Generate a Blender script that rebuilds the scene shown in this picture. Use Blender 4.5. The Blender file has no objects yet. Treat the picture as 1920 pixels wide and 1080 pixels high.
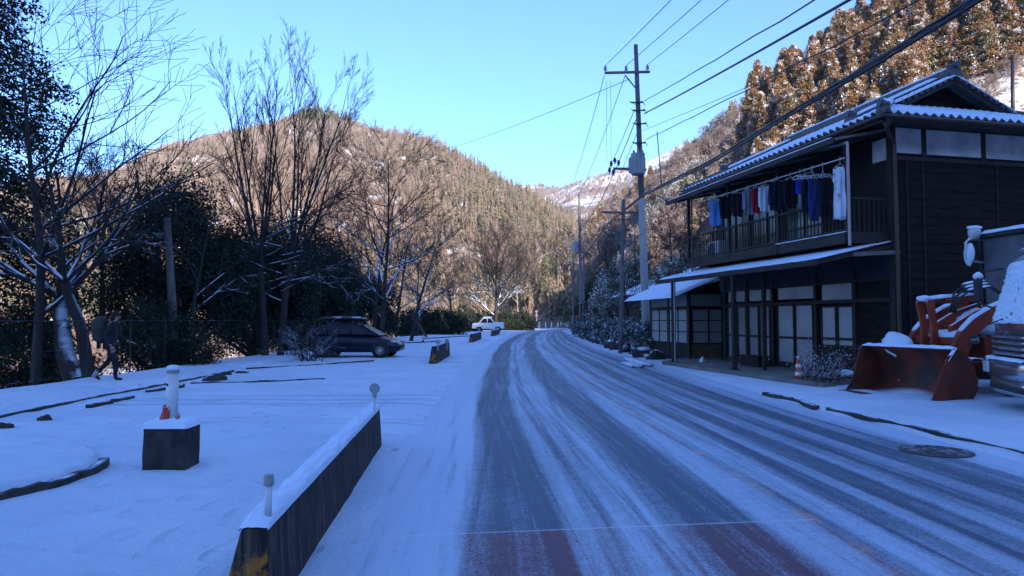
import bpy, math, random
import numpy as np
from mathutils import Vector, Matrix

# ------------------------------------------------------------------ camera, sky, sun, exposure
SC = bpy.context.scene
COL = SC.collection
F = 1280.0
PITCH = math.atan(60 / F)
CAMZ = 1.6
cam_d = bpy.data.cameras.new('camera'); cam = bpy.data.objects.new('camera', cam_d); COL.objects.link(cam)
cam.location = (0, 0, CAMZ); cam.rotation_euler = (math.pi / 2 + PITCH, 0, 0)
cam_d.lens = 24; cam_d.sensor_width = 36; cam_d.clip_end = 5000; cam_d.clip_start = 0.05
SC.camera = cam
SUN_AZ = math.radians(20)      # sun stands behind the camera, this far to the right
SUN_EL = math.radians(19)
w = bpy.data.worlds.new('World'); SC.world = w; w.use_nodes = True
nt = w.node_tree
sky = nt.nodes.new('ShaderNodeTexSky'); sky.sky_type = 'NISHITA'; sky.sun_disc = False
sky.sun_elevation = SUN_EL; sky.sun_rotation = math.pi - SUN_AZ
sky.air_density = 1.0; sky.dust_density = 0.4; sky.ozone_density = 5.0; sky.altitude = 500
bg = nt.nodes['Background']; bg.inputs[1].default_value = 0.15
wb = nt.nodes.new('ShaderNodeMix'); wb.data_type = 'RGBA'; wb.blend_type = 'MULTIPLY'; wb.inputs[0].default_value = 1.0
nt.links.new(sky.outputs[0], wb.inputs[6]); wb.inputs[7].default_value = (.82, .93, 1.16, 1)      # daylight white balance
nt.links.new(wb.outputs[2], bg.inputs[0])
sl = bpy.data.lights.new('sun', 'SUN'); sl.energy = 4.2; sl.angle = math.radians(0.5); sl.color = (1, 0.88, 0.76)
so = bpy.data.objects.new('sun', sl); COL.objects.link(so)
SUNV = Vector((math.sin(SUN_AZ) * math.cos(SUN_EL), -math.cos(SUN_AZ) * math.cos(SUN_EL), math.sin(SUN_EL)))
so.rotation_euler = SUNV.to_track_quat('Z', 'Y').to_euler()
SC.view_settings.view_transform = 'Standard'; SC.view_settings.look = 'None'
SC.view_settings.exposure = 1.43; SC.view_settings.gamma = 1
SC.cycles.max_bounces = 6; SC.cycles.diffuse_bounces = 3; SC.cycles.transparent_max_bounces = 8
SC.cycles.use_denoising = True

# ------------------------------------------------------------------ helpers
def ray(px, py):
    cx, cy = (px - 960) / F, (540 - py) / F
    return np.array([cx, math.cos(PITCH) - math.sin(PITCH) * cy, math.sin(PITCH) + math.cos(PITCH) * cy])
def at(px, py, Y):
    r = ray(px, py); r = r * (Y / r[1]); return np.array([r[0], r[1], r[2] + CAMZ])
def gp(px, py, z=0.0):
    r = ray(px, py); t = (z - CAMZ) / r[2]; return np.array([r[0] * t, r[1] * t, z])
def sstep(a, b, x):
    t = np.clip((np.asarray(x, float) - a) / (b - a), 0, 1); return t * t * (3 - 2 * t)

_P = np.random.RandomState(7).rand(256, 256)
def vnoise(x, y):
    x = np.asarray(x, float); y = np.asarray(y, float)
    xi = np.floor(x).astype(int); yi = np.floor(y).astype(int); fx = x - xi; fy = y - yi
    fx = fx * fx * (3 - 2 * fx); fy = fy * fy * (3 - 2 * fy)
    g = lambda a, b: _P[a % 256, b % 256]
    return (g(xi, yi) * (1 - fx) + g(xi + 1, yi) * fx) * (1 - fy) + (g(xi, yi + 1) * (1 - fx) + g(xi + 1, yi + 1) * fx) * fy
def fbm(x, y, n=4):
    s = 0; a = 1; t = 0
    for i in range(n):
        s = s + a * vnoise(x * 2 ** i + 13.7 * i, y * 2 ** i + 5.1 * i); t += a; a *= .5
    return s / t

# ---- materials
def nmat(name):
    m = bpy.data.materials.new(name); m.use_nodes = True
    n = m.node_tree.nodes; b = n['Principled BSDF']; return m, m.node_tree, b
def node(t, ty, **kw):
    n = t.nodes.new(ty)
    for k, v in kw.items(): setattr(n, k, v)
    return n
def noise_n(t, scale, detail=4, rough=.55, coord='Object', vec=None, stretch=None):
    n = node(t, 'ShaderNodeTexNoise'); n.inputs['Scale'].default_value = scale
    n.inputs['Detail'].default_value = detail; n.inputs['Roughness'].default_value = rough
    if vec is None:
        if coord == 'World': vec = node(t, 'ShaderNodeNewGeometry').outputs['Position']
        else: vec = node(t, 'ShaderNodeTexCoord').outputs[coord]
    if stretch:
        mp = node(t, 'ShaderNodeMapping'); mp.inputs['Scale'].default_value = stretch
        t.links.new(vec, mp.inputs['Vector']); vec = mp.outputs[0]
    t.links.new(vec, n.inputs['Vector']); return n.outputs['Fac']
def ramp(t, fac, a, b, ca=(0, 0, 0, 1), cb=(1, 1, 1, 1)):
    r = node(t, 'ShaderNodeValToRGB'); e = r.color_ramp.elements
    e[0].position = a; e[1].position = b; e[0].color = ca; e[1].color = cb
    t.links.new(fac, r.inputs[0]); return r.outputs[0]
def mth(t, op, a, b=None, clamp=False):
    n = node(t, 'ShaderNodeMath', operation=op); n.use_clamp = clamp
    for i, v in enumerate((a, b)):
        if v is None: continue
        if isinstance(v, (int, float)): n.inputs[i].default_value = v
        else: t.links.new(v, n.inputs[i])
    return n.outputs[0]
def mix(t, fac, a, b):
    n = node(t, 'ShaderNodeMix', data_type='RGBA')
    if isinstance(fac, (int, float)): n.inputs['Factor'].default_value = fac
    else: t.links.new(fac, n.inputs['Factor'])
    for k, v in (('A', a), ('B', b)):
        s = [i for i in n.inputs if i.name == k and i.type == 'RGBA'][0]
        if isinstance(v, tuple): s.default_value = (*v[:3], 1)
        else: t.links.new(v, s)
    return [o for o in n.outputs if o.type == 'RGBA'][0]
SNOW_SHADE = (.60, .70, .84); SNOW_LIT = (.84, .83, .84)  # shade's blue tinted into the snow; whiter copy for sunlit hillside plants
def mat(name, c, c2=None, rough=.8, scale=3, metal=0, snow=0, snow_thr=.45, snow_scale=3, bump=0, bscale=30, stretch=None,
        two_sided=False, snowc=None, coat=0, spec=.4, contrast=(.35, .65), z_fade=None):
    """snow>0: snow lies on faces that look up, broken by noise; the amount is the covered share."""
    m, t, b = nmat(name)
    b.inputs['Roughness'].default_value = rough; b.inputs['Metallic'].default_value = metal
    b.inputs['Specular IOR Level'].default_value = spec; b.inputs['Coat Weight'].default_value = coat
    col = None
    if c2 is not None:
        f = ramp(t, noise_n(t, scale, stretch=stretch), *contrast); col = mix(t, f, c, c2)
    if snow > 0:
        g = node(t, 'ShaderNodeNewGeometry'); s = node(t, 'ShaderNodeSeparateXYZ'); t.links.new(g.outputs['Normal'], s.inputs[0])
        nz = s.outputs['Z']
        if two_sided: nz = mth(t, 'ABSOLUTE', nz)
        up = ramp(t, nz, snow_thr - .12, snow_thr + .12)
        nf = noise_n(t, snow_scale, 3, coord='World')
        thr = .5 + (.5 - snow) * .55
        if z_fade:
            sp = node(t, 'ShaderNodeSeparateXYZ'); t.links.new(g.outputs['Position'], sp.inputs[0])
            zz = mth(t, 'MULTIPLY', mth(t, 'SUBTRACT', sp.outputs['Z'], z_fade[0]), z_fade[1])
            zz = mth(t, 'MAXIMUM', zz, 0.0); nf = mth(t, 'SUBTRACT', nf, zz)
        msk = ramp(t, nf, max(0.01, thr - .05), min(.99, thr + .05))
        f = mth(t, 'MULTIPLY', up, msk)
        col = mix(t, f, col if col is not None else c, snowc or SNOW_SHADE)
        b.inputs['Roughness'].default_value = max(rough, .6) if metal == 0 and coat == 0 else rough
    if col is None: b.inputs['Base Color'].default_value = (*c, 1)
    else: t.links.new(col, b.inputs['Base Color'])
    if bump:
        bn = node(t, 'ShaderNodeBump'); bn.inputs['Strength'].default_value = bump; bn.inputs['Distance'].default_value = .02
        t.links.new(noise_n(t, bscale, 5, stretch=stretch), bn.inputs['Height']); t.links.new(bn.outputs[0], b.inputs['Normal'])
    return m
M = {}
M['bark'] = mat('bark', (.016, .014, .015), (.034, .029, .028), scale=6, snow=.62, snow_thr=.35, snow_scale=1.6, bump=.5, bscale=25, stretch=(1, 1, .3), z_fade=(6.5, .07))
M['bark_dry'] = mat('bark_dry', (.022, .018, .018), (.045, .036, .034), scale=6, snow=.25, snow_thr=.5, snow_scale=1.2, bump=.5, bscale=25, z_fade=(4, .05))
M['twig'] = mat('twig', (.018, .014, .015), (.032, .026, .025), scale=4, snow=.5, snow_thr=.45, snow_scale=1.4, z_fade=(3, .10))
M['twig_far'] = mat('twig_far', (.20, .14, .115), (.32, .24, .20), scale=1, snow=.42, snow_thr=.3, snow_scale=.8, snowc=SNOW_LIT)
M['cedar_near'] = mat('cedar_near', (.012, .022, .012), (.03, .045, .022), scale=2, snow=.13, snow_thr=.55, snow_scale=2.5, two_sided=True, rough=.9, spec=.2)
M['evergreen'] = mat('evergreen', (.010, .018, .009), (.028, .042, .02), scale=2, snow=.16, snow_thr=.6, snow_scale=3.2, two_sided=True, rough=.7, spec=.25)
M['shrub'] = mat('shrub', (.02, .035, .018), (.055, .075, .035), scale=4, snow=.42, snow_thr=.25, snow_scale=5, two_sided=True, rough=.7)
M['snowy_leaf'] = mat('snowy_leaf', (.05, .06, .03), (.12, .12, .05), snowc=SNOW_LIT, scale=2, snow=.5, snow_thr=.3, snow_scale=1.1, two_sided=True, rough=.8)
M['shrub_dry'] = mat('shrub_dry', (.06, .03, .022), (.10, .055, .035), scale=4, snow=.3, snow_thr=.5, snow_scale=12, two_sided=True)
M['cedar_hill'] = mat('cedar_hill', (.08, .078, .026), (.27, .145, .07), scale=.42, snow=.34, snow_thr=.16, snow_scale=1.1, two_sided=True, rough=.9, contrast=(.38, .58), spec=.2, snowc=SNOW_LIT)
M['pine_hill'] = mat('pine_hill', (.035, .055, .02), (.10, .10, .04), scale=.6, snow=.42, snow_thr=.4, snow_scale=.9, two_sided=True, rough=.9)
M['trunk_far'] = mat('trunk_far', (.12, .09, .075), rough=.9)
M['dark_wood'] = mat('dark_wood', (.008, .006, .006), (.018, .012, .010), scale=5, rough=.75, bump=.4, bscale=40, stretch=(1, 1, .2))
M['beam'] = mat('beam', (.018, .012, .011), (.032, .022, .018), scale=5, rough=.7)
M['plaster'] = mat('plaster', (.36, .37, .38), (.60, .60, .60), scale=1.6, rough=.9, bump=.15, contrast=(.35, .6))
M['plaster_grey'] = mat('plaster_grey', (.24, .24, .25), (.34, .33, .33), scale=1.6, rough=.9)
M['frosted'] = mat('frosted', (.28, .29, .30), (.40, .41, .42), scale=.9, rough=.28, spec=.5)
M['frosted_dark'] = mat('frosted_dark', (.18, .185, .19), (.27, .27, .28), scale=1.2, rough=.2, spec=.5)
M['window_dark'] = mat('window_dark', (.035, .035, .04), (.09, .088, .085), scale=1.2, rough=.15, spec=.5)
M['navy'] = mat('navy', (.010, .015, .032), rough=.7)
M['snow'] = mat('snow', SNOW_SHADE, (.66, .75, .88), rough=.7, scale=2, bump=.45, bscale=14, spec=.25)
M['tile'] = mat('tile', (.045, .047, .055), (.08, .082, .09), rough=.5, scale=6)
M['gutter'] = mat('gutter', (.09, .045, .035), (.06, .035, .03), rough=.5)
M['soffit'] = mat('soffit', (.22, .21, .19), (.10, .095, .09), scale=2, rough=.8, stretch=(1, 3, 1))
M['pole'] = mat('pole', (.30, .30, .30), (.38, .38, .37), scale=3, rough=.85)
M['pole_dark'] = mat('pole_dark', (.10, .095, .10), (.15, .14, .14), scale=3, rough=.6)
M['steel'] = mat('steel', (.32, .33, .35), (.24, .25, .27), rough=.45, metal=.3, snow=.4, snow_thr=.7)
M['iron'] = mat('iron', (.05, .05, .06), (.09, .085, .09), rough=.6)
M['wire'] = mat('wire', (.012, .012, .016), rough=.5)
M['porcelain'] = mat('porcelain', (.45, .45, .47), rough=.2)
M['concrete_dark'] = mat('concrete_dark', (.018, .018, .018), (.06, .055, .05), scale=5, rough=.9, bump=.6, bscale=25, contrast=(.4, .7))
M['stone_dark'] = mat('stone_dark', (.022, .02, .02), (.05, .045, .04), scale=6, rough=.9, bump=.5, snow=.5, snow_thr=.8, snow_scale=2)
M['concrete'] = mat('concrete', (.13, .125, .12), (.2, .19, .18), scale=1.2, rough=.9, bump=.3)
M['pvc'] = mat('pvc', (.62, .64, .66), (.5, .52, .54), scale=4, rough=.4)
M['reflector'] = mat('reflector', (.32, .33, .34), (.24, .25, .26), scale=40, rough=.3)
M['red'] = mat('red', (.50, .045, .03), (.38, .03, .025), scale=6, rough=.5, snow=.25, snow_thr=.5, snow_scale=20)
M['cone_orange'] = mat('cone_orange', (.72, .10, .04), (.6, .07, .03), scale=6, rough=.5)
M['white_band'] = mat('white_band', (.75, .75, .75), rough=.5)
M['orange'] = mat('orange', (.34, .045, .014), (.20, .03, .012), scale=3, rough=.45, snow=.75, snow_thr=.72, snow_scale=3, bump=.1)
M['bucket'] = mat('bucket', (.20, .034, .014), (.04, .017, .012), scale=1.3, rough=.55, snow=.8, snow_thr=.8, snow_scale=3, contrast=(.42, .62), bump=.2, bscale=12)
M['black'] = mat('black', (.015, .015, .017), (.03, .03, .032), rough=.6, snow=.3, snow_thr=.7)
M['tyre'] = mat('tyre', (.018, .018, .02), rough=.85, bump=.3)
M['chrome'] = mat('chrome', (.62, .63, .65), rough=.18, metal=.9, snow=.35, snow_thr=.75, snow_scale=6)
M['glass_dark'] = mat('glass_dark', (.015, .018, .028), rough=.25, spec=.2, coat=.0)
M['step_snow'] = mat('step_snow', (.03, .028, .028), (.06, .055, .05), scale=6, rough=.9, snow=.95, snow_thr=.6, snow_scale=2)
M['cab_glass'] = mat('cab_glass', (.08, .085, .10), (.13, .135, .16), scale=1.5, rough=.25)
M['car_navy'] = mat('car_navy', (.004, .007, .022), rough=.3, coat=.12, spec=.25)
M['car_white'] = mat('car_white', (.7, .71, .72), rough=.3, coat=.5, snow=.9, snow_thr=.6)
M['truck_paint'] = mat('truck_paint', (.10, .035, .04), rough=.3, coat=.5, snow=.7, snow_thr=.6)
M['alloy'] = mat('alloy', (.55, .55, .57), rough=.3, metal=.6)
M['lamp'] = mat('lamp', (.5, .52, .55), rough=.1, coat=.6)
M['coat'] = mat('coat', (.014, .014, .018), (.02, .02, .026), rough=.9)
M['pack'] = mat('pack', (.025, .03, .028), (.035, .042, .036), rough=.85, bump=.2)
M['trousers'] = mat('trousers', (.010, .010, .014), rough=.9)
M['skin'] = mat('skin', (.35, .2, .15), rough=.6)
M['hair'] = mat('hair', (.008, .007, .007), rough=.8)
M['shoe'] = mat('shoe', (.015, .014, .014), rough=.7)
M['gaiter'] = mat('gaiter', (.32, .33, .36), rough=.7)
M['blue_jacket'] = mat('blue_jacket', (.02, .04, .2), rough=.8)
M['yellow'] = mat('yellow', (.6, .5, .05), rough=.5)

# snow ground: trampled, with footprints and faint tyre scuffs
def snow_ground(name, foot=1.0):
    m, t, b = nmat(name); b.inputs['Roughness'].default_value = .75; b.inputs['Specular IOR Level'].default_value = .2
    P = node(t, 'ShaderNodeNewGeometry').outputs['Position']
    big = ramp(t, noise_n(t, .5, 5, vec=P), .35, .7)
    scuff = ramp(t, noise_n(t, 1.3, 5, .7, vec=P, stretch=(.35, 2.2, 1)), .60, .74)
    fine = ramp(t, noise_n(t, 9, 4, .7, vec=P), .64, .76)
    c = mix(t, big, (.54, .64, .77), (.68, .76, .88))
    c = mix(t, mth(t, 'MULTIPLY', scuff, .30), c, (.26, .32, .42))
    sp = node(t, 'ShaderNodeSeparateXYZ'); t.links.new(P, sp.inputs[0]); tn = None
    for c0, wy, x0, x1 in ((13.2, 1.6, -7.5, 1.0), (10.6, .5, -5.5, 1.0)):      # wheels turning in and out of the lot
        g1 = mth(t, 'SUBTRACT', 1.0, mth(t, 'MULTIPLY', mth(t, 'ABSOLUTE', mth(t, 'SUBTRACT', mth(t, 'ADD', sp.outputs['Y'], mth(t, 'MULTIPLY', sp.outputs['X'], .06)), c0)), 1 / wy), True)
        g2 = mth(t, 'MULTIPLY', mth(t, 'GREATER_THAN', sp.outputs['X'], x0), g1); tn = g2 if tn is None else mth(t, 'MAXIMUM', tn, g2)
    ln = ramp(t, noise_n(t, 1, 3, .6, vec=P, stretch=(.10, 5.5, 1)), .53, .60)
    c = mix(t, mth(t, 'MULTIPLY', mth(t, 'MULTIPLY', ln, ramp(t, tn, .05, .4)), .55 if foot >= 1 else 0), c, (.24, .30, .42))
    c = mix(t, mth(t, 'MULTIPLY', fine, .32), c, (.24, .28, .36))
    t.links.new(c, b.inputs['Base Color'])
    vo = node(t, 'ShaderNodeTexVoronoi', feature='SMOOTH_F1'); vo.inputs['Scale'].default_value = 3.1
    mp = node(t, 'ShaderNodeMapping'); mp.inputs['Scale'].default_value = (1.2, .7, 1); t.links.new(P, mp.inputs[0]); t.links.new(mp.outputs[0], vo.inputs['Vector'])
    pit = ramp(t, vo.outputs['Distance'], .12, .34)
    gate = ramp(t, noise_n(t, .6, 2, vec=P), .42, .54)
    pit = mth(t, 'MULTIPLY', mth(t, 'SUBTRACT', pit, 1.0), gate)
    h = mth(t, 'ADD', mth(t, 'MULTIPLY', pit, 1.3 * foot), mth(t, 'MULTIPLY', noise_n(t, 6, 9, .68, vec=P), 1.3))
    bn = node(t, 'ShaderNodeBump'); bn.inputs['Strength'].default_value = 1.0; bn.inputs['Distance'].default_value = .05
    t.links.new(h, bn.inputs['Height']); t.links.new(bn.outputs[0], b.inputs['Normal'])
    return m
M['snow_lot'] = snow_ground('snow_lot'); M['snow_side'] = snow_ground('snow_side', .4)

# road: frosted asphalt with snow between the wheel tracks (UV = metres across / metres along)
def road_mat():
    m, t, b = nmat('road'); b.inputs['Roughness'].default_value = .6; b.inputs['Specular IOR Level'].default_value = .35
    uv = node(t, 'ShaderNodeTexCoord').outputs['UV']
    P = node(t, 'ShaderNodeNewGeometry').outputs['Position']
    sx = node(t, 'ShaderNodeSeparateXYZ'); t.links.new(uv, sx.inputs[0])
    wob = noise_n(t, 1, 2, vec=uv, stretch=(.3, .05, 1))
    x = mth(t, 'ADD', sx.outputs['X'], mth(t, 'MULTIPLY', mth(t, 'SUBTRACT', wob, .5), .55))
    acc = None
    for c, hw, a in ((-2.33, .34, 1.05), (-1.72, .07, .5), (-.82, .36, .95), (.05, .10, .35), (.62, .12, .55), (1.15, .16, .7), (1.75, .12, .5), (2.3, .2, .75), (2.8, .06, .35)):
        d = mth(t, 'ABSOLUTE', mth(t, 'SUBTRACT', x, c))
        r = node(t, 'ShaderNodeMapRange', interpolation_type='SMOOTHSTEP'); r.inputs[1].default_value = hw * .75; r.inputs[2].default_value = hw * 1.35
        r.inputs[3].default_value = a; r.inputs[4].default_value = 0; t.links.new(d, r.inputs[0])
        acc = r.outputs[0] if acc is None else mth(t, 'MAXIMUM', acc, r.outputs[0])
    st = noise_n(t, 1, 5, .65, vec=uv, stretch=(3.4, .10, 1))
    st2 = noise_n(t, 1, 4, .7, vec=uv, stretch=(14, .22, 1))
    patch = noise_n(t, .35, 3, vec=P)
    fine = mth(t, 'ADD', mth(t, 'MULTIPLY', noise_n(t, 42, 3, .8, vec=P), .68), mth(t, 'MULTIPLY', noise_n(t, 7, 5, .75, vec=P), .32))
    v = mth(t, 'ADD', mth(t, 'ADD', mth(t, 'MULTIPLY', acc, .70), .30), mth(t, 'MULTIPLY', mth(t, 'SUBTRACT', st, .5), 1.3))
    v = mth(t, 'ADD', v, mth(t, 'MULTIPLY', mth(t, 'SUBTRACT', st2, .5), 1.0))
    v = mth(t, 'ADD', v, mth(t, 'MULTIPLY', mth(t, 'SUBTRACT', patch, .5), .6))
    edge = ramp(t, mth(t, 'ABSOLUTE', sx.outputs['X']), .0, 1.0)   # placeholder keeps node order simple
    er = node(t, 'ShaderNodeMapRange', interpolation_type='SMOOTHSTEP'); er.inputs[1].default_value = -2.9; er.inputs[2].default_value = -2.5
    er.inputs[3].default_value = -.62; er.inputs[4].default_value = 0; t.links.new(sx.outputs['X'], er.inputs[0])
    v = mth(t, 'ADD', v, er.outputs[0])
    er = node(t, 'ShaderNodeMapRange', interpolation_type='SMOOTHSTEP'); er.inputs[1].default_value = 2.6; er.inputs[2].default_value = 3.3
    er.inputs[3].default_value = 0; er.inputs[4].default_value = -1.0; t.links.new(sx.outputs['X'], er.inputs[0])
    v = mth(t, 'ADD', v, er.outputs[0])
    # a second family of finer tyre lines that drift across the first
    sw = mth(t, 'ADD', sx.outputs['X'], mth(t, 'MULTIPLY', sx.outputs['Y'], .035)); cb = node(t, 'ShaderNodeCombineXYZ'); t.links.new(sw, cb.inputs[0]); t.links.new(sx.outputs['Y'], cb.inputs[1])
    l2 = noise_n(t, 1, 3, .6, vec=cb.outputs[0], stretch=(5.5, .035, 1)); l2 = ramp(t, l2, .53, .60)
    sw = mth(t, 'SUBTRACT', sx.outputs['X'], mth(t, 'MULTIPLY', sx.outputs['Y'], .05)); cb = node(t, 'ShaderNodeCombineXYZ'); t.links.new(sw, cb.inputs[0]); t.links.new(sx.outputs['Y'], cb.inputs[1])
    l3 = noise_n(t, 1, 2, .6, vec=cb.outputs[0], stretch=(4.0, .025, 1)); l3 = ramp(t, l3, .55, .62)
    v = mth(t, 'ADD', v, mth(t, 'MULTIPLY', l2, .28)); v = mth(t, 'ADD', v, mth(t, 'MULTIPLY', l3, .22))
    rl_ = node(t, 'ShaderNodeMapRange', interpolation_type='SMOOTHSTEP'); rl_.inputs[1].default_value = .2; rl_.inputs[2].default_value = 1.0; rl_.inputs[3].default_value = 0; rl_.inputs[4].default_value = .24; t.links.new(sx.outputs['X'], rl_.inputs[0])
    v = mth(t, 'ADD', v, rl_.outputs[0])
    v = mth(t, 'ADD', v, mth(t, 'MULTIPLY', mth(t, 'SUBTRACT', fine, .5), 2.9))
    bare = node(t, 'ShaderNodeMapRange'); bare.inputs[1].default_value = .0; bare.inputs[2].default_value = 1.15; t.links.new(v, bare.inputs[0])
    asp = mix(t, ramp(t, noise_n(t, 90, 3, .8, vec=P), .35, .65), (.045, .064, .10), (.105, .135, .19))  # blue of the reflected sky mixed into both asphalt tones
    # the older red surfacing at the near end of the left lane
    ps = node(t, 'ShaderNodeSeparateXYZ'); t.links.new(P, ps.inputs[0])
    yy = mth(t, 'SUBTRACT', mth(t, 'MULTIPLY_ADD', ps.outputs['X'], .13), 0) if False else mth(t, 'SUBTRACT', ps.outputs['Y'], mth(t, 'MULTIPLY', ps.outputs['X'], .13))
    near = mth(t, 'LESS_THAN', yy, 5.25)
    inx = mth(t, 'MULTIPLY', mth(t, 'GREATER_THAN', mth(t, 'ADD', ps.outputs['X'], mth(t, 'MULTIPLY', ps.outputs['Y'], .09)), -.58), mth(t, 'LESS_THAN', mth(t, 'ADD', ps.outputs['X'], mth(t, 'MULTIPLY', ps.outputs['Y'], .09)), 2.93))
    red = mth(t, 'MULTIPLY', near, inx)
    asp = mix(t, mth(t, 'MULTIPLY', red, .80), asp, (.13, .045, .06))
    # worn orange centre line
    ln = mth(t, 'LESS_THAN', mth(t, 'ABSOLUTE', mth(t, 'SUBTRACT', sx.outputs['X'], .03)), .07)
    ln = mth(t, 'MULTIPLY', ln, ramp(t, noise_n(t, 2.2, 4, .7, vec=P), .5, .6))
    asp = mix(t, mth(t, 'MULTIPLY', ln, .8), asp, (.5, .17, .05))
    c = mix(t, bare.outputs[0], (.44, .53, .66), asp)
    seam = mth(t, 'MULTIPLY', mth(t, 'LESS_THAN', mth(t, 'ABSOLUTE', mth(t, 'SUBTRACT', yy, 5.25)), .012), inx)
    c = mix(t, mth(t, 'MULTIPLY', seam, .6), c, (.6, .62, .66))
    t.links.new(c, b.inputs['Base Color'])
    bn = node(t, 'ShaderNodeBump'); bn.inputs['Strength'].default_value = .5; bn.inputs['Distance'].default_value = .01; bn.invert = True
    t.links.new(mth(t, 'ADD', bare.outputs[0], mth(t, 'MULTIPLY', fine, .6)), bn.inputs['Height']); t.links.new(bn.outputs[0], b.inputs['Normal'])
    return m
M['road'] = road_mat()

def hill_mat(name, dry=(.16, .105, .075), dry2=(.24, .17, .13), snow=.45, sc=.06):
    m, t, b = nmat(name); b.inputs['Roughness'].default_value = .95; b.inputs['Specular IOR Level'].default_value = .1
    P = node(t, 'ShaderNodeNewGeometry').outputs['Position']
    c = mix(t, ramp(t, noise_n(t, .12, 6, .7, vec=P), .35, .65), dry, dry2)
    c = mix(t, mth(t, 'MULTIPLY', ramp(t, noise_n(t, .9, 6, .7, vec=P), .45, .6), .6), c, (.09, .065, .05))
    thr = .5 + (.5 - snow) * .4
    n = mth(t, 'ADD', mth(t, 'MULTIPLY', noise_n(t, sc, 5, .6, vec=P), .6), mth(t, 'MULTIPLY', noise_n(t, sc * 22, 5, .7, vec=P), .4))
    if sc > .02:      # the open slope above the house keeps more of its snow
        q = node(t, 'ShaderNodeSeparateXYZ'); t.links.new(P, q.inputs[0])
        up_ = mth(t, 'MULTIPLY', mth(t, 'GREATER_THAN', mth(t, 'SUBTRACT', q.outputs['X'], mth(t, 'MULTIPLY', q.outputs['Y'], .62)), 0.0), mth(t, 'GREATER_THAN', q.outputs['Y'], 20.0))
        n = mth(t, 'ADD', n, mth(t, 'MULTIPLY', up_, .10))
    c = mix(t, ramp(t, n, thr - .03, thr + .03), c, (.80, .80, .82))
    t.links.new(c, b.inputs['Base Color'])
    bn = node(t, 'ShaderNodeBump'); bn.inputs['Distance'].default_value = .6; t.links.new(noise_n(t, 1.2, 6, .7, vec=P), bn.inputs['Height'])
    t.links.new(bn.outputs[0], b.inputs['Normal']); return m
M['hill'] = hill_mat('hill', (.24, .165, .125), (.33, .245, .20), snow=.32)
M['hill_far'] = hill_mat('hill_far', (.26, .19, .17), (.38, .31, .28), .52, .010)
def tint_mat(name, snow=.3, ss=.25, thr=.3):
    m, t, b = nmat(name); b.inputs['Roughness'].default_value = .95; b.inputs['Specular IOR Level'].default_value = .1
    a = node(t, 'ShaderNodeAttribute'); a.attribute_name = 'tint'
    g = node(t, 'ShaderNodeNewGeometry'); s = node(t, 'ShaderNodeSeparateXYZ'); t.links.new(g.outputs['Normal'], s.inputs[0])
    up = ramp(t, mth(t, 'ABSOLUTE', s.outputs['Z']), thr, thr + .2)
    nf = ramp(t, noise_n(t, ss, 4, .7, vec=g.outputs['Position']), .5 + (.5 - snow) * .5 - .04, .5 + (.5 - snow) * .5 + .04)
    c = mix(t, mth(t, 'MULTIPLY', up, nf), a.outputs['Color'], (.75, .74, .76))
    t.links.new(c, b.inputs['Base Color']); return m
M['forest'] = tint_mat('forest', .16, .3)
def wall_boards():
    m, t, b = nmat('side_boards'); b.inputs['Roughness'].default_value = .8; b.inputs['Specular IOR Level'].default_value = .2
    O = node(t, 'ShaderNodeTexCoord').outputs['Object']
    n = ramp(t, noise_n(t, 1, 5, .65, vec=O, stretch=(1.5, 1.5, 9)), .35, .7)
    c = mix(t, n, (.003, .002, .002), (.022, .015, .013))
    n2 = ramp(t, noise_n(t, 2, 5, .7, vec=O), .66, .72)
    c = mix(t, mth(t, 'MULTIPLY', n2, .5), c, (.09, .06, .045))
    t.links.new(c, b.inputs['Base Color']); return m
M['boards'] = wall_boards()
def barrier_mat():
    m, t, b = nmat('barrier'); b.inputs['Roughness'].default_value = .85
    O = node(t, 'ShaderNodeTexCoord').outputs['Object']
    n = ramp(t, noise_n(t, 1, 6, .7, vec=O, stretch=(22, 22, 1.6)), .44, .60)
    c = mix(t, n, (.007, .006, .007), (.085, .062, .052))
    s = node(t, 'ShaderNodeSeparateXYZ'); t.links.new(O, s.inputs[0])
    blotch = ramp(t, noise_n(t, 7, 6, .7, vec=O), .46, .54)
    endz = mth(t, 'LESS_THAN', s.outputs['Y'], .06)
    lowz = mth(t, 'LESS_THAN', s.outputs['Z'], .40)
    c = mix(t, mth(t, 'MULTIPLY', mth(t, 'MULTIPLY', blotch, endz), mth(t, 'MULTIPLY', lowz, .9)), c, (.42, .16, .02))
    b2 = ramp(t, noise_n(t, 1, 5, .7, vec=O, stretch=(20, 20, 2)), .60, .66)
    c = mix(t, mth(t, 'MULTIPLY', b2, .45), c, (.22, .10, .03))
    w_ = ramp(t, noise_n(t, 6, 6, .75, vec=O, stretch=(3, 3, 1)), .68, .72)
    c = mix(t, mth(t, 'MULTIPLY', w_, .6), c, (.4, .42, .45))
    t.links.new(c, b.inputs['Base Color'])
    bn = node(t, 'ShaderNodeBump'); bn.inputs['Distance'].default_value = .01; t.links.new(n, bn.inputs['Height']); t.links.new(bn.outputs[0], b.inputs['Normal'])
    return m
M['barrier'] = barrier_mat()

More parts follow.
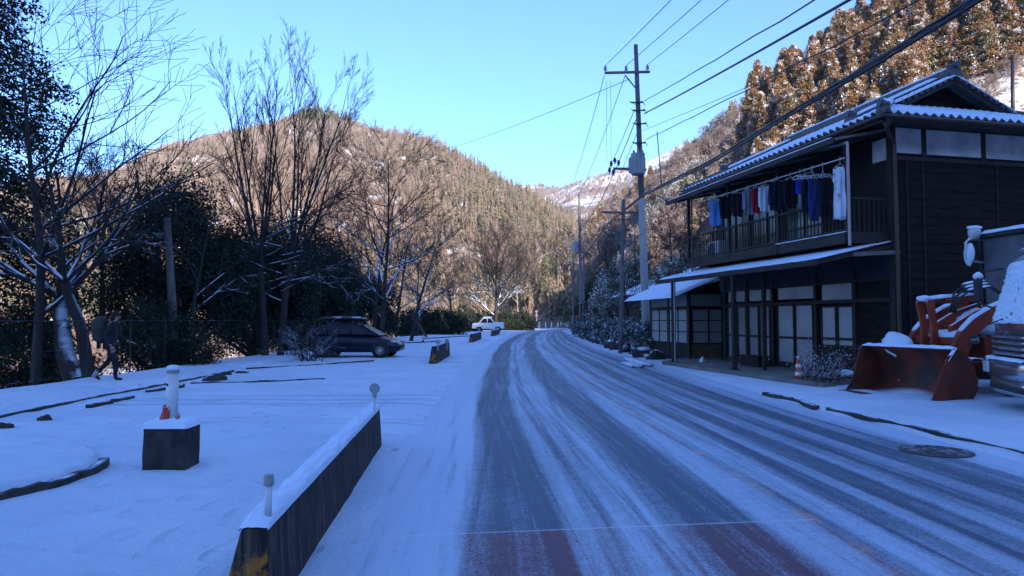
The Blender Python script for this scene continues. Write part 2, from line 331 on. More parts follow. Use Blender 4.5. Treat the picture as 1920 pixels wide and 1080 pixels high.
# ---- mesh building
def new_obj(name, me, m, parent=None, smooth=False):
    o = bpy.data.objects.new(name, me); COL.objects.link(o)
    if m is not None and m != '': me.materials.append(m if not isinstance(m, str) else M[m])
    if parent is not None: o.parent = parent
    if smooth: me.polygons.foreach_set('use_smooth', np.ones(len(me.polygons), bool))
    return o
def np_mesh(name, V, Fq, colors=None):
    """V (n,3); Fq (m,k) array of faces with k corners (3 or 4)."""
    me = bpy.data.meshes.new(name); V = np.asarray(V, np.float32); Fq = np.asarray(Fq, np.int32)
    k = Fq.shape[1]; me.vertices.add(len(V)); me.vertices.foreach_set('co', V.ravel())
    me.loops.add(Fq.size); me.loops.foreach_set('vertex_index', Fq.ravel())
    me.polygons.add(len(Fq)); me.polygons.foreach_set('loop_start', np.arange(0, Fq.size, k, dtype=np.int32))
    me.polygons.foreach_set('loop_total', np.full(len(Fq), k, np.int32))
    if colors is not None:
        a = me.attributes.new('tint', 'FLOAT_COLOR', 'POINT'); a.data.foreach_set('color', np.c_[colors, np.ones(len(colors))].astype(np.float32).ravel())
    me.update(calc_edges=True); me.validate(); return me
def tag(o, label=None, cat=None, group=None, kind=None):
    if label: o['label'] = label
    if cat: o['category'] = cat
    if group: o['group'] = group
    if kind: o['kind'] = kind
    return o
def empty(name, loc, rz=0, **k):
    o = bpy.data.objects.new(name, None); COL.objects.link(o); o.location = tuple(loc); o.rotation_euler = (0, 0, rz); o.empty_display_size = .2
    return tag(o, **k)
def segs_mesh(P0, P1, R0, R1, k=3, colors=None):
    P0 = np.asarray(P0, float); P1 = np.asarray(P1, float); R0 = np.asarray(R0, float); R1 = np.asarray(R1, float)
    d = P1 - P0; L = np.linalg.norm(d, axis=1, keepdims=True); d = d / np.maximum(L, 1e-9)
    ref = np.where(np.abs(d[:, 2:3]) < .9, np.array([[0, 0, 1.]]), np.array([[1., 0, 0]]))
    a = np.cross(d, ref); a /= np.linalg.norm(a, axis=1, keepdims=True); b = np.cross(a, d)
    an = np.arange(k) * 2 * math.pi / k + math.pi / 2
    ring = a[:, None, :] * np.cos(an)[None, :, None] + b[:, None, :] * np.sin(an)[None, :, None]
    V = np.concatenate([P0[:, None] + ring * R0[:, None, None], P1[:, None] + ring * R1[:, None, None]], axis=1).reshape(-1, 3)
    n = len(P0); base = (np.arange(n) * 2 * k)[:, None, None]; i = np.arange(k); j = (i + 1) % k
    f = np.stack([i, j, j + k, i + k], axis=1)[None] + base
    return V, f.reshape(-1, 4)
class MB:
    def __init__(s): s.v = []; s.f = []
    def add(s, vs, fs):
        b = len(s.v); s.v += [tuple(map(float, p)) for p in vs]; s.f += [tuple(i + b for i in f) for f in fs]; return s
    def box(s, x0, x1, y0, y1, z0, z1):
        return s.add([(x0, y0, z0), (x1, y0, z0), (x1, y1, z0), (x0, y1, z0), (x0, y0, z1), (x1, y0, z1), (x1, y1, z1), (x0, y1, z1)],
                     [(0, 3, 2, 1), (4, 5, 6, 7), (0, 1, 5, 4), (1, 2, 6, 5), (2, 3, 7, 6), (3, 0, 4, 7)])
    def bar(s, p, q, wd, h=None, up=(0, 0, 1)):
        h = h or wd; p = Vector(p); q = Vector(q); d = (q - p).normalized(); u = Vector(up)
        if abs(d.dot(u)) > .98: u = Vector((1, 0, 0))
        a = d.cross(u).normalized() * wd / 2; b = a.cross(d).normalized() * h / 2
        vs = [p - a - b, p + a - b, p + a + b, p - a + b, q - a - b, q + a - b, q + a + b, q - a + b]
        return s.add(vs, [(3, 2, 1, 0), (4, 5, 6, 7), (0, 1, 5, 4), (1, 2, 6, 5), (2, 3, 7, 6), (3, 0, 4, 7)])
    def tube(s, pts, r, k=8, cap=True):
        pts = [Vector(p) for p in pts]; n = len(pts); rs = r if isinstance(r, (list, tuple)) else [r] * n
        b = len(s.v); prev = None
        for i, p in enumerate(pts):
            d = (pts[min(i + 1, n - 1)] - pts[max(i - 1, 0)]).normalized()
            if prev is None: a = d.cross(Vector((0, 0, 1))) if abs(d.z) < .9 else d.cross(Vector((1, 0, 0)))
            else: a = prev - d * prev.dot(d)
            a.normalize(); prev = a; c = d.cross(a)
            for j in range(k):
                t = 2 * math.pi * j / k; q = p + (a * math.cos(t) + c * math.sin(t)) * rs[i]; s.v.append(tuple(q))
        for i in range(n - 1):
            for j in range(k):
                j2 = (j + 1) % k; s.f.append((b + i * k + j, b + i * k + j2, b + (i + 1) * k + j2, b + (i + 1) * k + j))
        if cap: s.f.append(tuple(b + j for j in range(k))[::-1]); s.f.append(tuple(b + (n - 1) * k + j for j in range(k)))
        return s
    def prism(s, poly, t0, t1, axis='y'):
        n = len(poly)
        mk = {'y': lambda a, c, t: (a, t, c), 'x': lambda a, c, t: (t, a, c), 'z': lambda a, c, t: (a, c, t)}[axis]
        vs = [mk(a, c, t0) for a, c in poly] + [mk(a, c, t1) for a, c in poly]
        fs = [tuple(range(n))[::-1], tuple(range(n, 2 * n))] + [(i, (i + 1) % n, n + (i + 1) % n, n + i) for i in range(n)]
        return s.add(vs, fs)
    def blob(s, c, r, seed=0, n=16, m=11, amp=.25, flat=False):
        rr = random.Random(seed); b = len(s.v); c = Vector(c); rx, ry, rz = (r, r, r) if isinstance(r, (int, float)) else r
        off = rr.random() * 50
        for i in range(m + 1):
            th = math.pi * i / m
            for j in range(n):
                ph = 2 * math.pi * j / n
                d = Vector((math.sin(th) * math.cos(ph), math.sin(th) * math.sin(ph), math.cos(th)))
                q = 1 + amp * (float(vnoise(d.x * 1.7 + off, d.y * 1.7 + d.z * 1.3 + off)) - .5) * 2
                z = d.z * rz * q
                if flat: z = max(z, -.12 * rz)
                s.v.append((c.x + d.x * rx * q, c.y + d.y * ry * q, c.z + z))
        for i in range(m):
            for j in range(n):
                j2 = (j + 1) % n; s.f.append((b + i * n + j, b + (i + 1) * n + j, b + (i + 1) * n + j2, b + i * n + j2))
        return s
    def build(s, name, m, parent=None, smooth=False, bevel=0):
        me = bpy.data.meshes.new(name); me.from_pydata(s.v, [], s.f); me.update()
        import bmesh
        bm = bmesh.new(); bm.from_mesh(me); bmesh.ops.recalc_face_normals(bm, faces=bm.faces); bm.to_mesh(me); bm.free()
        o = new_obj(name, me, m, parent, smooth)
        if bevel:
            md = o.modifiers.new('bevel', 'BEVEL'); md.width = bevel; md.segments = 2; md.limit_method = 'ANGLE'; md.angle_limit = math.radians(35)
        return o
def lathe(mb, c, prof, k=16, axis='z', cap=True):
    b = len(mb.v)
    for r, h in prof:
        for j in range(k):
            t = 2 * math.pi * j / k; a, d = r * math.cos(t), r * math.sin(t)
            mb.v.append((c[0] + a, c[1] + d, c[2] + h) if axis == 'z' else ((c[0] + a, c[1] + h, c[2] + d) if axis == 'y' else (c[0] + h, c[1] + a, c[2] + d)))
    n = len(prof)
    for i in range(n - 1):
        for j in range(k):
            j2 = (j + 1) % k; mb.f.append((b + i * k + j, b + i * k + j2, b + (i + 1) * k + j2, b + (i + 1) * k + j))
    if cap: mb.f.append(tuple(b + j for j in range(k))[::-1]); mb.f.append(tuple(b + (n - 1) * k + j for j in range(k)))
    return mb
def copy_tree(o, parent=None):
    c = o.copy(); COL.objects.link(c)
    if parent is not None: c.parent = parent
    for ch in list(o.children): copy_tree(ch, c)
    return c
def snow_strip(name, pts, wd, h, parent=None, seed=0, step=.05, nc=9, amp=.25, over=.01):
    """a rounded, lumpy ridge of snow lying along a polyline"""
    P = [np.array(p, float) for p in pts]; out = []
    for a, b in zip(P[:-1], P[1:]):
        n = max(2, int(np.linalg.norm(b - a) / step)); out += [a + (b - a) * i / n for i in range(n)]
    out.append(P[-1]); V = []; n = len(out)
    for i, p in enumerate(out):
        d = out[min(i + 1, n - 1)] - out[max(i - 1, 0)]; d /= np.linalg.norm(d); side = np.array([d[1], -d[0], 0]); side /= max(1e-6, np.linalg.norm(side))
        e = min(1, math.sqrt(min(i, n - 1 - i) * step / .12 + .03))
        for j in range(nc):
            t = j / (nc - 1) * math.pi; nz = float(fbm(i * step * 6 + seed * 9, j * .8 + seed)) - .5
            x = -math.cos(t) * (wd / 2 + over) * (1 + nz * .12); z = math.sin(t) ** .55 * h * e * (1 + nz * amp * 2)
            if j in (0, nc - 1): z = -.008 + nz * .02
            V.append(p + side * x + np.array([0, 0, z]))
    f = []
    for i in range(n - 1):
        for j in range(nc - 1):
            f.append((i * nc + j, i * nc + j + 1, (i + 1) * nc + j + 1, (i + 1) * nc + j))
    me = np_mesh(name, V, f); return new_obj(name, me, 'snow', parent, True)

# ------------------------------------------------------------------ ground, road, terrain
LEFT = [(-.35, -8), (-.9, 0), (-1.05, 5), (-1.5, 14), (-1.6, 24), (-1.55, 40), (-1.2, 55), (-.3, 72), (1.4, 95), (4.2, 118), (7.5, 130), (12, 138), (17, 142), (23, 144)]
RIGHT = [(6.4, -8), (6.05, 0), (5.85, 5), (5.5, 14), (5.25, 24), (5.3, 40), (5.8, 55), (6.6, 72), (8, 90), (10, 104), (13, 113), (17, 119), (20, 122), (25, 124)]
def dense(pts, n):
    P = np.array(pts, float); t = np.arange(len(P)); out = []
    for u in np.linspace(0, len(P) - 1, n):
        i = min(int(u), len(P) - 2); f = u - i
        p0, p1, p2, p3 = P[max(i - 1, 0)], P[i], P[i + 1], P[min(i + 2, len(P) - 1)]
        out.append(.5 * ((2 * p1) + (-p0 + p2) * f + (2 * p0 - 5 * p1 + 4 * p2 - p3) * f * f + (-p0 + 3 * p1 - 3 * p2 + p3) * f ** 3))
    return np.array(out)
NR = 420; LE = dense(LEFT, NR); RE = dense(RIGHT, NR)
def edge_x(E, Y): return np.interp(Y, E[:, 1], E[:, 0])
CW = 24; lats = np.linspace(0, 1, CW)
V = LE[:, None, :] * (1 - lats[None, :, None]) + RE[:, None, :] * lats[None, :, None]
Z = np.zeros(V.shape[:2]); V3 = np.concatenate([V, Z[..., None]], axis=2).reshape(-1, 3)
ii, jj = np.meshgrid(np.arange(NR - 1), np.arange(CW - 1), indexing='ij'); q = ii * CW + jj
fq = np.stack([q, q + 1, q + CW + 1, q + CW], -1).reshape(-1, 4)
me = np_mesh('road', V3, fq); road = new_obj('road', me, 'road'); road['kind'] = 'structure'
mid = (LE + RE) / 2; slen = np.r_[0, np.cumsum(np.linalg.norm(np.diff(mid, axis=0), axis=1))]; wid = np.linalg.norm(RE - LE, axis=1)
UVv = np.stack([(lats[None, :] - .5) * wid[:, None], np.repeat(slen[:, None], CW, 1)], -1).reshape(-1, 2)
uvl = me.uv_layers.new(name='UVMap'); uvl.data.foreach_set('uv', UVv[fq.ravel()].astype(np.float32).ravel())

LOTX = [(-30, -10.9), (50, -10.8), (75, -8.5), (100, -5), (125, 0), (150, 10)]
def lot_x(Y): return np.interp(Y, [a for a, b in LOTX], [b for a, b in LOTX])

def ridge(pts): return np.array([at(*p) for p in pts])
MIDP = ((LE + RE) / 2)[::8]
def tent(X, Y, R, k, k2=None):
    best = np.full(X.shape, -1e9)
    for a, b in zip(R[:-1], R[1:]):
        d = b[:2] - a[:2]; L2 = (d ** 2).sum(); t = np.clip(((X - a[0]) * d[0] + (Y - a[1]) * d[1]) / L2, 0, 1)
        dx = X - (a[0] + t * d[0]); dy = Y - (a[1] + t * d[1]); ds = np.sqrt(dx * dx + dy * dy)
        zr = a[2] + t * (b[2] - a[2]); best = np.maximum(best, zr - k * ds)
    return best
TB = 45   # trees stand on the ridge: in px at that depth the bare ground is a little lower
RL = ridge([(-250, 420, 300), (0, 360, 330), (200, 318, 360), (340, 275, 380), (430, 255, 395), (520, 232, 405), (600, 208, 410), (690, 240, 400), (760, 254, 392), (840, 304, 380), (900, 374, 365), (960, 404, 350), (1010, 440, 330), (1050, 480, 315), (1080, 540, 295), (1090, 585, 280)])
RR1 = ridge([(1165, 560, 105), (1220, 510, 110), (1290, 450, 116), (1350, 380, 118), (1395, 300, 118), (1450, 205, 116), (1540, 130, 112), (1680, 50, 108), (1850, -40, 104), (2100, -160, 98)])
RR2 = ridge([(1090, 560, 260), (1108, 440, 250), (1140, 385, 240), (1200, 350, 222), (1270, 322, 205), (1330, 275, 195), (1400, 230, 190), (1500, 140, 185), (1700, 0, 180)])
RF = ridge([(700, 420, 760), (880, 385, 800), (950, 364, 820), (985, 350, 830), (1010, 345, 840), (1040, 352, 850), (1085, 358, 850), (1130, 345, 830), (1200, 310, 800), (1300, 260, 780)])
def terrain(X, Y, fine=True):
    X = np.asarray(X, float); Y = np.asarray(Y, float)
    z = np.full(X.shape, -.06)
    dl = lot_x(Y) - .25 - X
    z = z - 7.5 * sstep(0, 16, dl) + 1.0 * sstep(30, 70, dl)
    n = (fbm(X * .022, Y * .022, 4) - .5) * 2; n2 = (fbm(X * .09 + 40, Y * .09, 3) - .5) * 2
    zl = tent(X, Y, RL, .56) ; zl = zl + np.clip((RL[:, 2].max() - zl) / 60, 0, 1) * (1 - .9 * sstep(-70, 0, X)) * (n * 14 - np.abs(fbm(X * .012 + 9, Y * .012 + 3, 3) - .5) * 60 + 6) + n2 * 1.5
    amp = np.clip((zl + 8) / 14, 0, 1)
    z = np.maximum(z, np.where(zl > z, z + (zl - z) * amp, z))
    zr = tent(X, Y, RR1, .92); zr = zr + np.clip((50 - zr) / 40, 0, 1) * n * 3 + n2 * 1.0
    zr2 = tent(X, Y, RR2, .85) + n * 2
    zz = np.maximum(zr, zr2)
    dist = np.full(X.shape, 1e9)
    for cxy in MIDP: dist = np.minimum(dist, (X - cxy[0]) ** 2 + (Y - cxy[1]) ** 2)
    dist = np.sqrt(dist); ex = edge_x(RE, np.minimum(Y, 115)); dr = X - ex
    bank = np.where(dr > 1, np.clip((dr - 1.6) * .16, 0, 3) * sstep(27, 36, Y), 0) - .06
    bank = bank + np.clip((dr - 14) * .25, 0, 60) * sstep(-60, 20, Y)
    right = np.maximum(zz, bank)
    lim = np.clip((dist - 7.5) * 1.35, -.06, 500)                   # keep the road corridor free
    z = np.where((dr > 1) | (Y > 125), np.maximum(z, np.minimum(right, lim)), z)
    z = np.where((dist < 60) & (Y > 60), np.minimum(z, np.maximum(lim, -.06)), z)
    z = np.maximum(z, tent(X, Y, RF, .36) + n * 6 * 1.0 - 0)
    return z
gx = np.unique(np.r_[np.linspace(-520, -150, 60), np.linspace(-150, -16, 50), np.linspace(-16, -10, 13), np.linspace(-10, 14, 13), np.linspace(14, 130, 62), np.linspace(130, 420, 50)])
gy = np.unique(np.r_[np.linspace(-40, 0, 6), np.linspace(0, 160, 82), np.linspace(160, 460, 110), np.linspace(460, 1100, 70)])
GX, GY = np.meshgrid(gx, gy); GZ = terrain(GX, GY)
Vt = np.stack([GX, GY, GZ], -1).reshape(-1, 3); nx = len(gx); ii, jj = np.meshgrid(np.arange(len(gy) - 1), np.arange(nx - 1), indexing='ij'); q = ii * nx + jj
me = np_mesh('hills', Vt, np.stack([q, q + 1, q + nx + 1, q + nx], -1).reshape(-1, 4))
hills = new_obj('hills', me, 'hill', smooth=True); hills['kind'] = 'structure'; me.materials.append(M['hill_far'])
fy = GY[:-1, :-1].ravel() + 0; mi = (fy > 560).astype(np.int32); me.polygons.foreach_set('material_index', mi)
# river at the valley floor
me = np_mesh('river', [(-60, -40, -6.85), (-30, -40, -6.85), (-30, 200, -6.85), (-60, 200, -6.85)], [(0, 1, 2, 3)])
new_obj('river', me, mat('water', (.02, .035, .04), rough=.12))['kind'] = 'structure'
# unseen mountain behind the photographer, shaped so its shadow lies over the valley floor
TS = math.tan(SUN_EL); S0 = 34.0; R0 = 260.0
sd = np.array([-math.sin(SUN_AZ), math.cos(SUN_AZ)]); td = np.array([math.cos(SUN_AZ), math.sin(SUN_AZ)])
tt = np.linspace(-420, 420, 130); rows = np.linspace(-1, 1, 15); Vm = []
for t_ in tt:
    top = S0 + TS * R0 + (float(fbm(t_ * .02 + 3, 1.0, 3)) - .5) * 12 + (float(vnoise(t_ * .35, 9)) - .5) * 3
    for r_ in rows:
        c = -sd * R0 + td * t_ + sd * r_ * 150
        z_ = -10 + (top + 10) * (1 - abs(r_)) + (0 if r_ == 0 else (float(fbm(c[0] * .03, c[1] * .03)) - .5) * 10 * (1 - abs(r_)))
        Vm.append((c[0], c[1], z_ if r_ == 0 else min(z_, top - 3 * abs(r_))))
k = len(rows); ii, jj = np.meshgrid(np.arange(len(tt) - 1), np.arange(k - 1), indexing='ij'); q = ii * k + jj
new_obj('mountain', np_mesh('mountain', Vm, np.stack([q, q + 1, q + k + 1, q + k], -1).reshape(-1, 4)), 'hill')['kind'] = 'structure'

# snow covered parking lot: left of the road
def sheet(name, xf0, xf1, ys, nxs, zf, m):
    V = []; 
    for y in ys:
        x0, x1 = xf0(y), xf1(y)
        for u in np.linspace(0, 1, nxs): 
            x = x0 + (x1 - x0) * u; V.append((x, y, 0))
    V = np.array(V); V[:, 2] = zf(V[:, 0], V[:, 1]); n = len(ys)
    ii, jj = np.meshgrid(np.arange(n - 1), np.arange(nxs - 1), indexing='ij'); q = ii * nxs + jj
    o = new_obj(name, np_mesh(name, V, np.stack([q, q + 1, q + nxs + 1, q + nxs], -1).reshape(-1, 4)), m, smooth=True); o['kind'] = 'structure'; return o
ysl = np.r_[np.linspace(-8, 1.5, 8), np.linspace(1.5, 12, 260)[1:], np.linspace(12, 30, 140)[1:], np.linspace(30, 135, 90)[1:]]
def lot_z(X, Y):
    e = edge_x(LE, Y) - X                                    # metres from the road edge
    z = -.03 + .055 * sstep(-.35, .35, e + (fbm(Y * 1.3, X * 0 + 4) - .5) * .5)
    z = z + (fbm(X * .8, Y * .8, 4) - .5) * .05 * sstep(.2, 1.2, e) + (fbm(X * 3.5, Y * 3.5, 3) - .5) * .022 * sstep(0, .6, e)
    isl = ((X + 7.2) / 2.93) ** 2 + ((Y - 6.8) / 2.2) ** 2   # round raised bed at the left
    z = z + .11 * (1 - sstep(.93, .99, isl))
    z = z + .10 * sstep(8.62, 8.9, -X - .012 * (Y - 11)) * sstep(7, 8, Y)  # pavement along the fence, one step up
    bar = np.hypot((X + 1.85) * .9, 0) ; z = z + .035 * np.exp(-((X + 1.75 + .02 * Y) / .22) ** 2) * (Y < 9.0)
    return z
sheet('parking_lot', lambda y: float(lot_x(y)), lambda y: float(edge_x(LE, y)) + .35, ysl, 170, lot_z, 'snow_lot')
# pavement on the right, between road and house
KERB = [(6.35, -8), (6.0, 4), (5.92, 8.0), (5.5, 11.5), (5.36, 14.6), (5.28, 20)]
def side_z(X, Y):
    e = X - edge_x(RE, Y)
    z = -.03 + .05 * sstep(-.3, .3, e + (fbm(Y * 1.3, X * 0 + 9) - .5) * .4)
    z = z + .09 * sstep(.0, .09, X - np.interp(Y, [p[1] for p in KERB], [p[0] for p in KERB]) - .02) * (1 - sstep(13.5, 14.8, Y))
    z = z + .07 * sstep(1.0, 3.2, e) * sstep(13, 16, Y)
    z = z + (fbm(X * .9 + 7, Y * .9, 4) - .5) * .05 * sstep(.1, 1, e) + (fbm(X * 4, Y * 4, 3) - .5) * .02 * sstep(0, .5, e)
    return z
ysr = np.r_[np.linspace(-8, 4, 8), np.linspace(4, 24, 200)[1:], np.linspace(24, 60, 70)[1:], np.linspace(60, 122, 40)[1:]]
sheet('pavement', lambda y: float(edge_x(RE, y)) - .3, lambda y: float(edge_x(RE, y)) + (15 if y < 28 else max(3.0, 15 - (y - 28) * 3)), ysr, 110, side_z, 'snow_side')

# ------------------------------------------------------------------ utility poles, wires, house and vehicles come first; plants follow
# ================================================================== HOUSE
HC = np.array([9.51, 16.9, 0.0]); HA = -math.atan(.2217) * -1
house = empty('wooden_house', HC, math.atan(.2217), label='two storey dark timber house with snowy tiled roof and balcony of laundry', cat='house')
HL = 8.75; HW = 5.25      # length along the front (local +y runs away from the camera), width (local +x into the house)
cA, sA = math.cos(math.atan(.2217)), math.sin(math.atan(.2217))
def hw(x, y, z): return np.array([HC[0] + x * cA - y * sA, HC[1] + x * sA + y * cA, z])
def hu(px, off=0.0):
    """local y on the plane x = off where the photo column px meets it"""
    k = (px - 960) / F; ox, oy = HC[0] + off * cA, HC[1] + off * sA
    return (ox - oy * k) / (sA + cA * k)
G0 = .12
# walls
w_ = MB(); w_.box(.02, HW, 0, HL, 3.3, 6.6); w_.box(.75, HW, .02, HL + 1.5, G0 - .3, 3.3); w_.build('wall', 'dark_wood', house)
sb = MB()   # side wall of overlapping horizontal boards
z = .15; i = 0
while z < 5.66:
    h = .232; rr = random.Random(i); x = .0
    while x < HW:
        x2 = min(HW, x + rr.uniform(1.5, 3.2)); dz = rr.uniform(-.006, .006)
        sb.add([(x, -.022 - rr.uniform(0, .008), z + dz), (x2 - .006, -.022, z + dz), (x2 - .006, -.012, z + h + dz), (x, -.012, z + h + dz), (x, 0.0, z + dz), (x2 - .006, 0.0, z + dz), (x2 - .006, 0, z + h + dz), (x, 0, z + h + dz)],
               [(0, 1, 2, 3), (0, 4, 5, 1), (3, 2, 6, 7), (0, 3, 7, 4), (1, 5, 6, 2)]); x = x2
    z += .225; i += 1
sb.build('side_boards', 'boards', house)
pst = MB()
for vx in (-.06, .86, 2.68, 4.5): pst.box(vx, vx + .12, -.045, .02, 5.66, 6.45)
pst.box(-.06, HW, -.05, .02, 5.60, 5.70)
for vx in (.36, .84, 3.1): pst.box(vx, vx + .035, -.045, -.02, .15, 5.6)
pst.box(-.07, .07, -.05, .12, .1, 6.5)
pst.build('timber_frame', 'beam', house)
for a, b in ((.06, .86), (.98, 2.68), (2.8, 4.5), (4.62, HW)):
    m_ = MB(); m_.box(a, b, -.012, .02, 5.70, 6.42); m_.build('plaster_panel', 'plaster', house)
# ---- main tiled roof (hip and gable)
ES = -.8; EV = -.94; EZ = 6.47; SL = .46; G = 1.0; VH = 2.62
def rz_(v): return EZ + SL * (v - EV)
def slope_mesh(name, side, mat_, lift, inset, wave, th, parent, nu=8, lump=0.0, holes=False):
    """side 'front': eave x=EV, runs along y.  side 'end': eave y=ES facing the camera, runs along x"""
    T = .25
    if side == 'front':
        vv = np.arange(EV + inset, VH + .001, .25 / 3); uu = np.arange(ES - .0, HL + .8 + .001, T / nu)
    elif side == 'back':
        vv = np.arange(EV + inset, VH + .001, .25 / 3); uu = np.arange(ES, HL + .8 + .001, T / nu)
    else:
        vv = np.arange(EV + inset, EV + inset + (G + .8) + .001, .25 / 3); uu = np.arange(EV, 2 * VH - EV + .001, T / nu)
    rows = []
    for v in vv:
        if side in ('front', 'back'): lo = min(ES + (v - EV), G - .32); hi = HL - lo
        else: lo = EV + (v - EV); hi = 2 * VH - lo
        row = []
        for u in uu:
            uc = min(max(u, lo + inset), hi - inset)
            wv = wave * (.5 + .5 * math.cos(2 * math.pi * uc / T)); st = -.028 * (((v - EV) / .25) % 1.0) if wave else 0
            z = rz_(v) + lift + wv + st
            if lump: z += (float(fbm(u * 2.2, v * 2.2)) - .5) * lump
            if v == vv[0] and lift > 0.05: z -= .03; 
            if side == 'front': row.append((v - (.075 * math.cos(2 * math.pi * u / T) if v == vv[0] else 0), uc, z))
            elif side == 'back': row.append((2 * VH - v, uc, z))
            else: row.append((uc, ES + (v - EV), z))
        rows.append(row)
    n = len(uu); V = [p for r in rows for p in r]; f = []
    for i in range(len(rows) - 1):
        for j in range(n - 1):
            a, b = i * n + j, i * n + j + 1
            if np.linalg.norm(np.array(V[a]) - np.array(V[b])) < .004 and np.linalg.norm(np.array(V[a + n]) - np.array(V[b + n])) < .004: continue
            f.append((a, b, b + n, a + n))
    me = np_mesh(name, V, f); o = new_obj(name, me, mat_, parent, True)
    if th:
        md = o.modifiers.new('solid', 'SOLIDIFY'); md.thickness = th; md.offset = 0
    return o
def roof_snow():
    m, t, b = nmat('roof_snow'); b.inputs['Roughness'].default_value = .75
    O = node(t, 'ShaderNodeTexCoord').outputs['Object']
    n = ramp(t, noise_n(t, 1, 4, .6, vec=O, stretch=(6, 2.2, 6)), .665, .70)
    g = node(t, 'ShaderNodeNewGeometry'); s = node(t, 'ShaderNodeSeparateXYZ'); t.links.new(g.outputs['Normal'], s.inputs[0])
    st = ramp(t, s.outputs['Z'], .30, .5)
    t.links.new(mix(t, n, mix(t, st, (.10, .10, .12), SNOW_SHADE), (.16, .165, .19)), b.inputs['Base Color']); return m
M['roof_snow'] = roof_snow()
roof = empty('roof', (0, 0, 0)); roof.parent = house
for sd_ in ('front', 'end', 'back'):
    slope_mesh('tiles', sd_, 'tile', 0, 0.0, .06, .05, roof)
    slope_mesh('snow_cover', sd_, 'roof_snow', .055, .01, .085, 0, roof, lump=.03)
# dark board under the eaves + soffit
so_ = MB(); so_.add([(EV + .06, ES + .06, EZ - .07), (EV + .06, HL + .74, EZ - .07), (.3, HL + .1, EZ - .02), (.3, 0, EZ - .02)], [(0, 1, 2, 3)])
so_.add([(EV + .06, ES + .06, EZ - .07), (2 * VH - EV - .06, ES + .06, EZ - .07), (2 * VH - .3, .0, EZ - .02), (.3, 0, EZ - .02)], [(0, 1, 2, 3)])
so_.box(EV + .04, EV + .09, ES + .04, HL + .76, EZ - .16, EZ - .03); so_.box(EV + .04, 2 * VH - EV, ES + .04, ES + .09, EZ - .161, EZ - .031)
so_.build('eave_boards', 'beam', roof)
# ridge, hips and their end tiles
rg = MB()
def ridge_run(p, q, wd, h):
    rg.bar(p, q, wd, h)
ridge_run((VH, G - .30, rz_(VH) + .14), (VH, HL - G + .30, rz_(VH) + .14), .26, .30)
for yy, s_ in ((ES, 1), (HL + .8, -1)):
    for xx, t_ in ((EV, 1), (2 * VH - EV, -1)):
        ridge_run((xx + .05 * t_, yy + .05 * s_, EZ + .11), (xx + (G - ES) * t_, yy + (G - ES) * s_, rz_(EV + G - ES) + .12), .17, .16)
for yy in (G + .12, HL - G - .12):
    ridge_run((-.2, yy, rz_(-.2) + .12), (VH - .1, yy, rz_(VH - .1) + .12), .18, .17)
    ridge_run((2 * VH + .2, yy, rz_(-.2) + .12), (VH + .1, yy, rz_(VH - .1) + .12), .18, .17)
rg.build('ridge_tiles', 'tile', roof, bevel=.02)
for c_, r_ in (((VH, G - .34, rz_(VH) + .20), .21), ((-.26, G + .12, rz_(-.2) + .16), .17), ((-.26, HL - G - .12, rz_(-.2) + .16), .17), ((EV + .02, ES + .02, EZ + .15), .16)):
    m_ = MB(); x, y, z = c_
    pr = [(-.9, -.9), (.9, -.9), (1.05, -.3), (.75, .1), (.85, .45), (.45, .62), (.3, 1.0), (-.3, 1.0), (-.45, .62), (-.85, .45), (-.75, .1), (-1.05, -.3)]
    if r_ > .18: m_.prism([(x + a * r_, z + b * r_) for a, b in pr], y - .06, y + .08, 'y'); m_.tube([(x, y - .12, z + r_ * .75), (x, y + .2, z + r_ * .75)], r_ * .42, 10)
    else: m_.prism([(y + a * r_, z + b * r_) for a, b in pr], x - .07, x + .07, 'x'); m_.tube([(x - .12, y, z + r_ * .6), (x + .15, y, z + r_ * .6)], r_ * .45, 10)
    o = m_.build('end_tile', 'tile', roof)
    snow_strip('snow_cap', [(x - r_ * .35, y, z + r_ * 1.12), (x + r_ * .35, y, z + r_ * 1.12)], .16, .06, o, seed=int(r_ * 100))
# snow on the ridges
for k_, (p, q) in enumerate((((VH, G - .25, rz_(VH) + .29), (VH, HL - G + .2, rz_(VH) + .29)), ((EV + .15, ES + .15, EZ + .2), (EV + 1.7, ES + 1.7, rz_(EV + 1.7) + .2)),
                            ((-.15, G + .12, rz_(-.15) + .2), (VH - .2, G + .12, rz_(VH - .2) + .2)), ((-.15, HL - G - .12, rz_(-.15) + .2), (VH - .2, HL - G - .12, rz_(VH - .2) + .2)))):
    snow_strip('ridge_snow', [p, q], .2, .07, roof, seed=k_ + 3, step=.08)
# gable
gb = MB(); gz = rz_(EV + G - ES)
gb.prism([(EV + G - ES + .1, gz), (VH, rz_(VH)), (2 * VH - (EV + G - ES) - .1, gz)], G + .10, G + .16, 'y'); gb.build('gable_wall', 'boards', roof)
for s_ in (1, -1):
    for k_ in range(9):   # verge tiles with snow lumps along the gable edge
        t_ = (k_ + .5) / 9; v = EV + G - ES - .05 + (VH - (EV + G - ES)) * t_; x = v if s_ == 1 else 2 * VH - v
        m_ = MB(); m_.tube([(x, G - .40, rz_(v) + .045), (x, G - .05, rz_(v) + .045)], .062, 8); 
        if k_ == 0: vt = m_
        else: vt.add(m_.v, m_.f)
    vt.build('verge_tiles', 'tile', roof)
    a = (EV + G - ES - .2, G - .22, rz_(EV + G - ES - .2) + .07); b = (VH, G - .22, rz_(VH) + .07)
    if s_ == -1: a = (2 * VH - a[0], a[1], a[2])
    snow_strip('verge_snow', [a, b], .36, .06, roof, seed=8 + s_)
bb = MB()
for s_ in (1, -1):
    a = EV + G - ES - .1; pa = (a if s_ == 1 else 2 * VH - a, G - .30, rz_(a) - .09); bb.bar(pa, (VH, G - .30, rz_(VH) - .07), .05, .11)
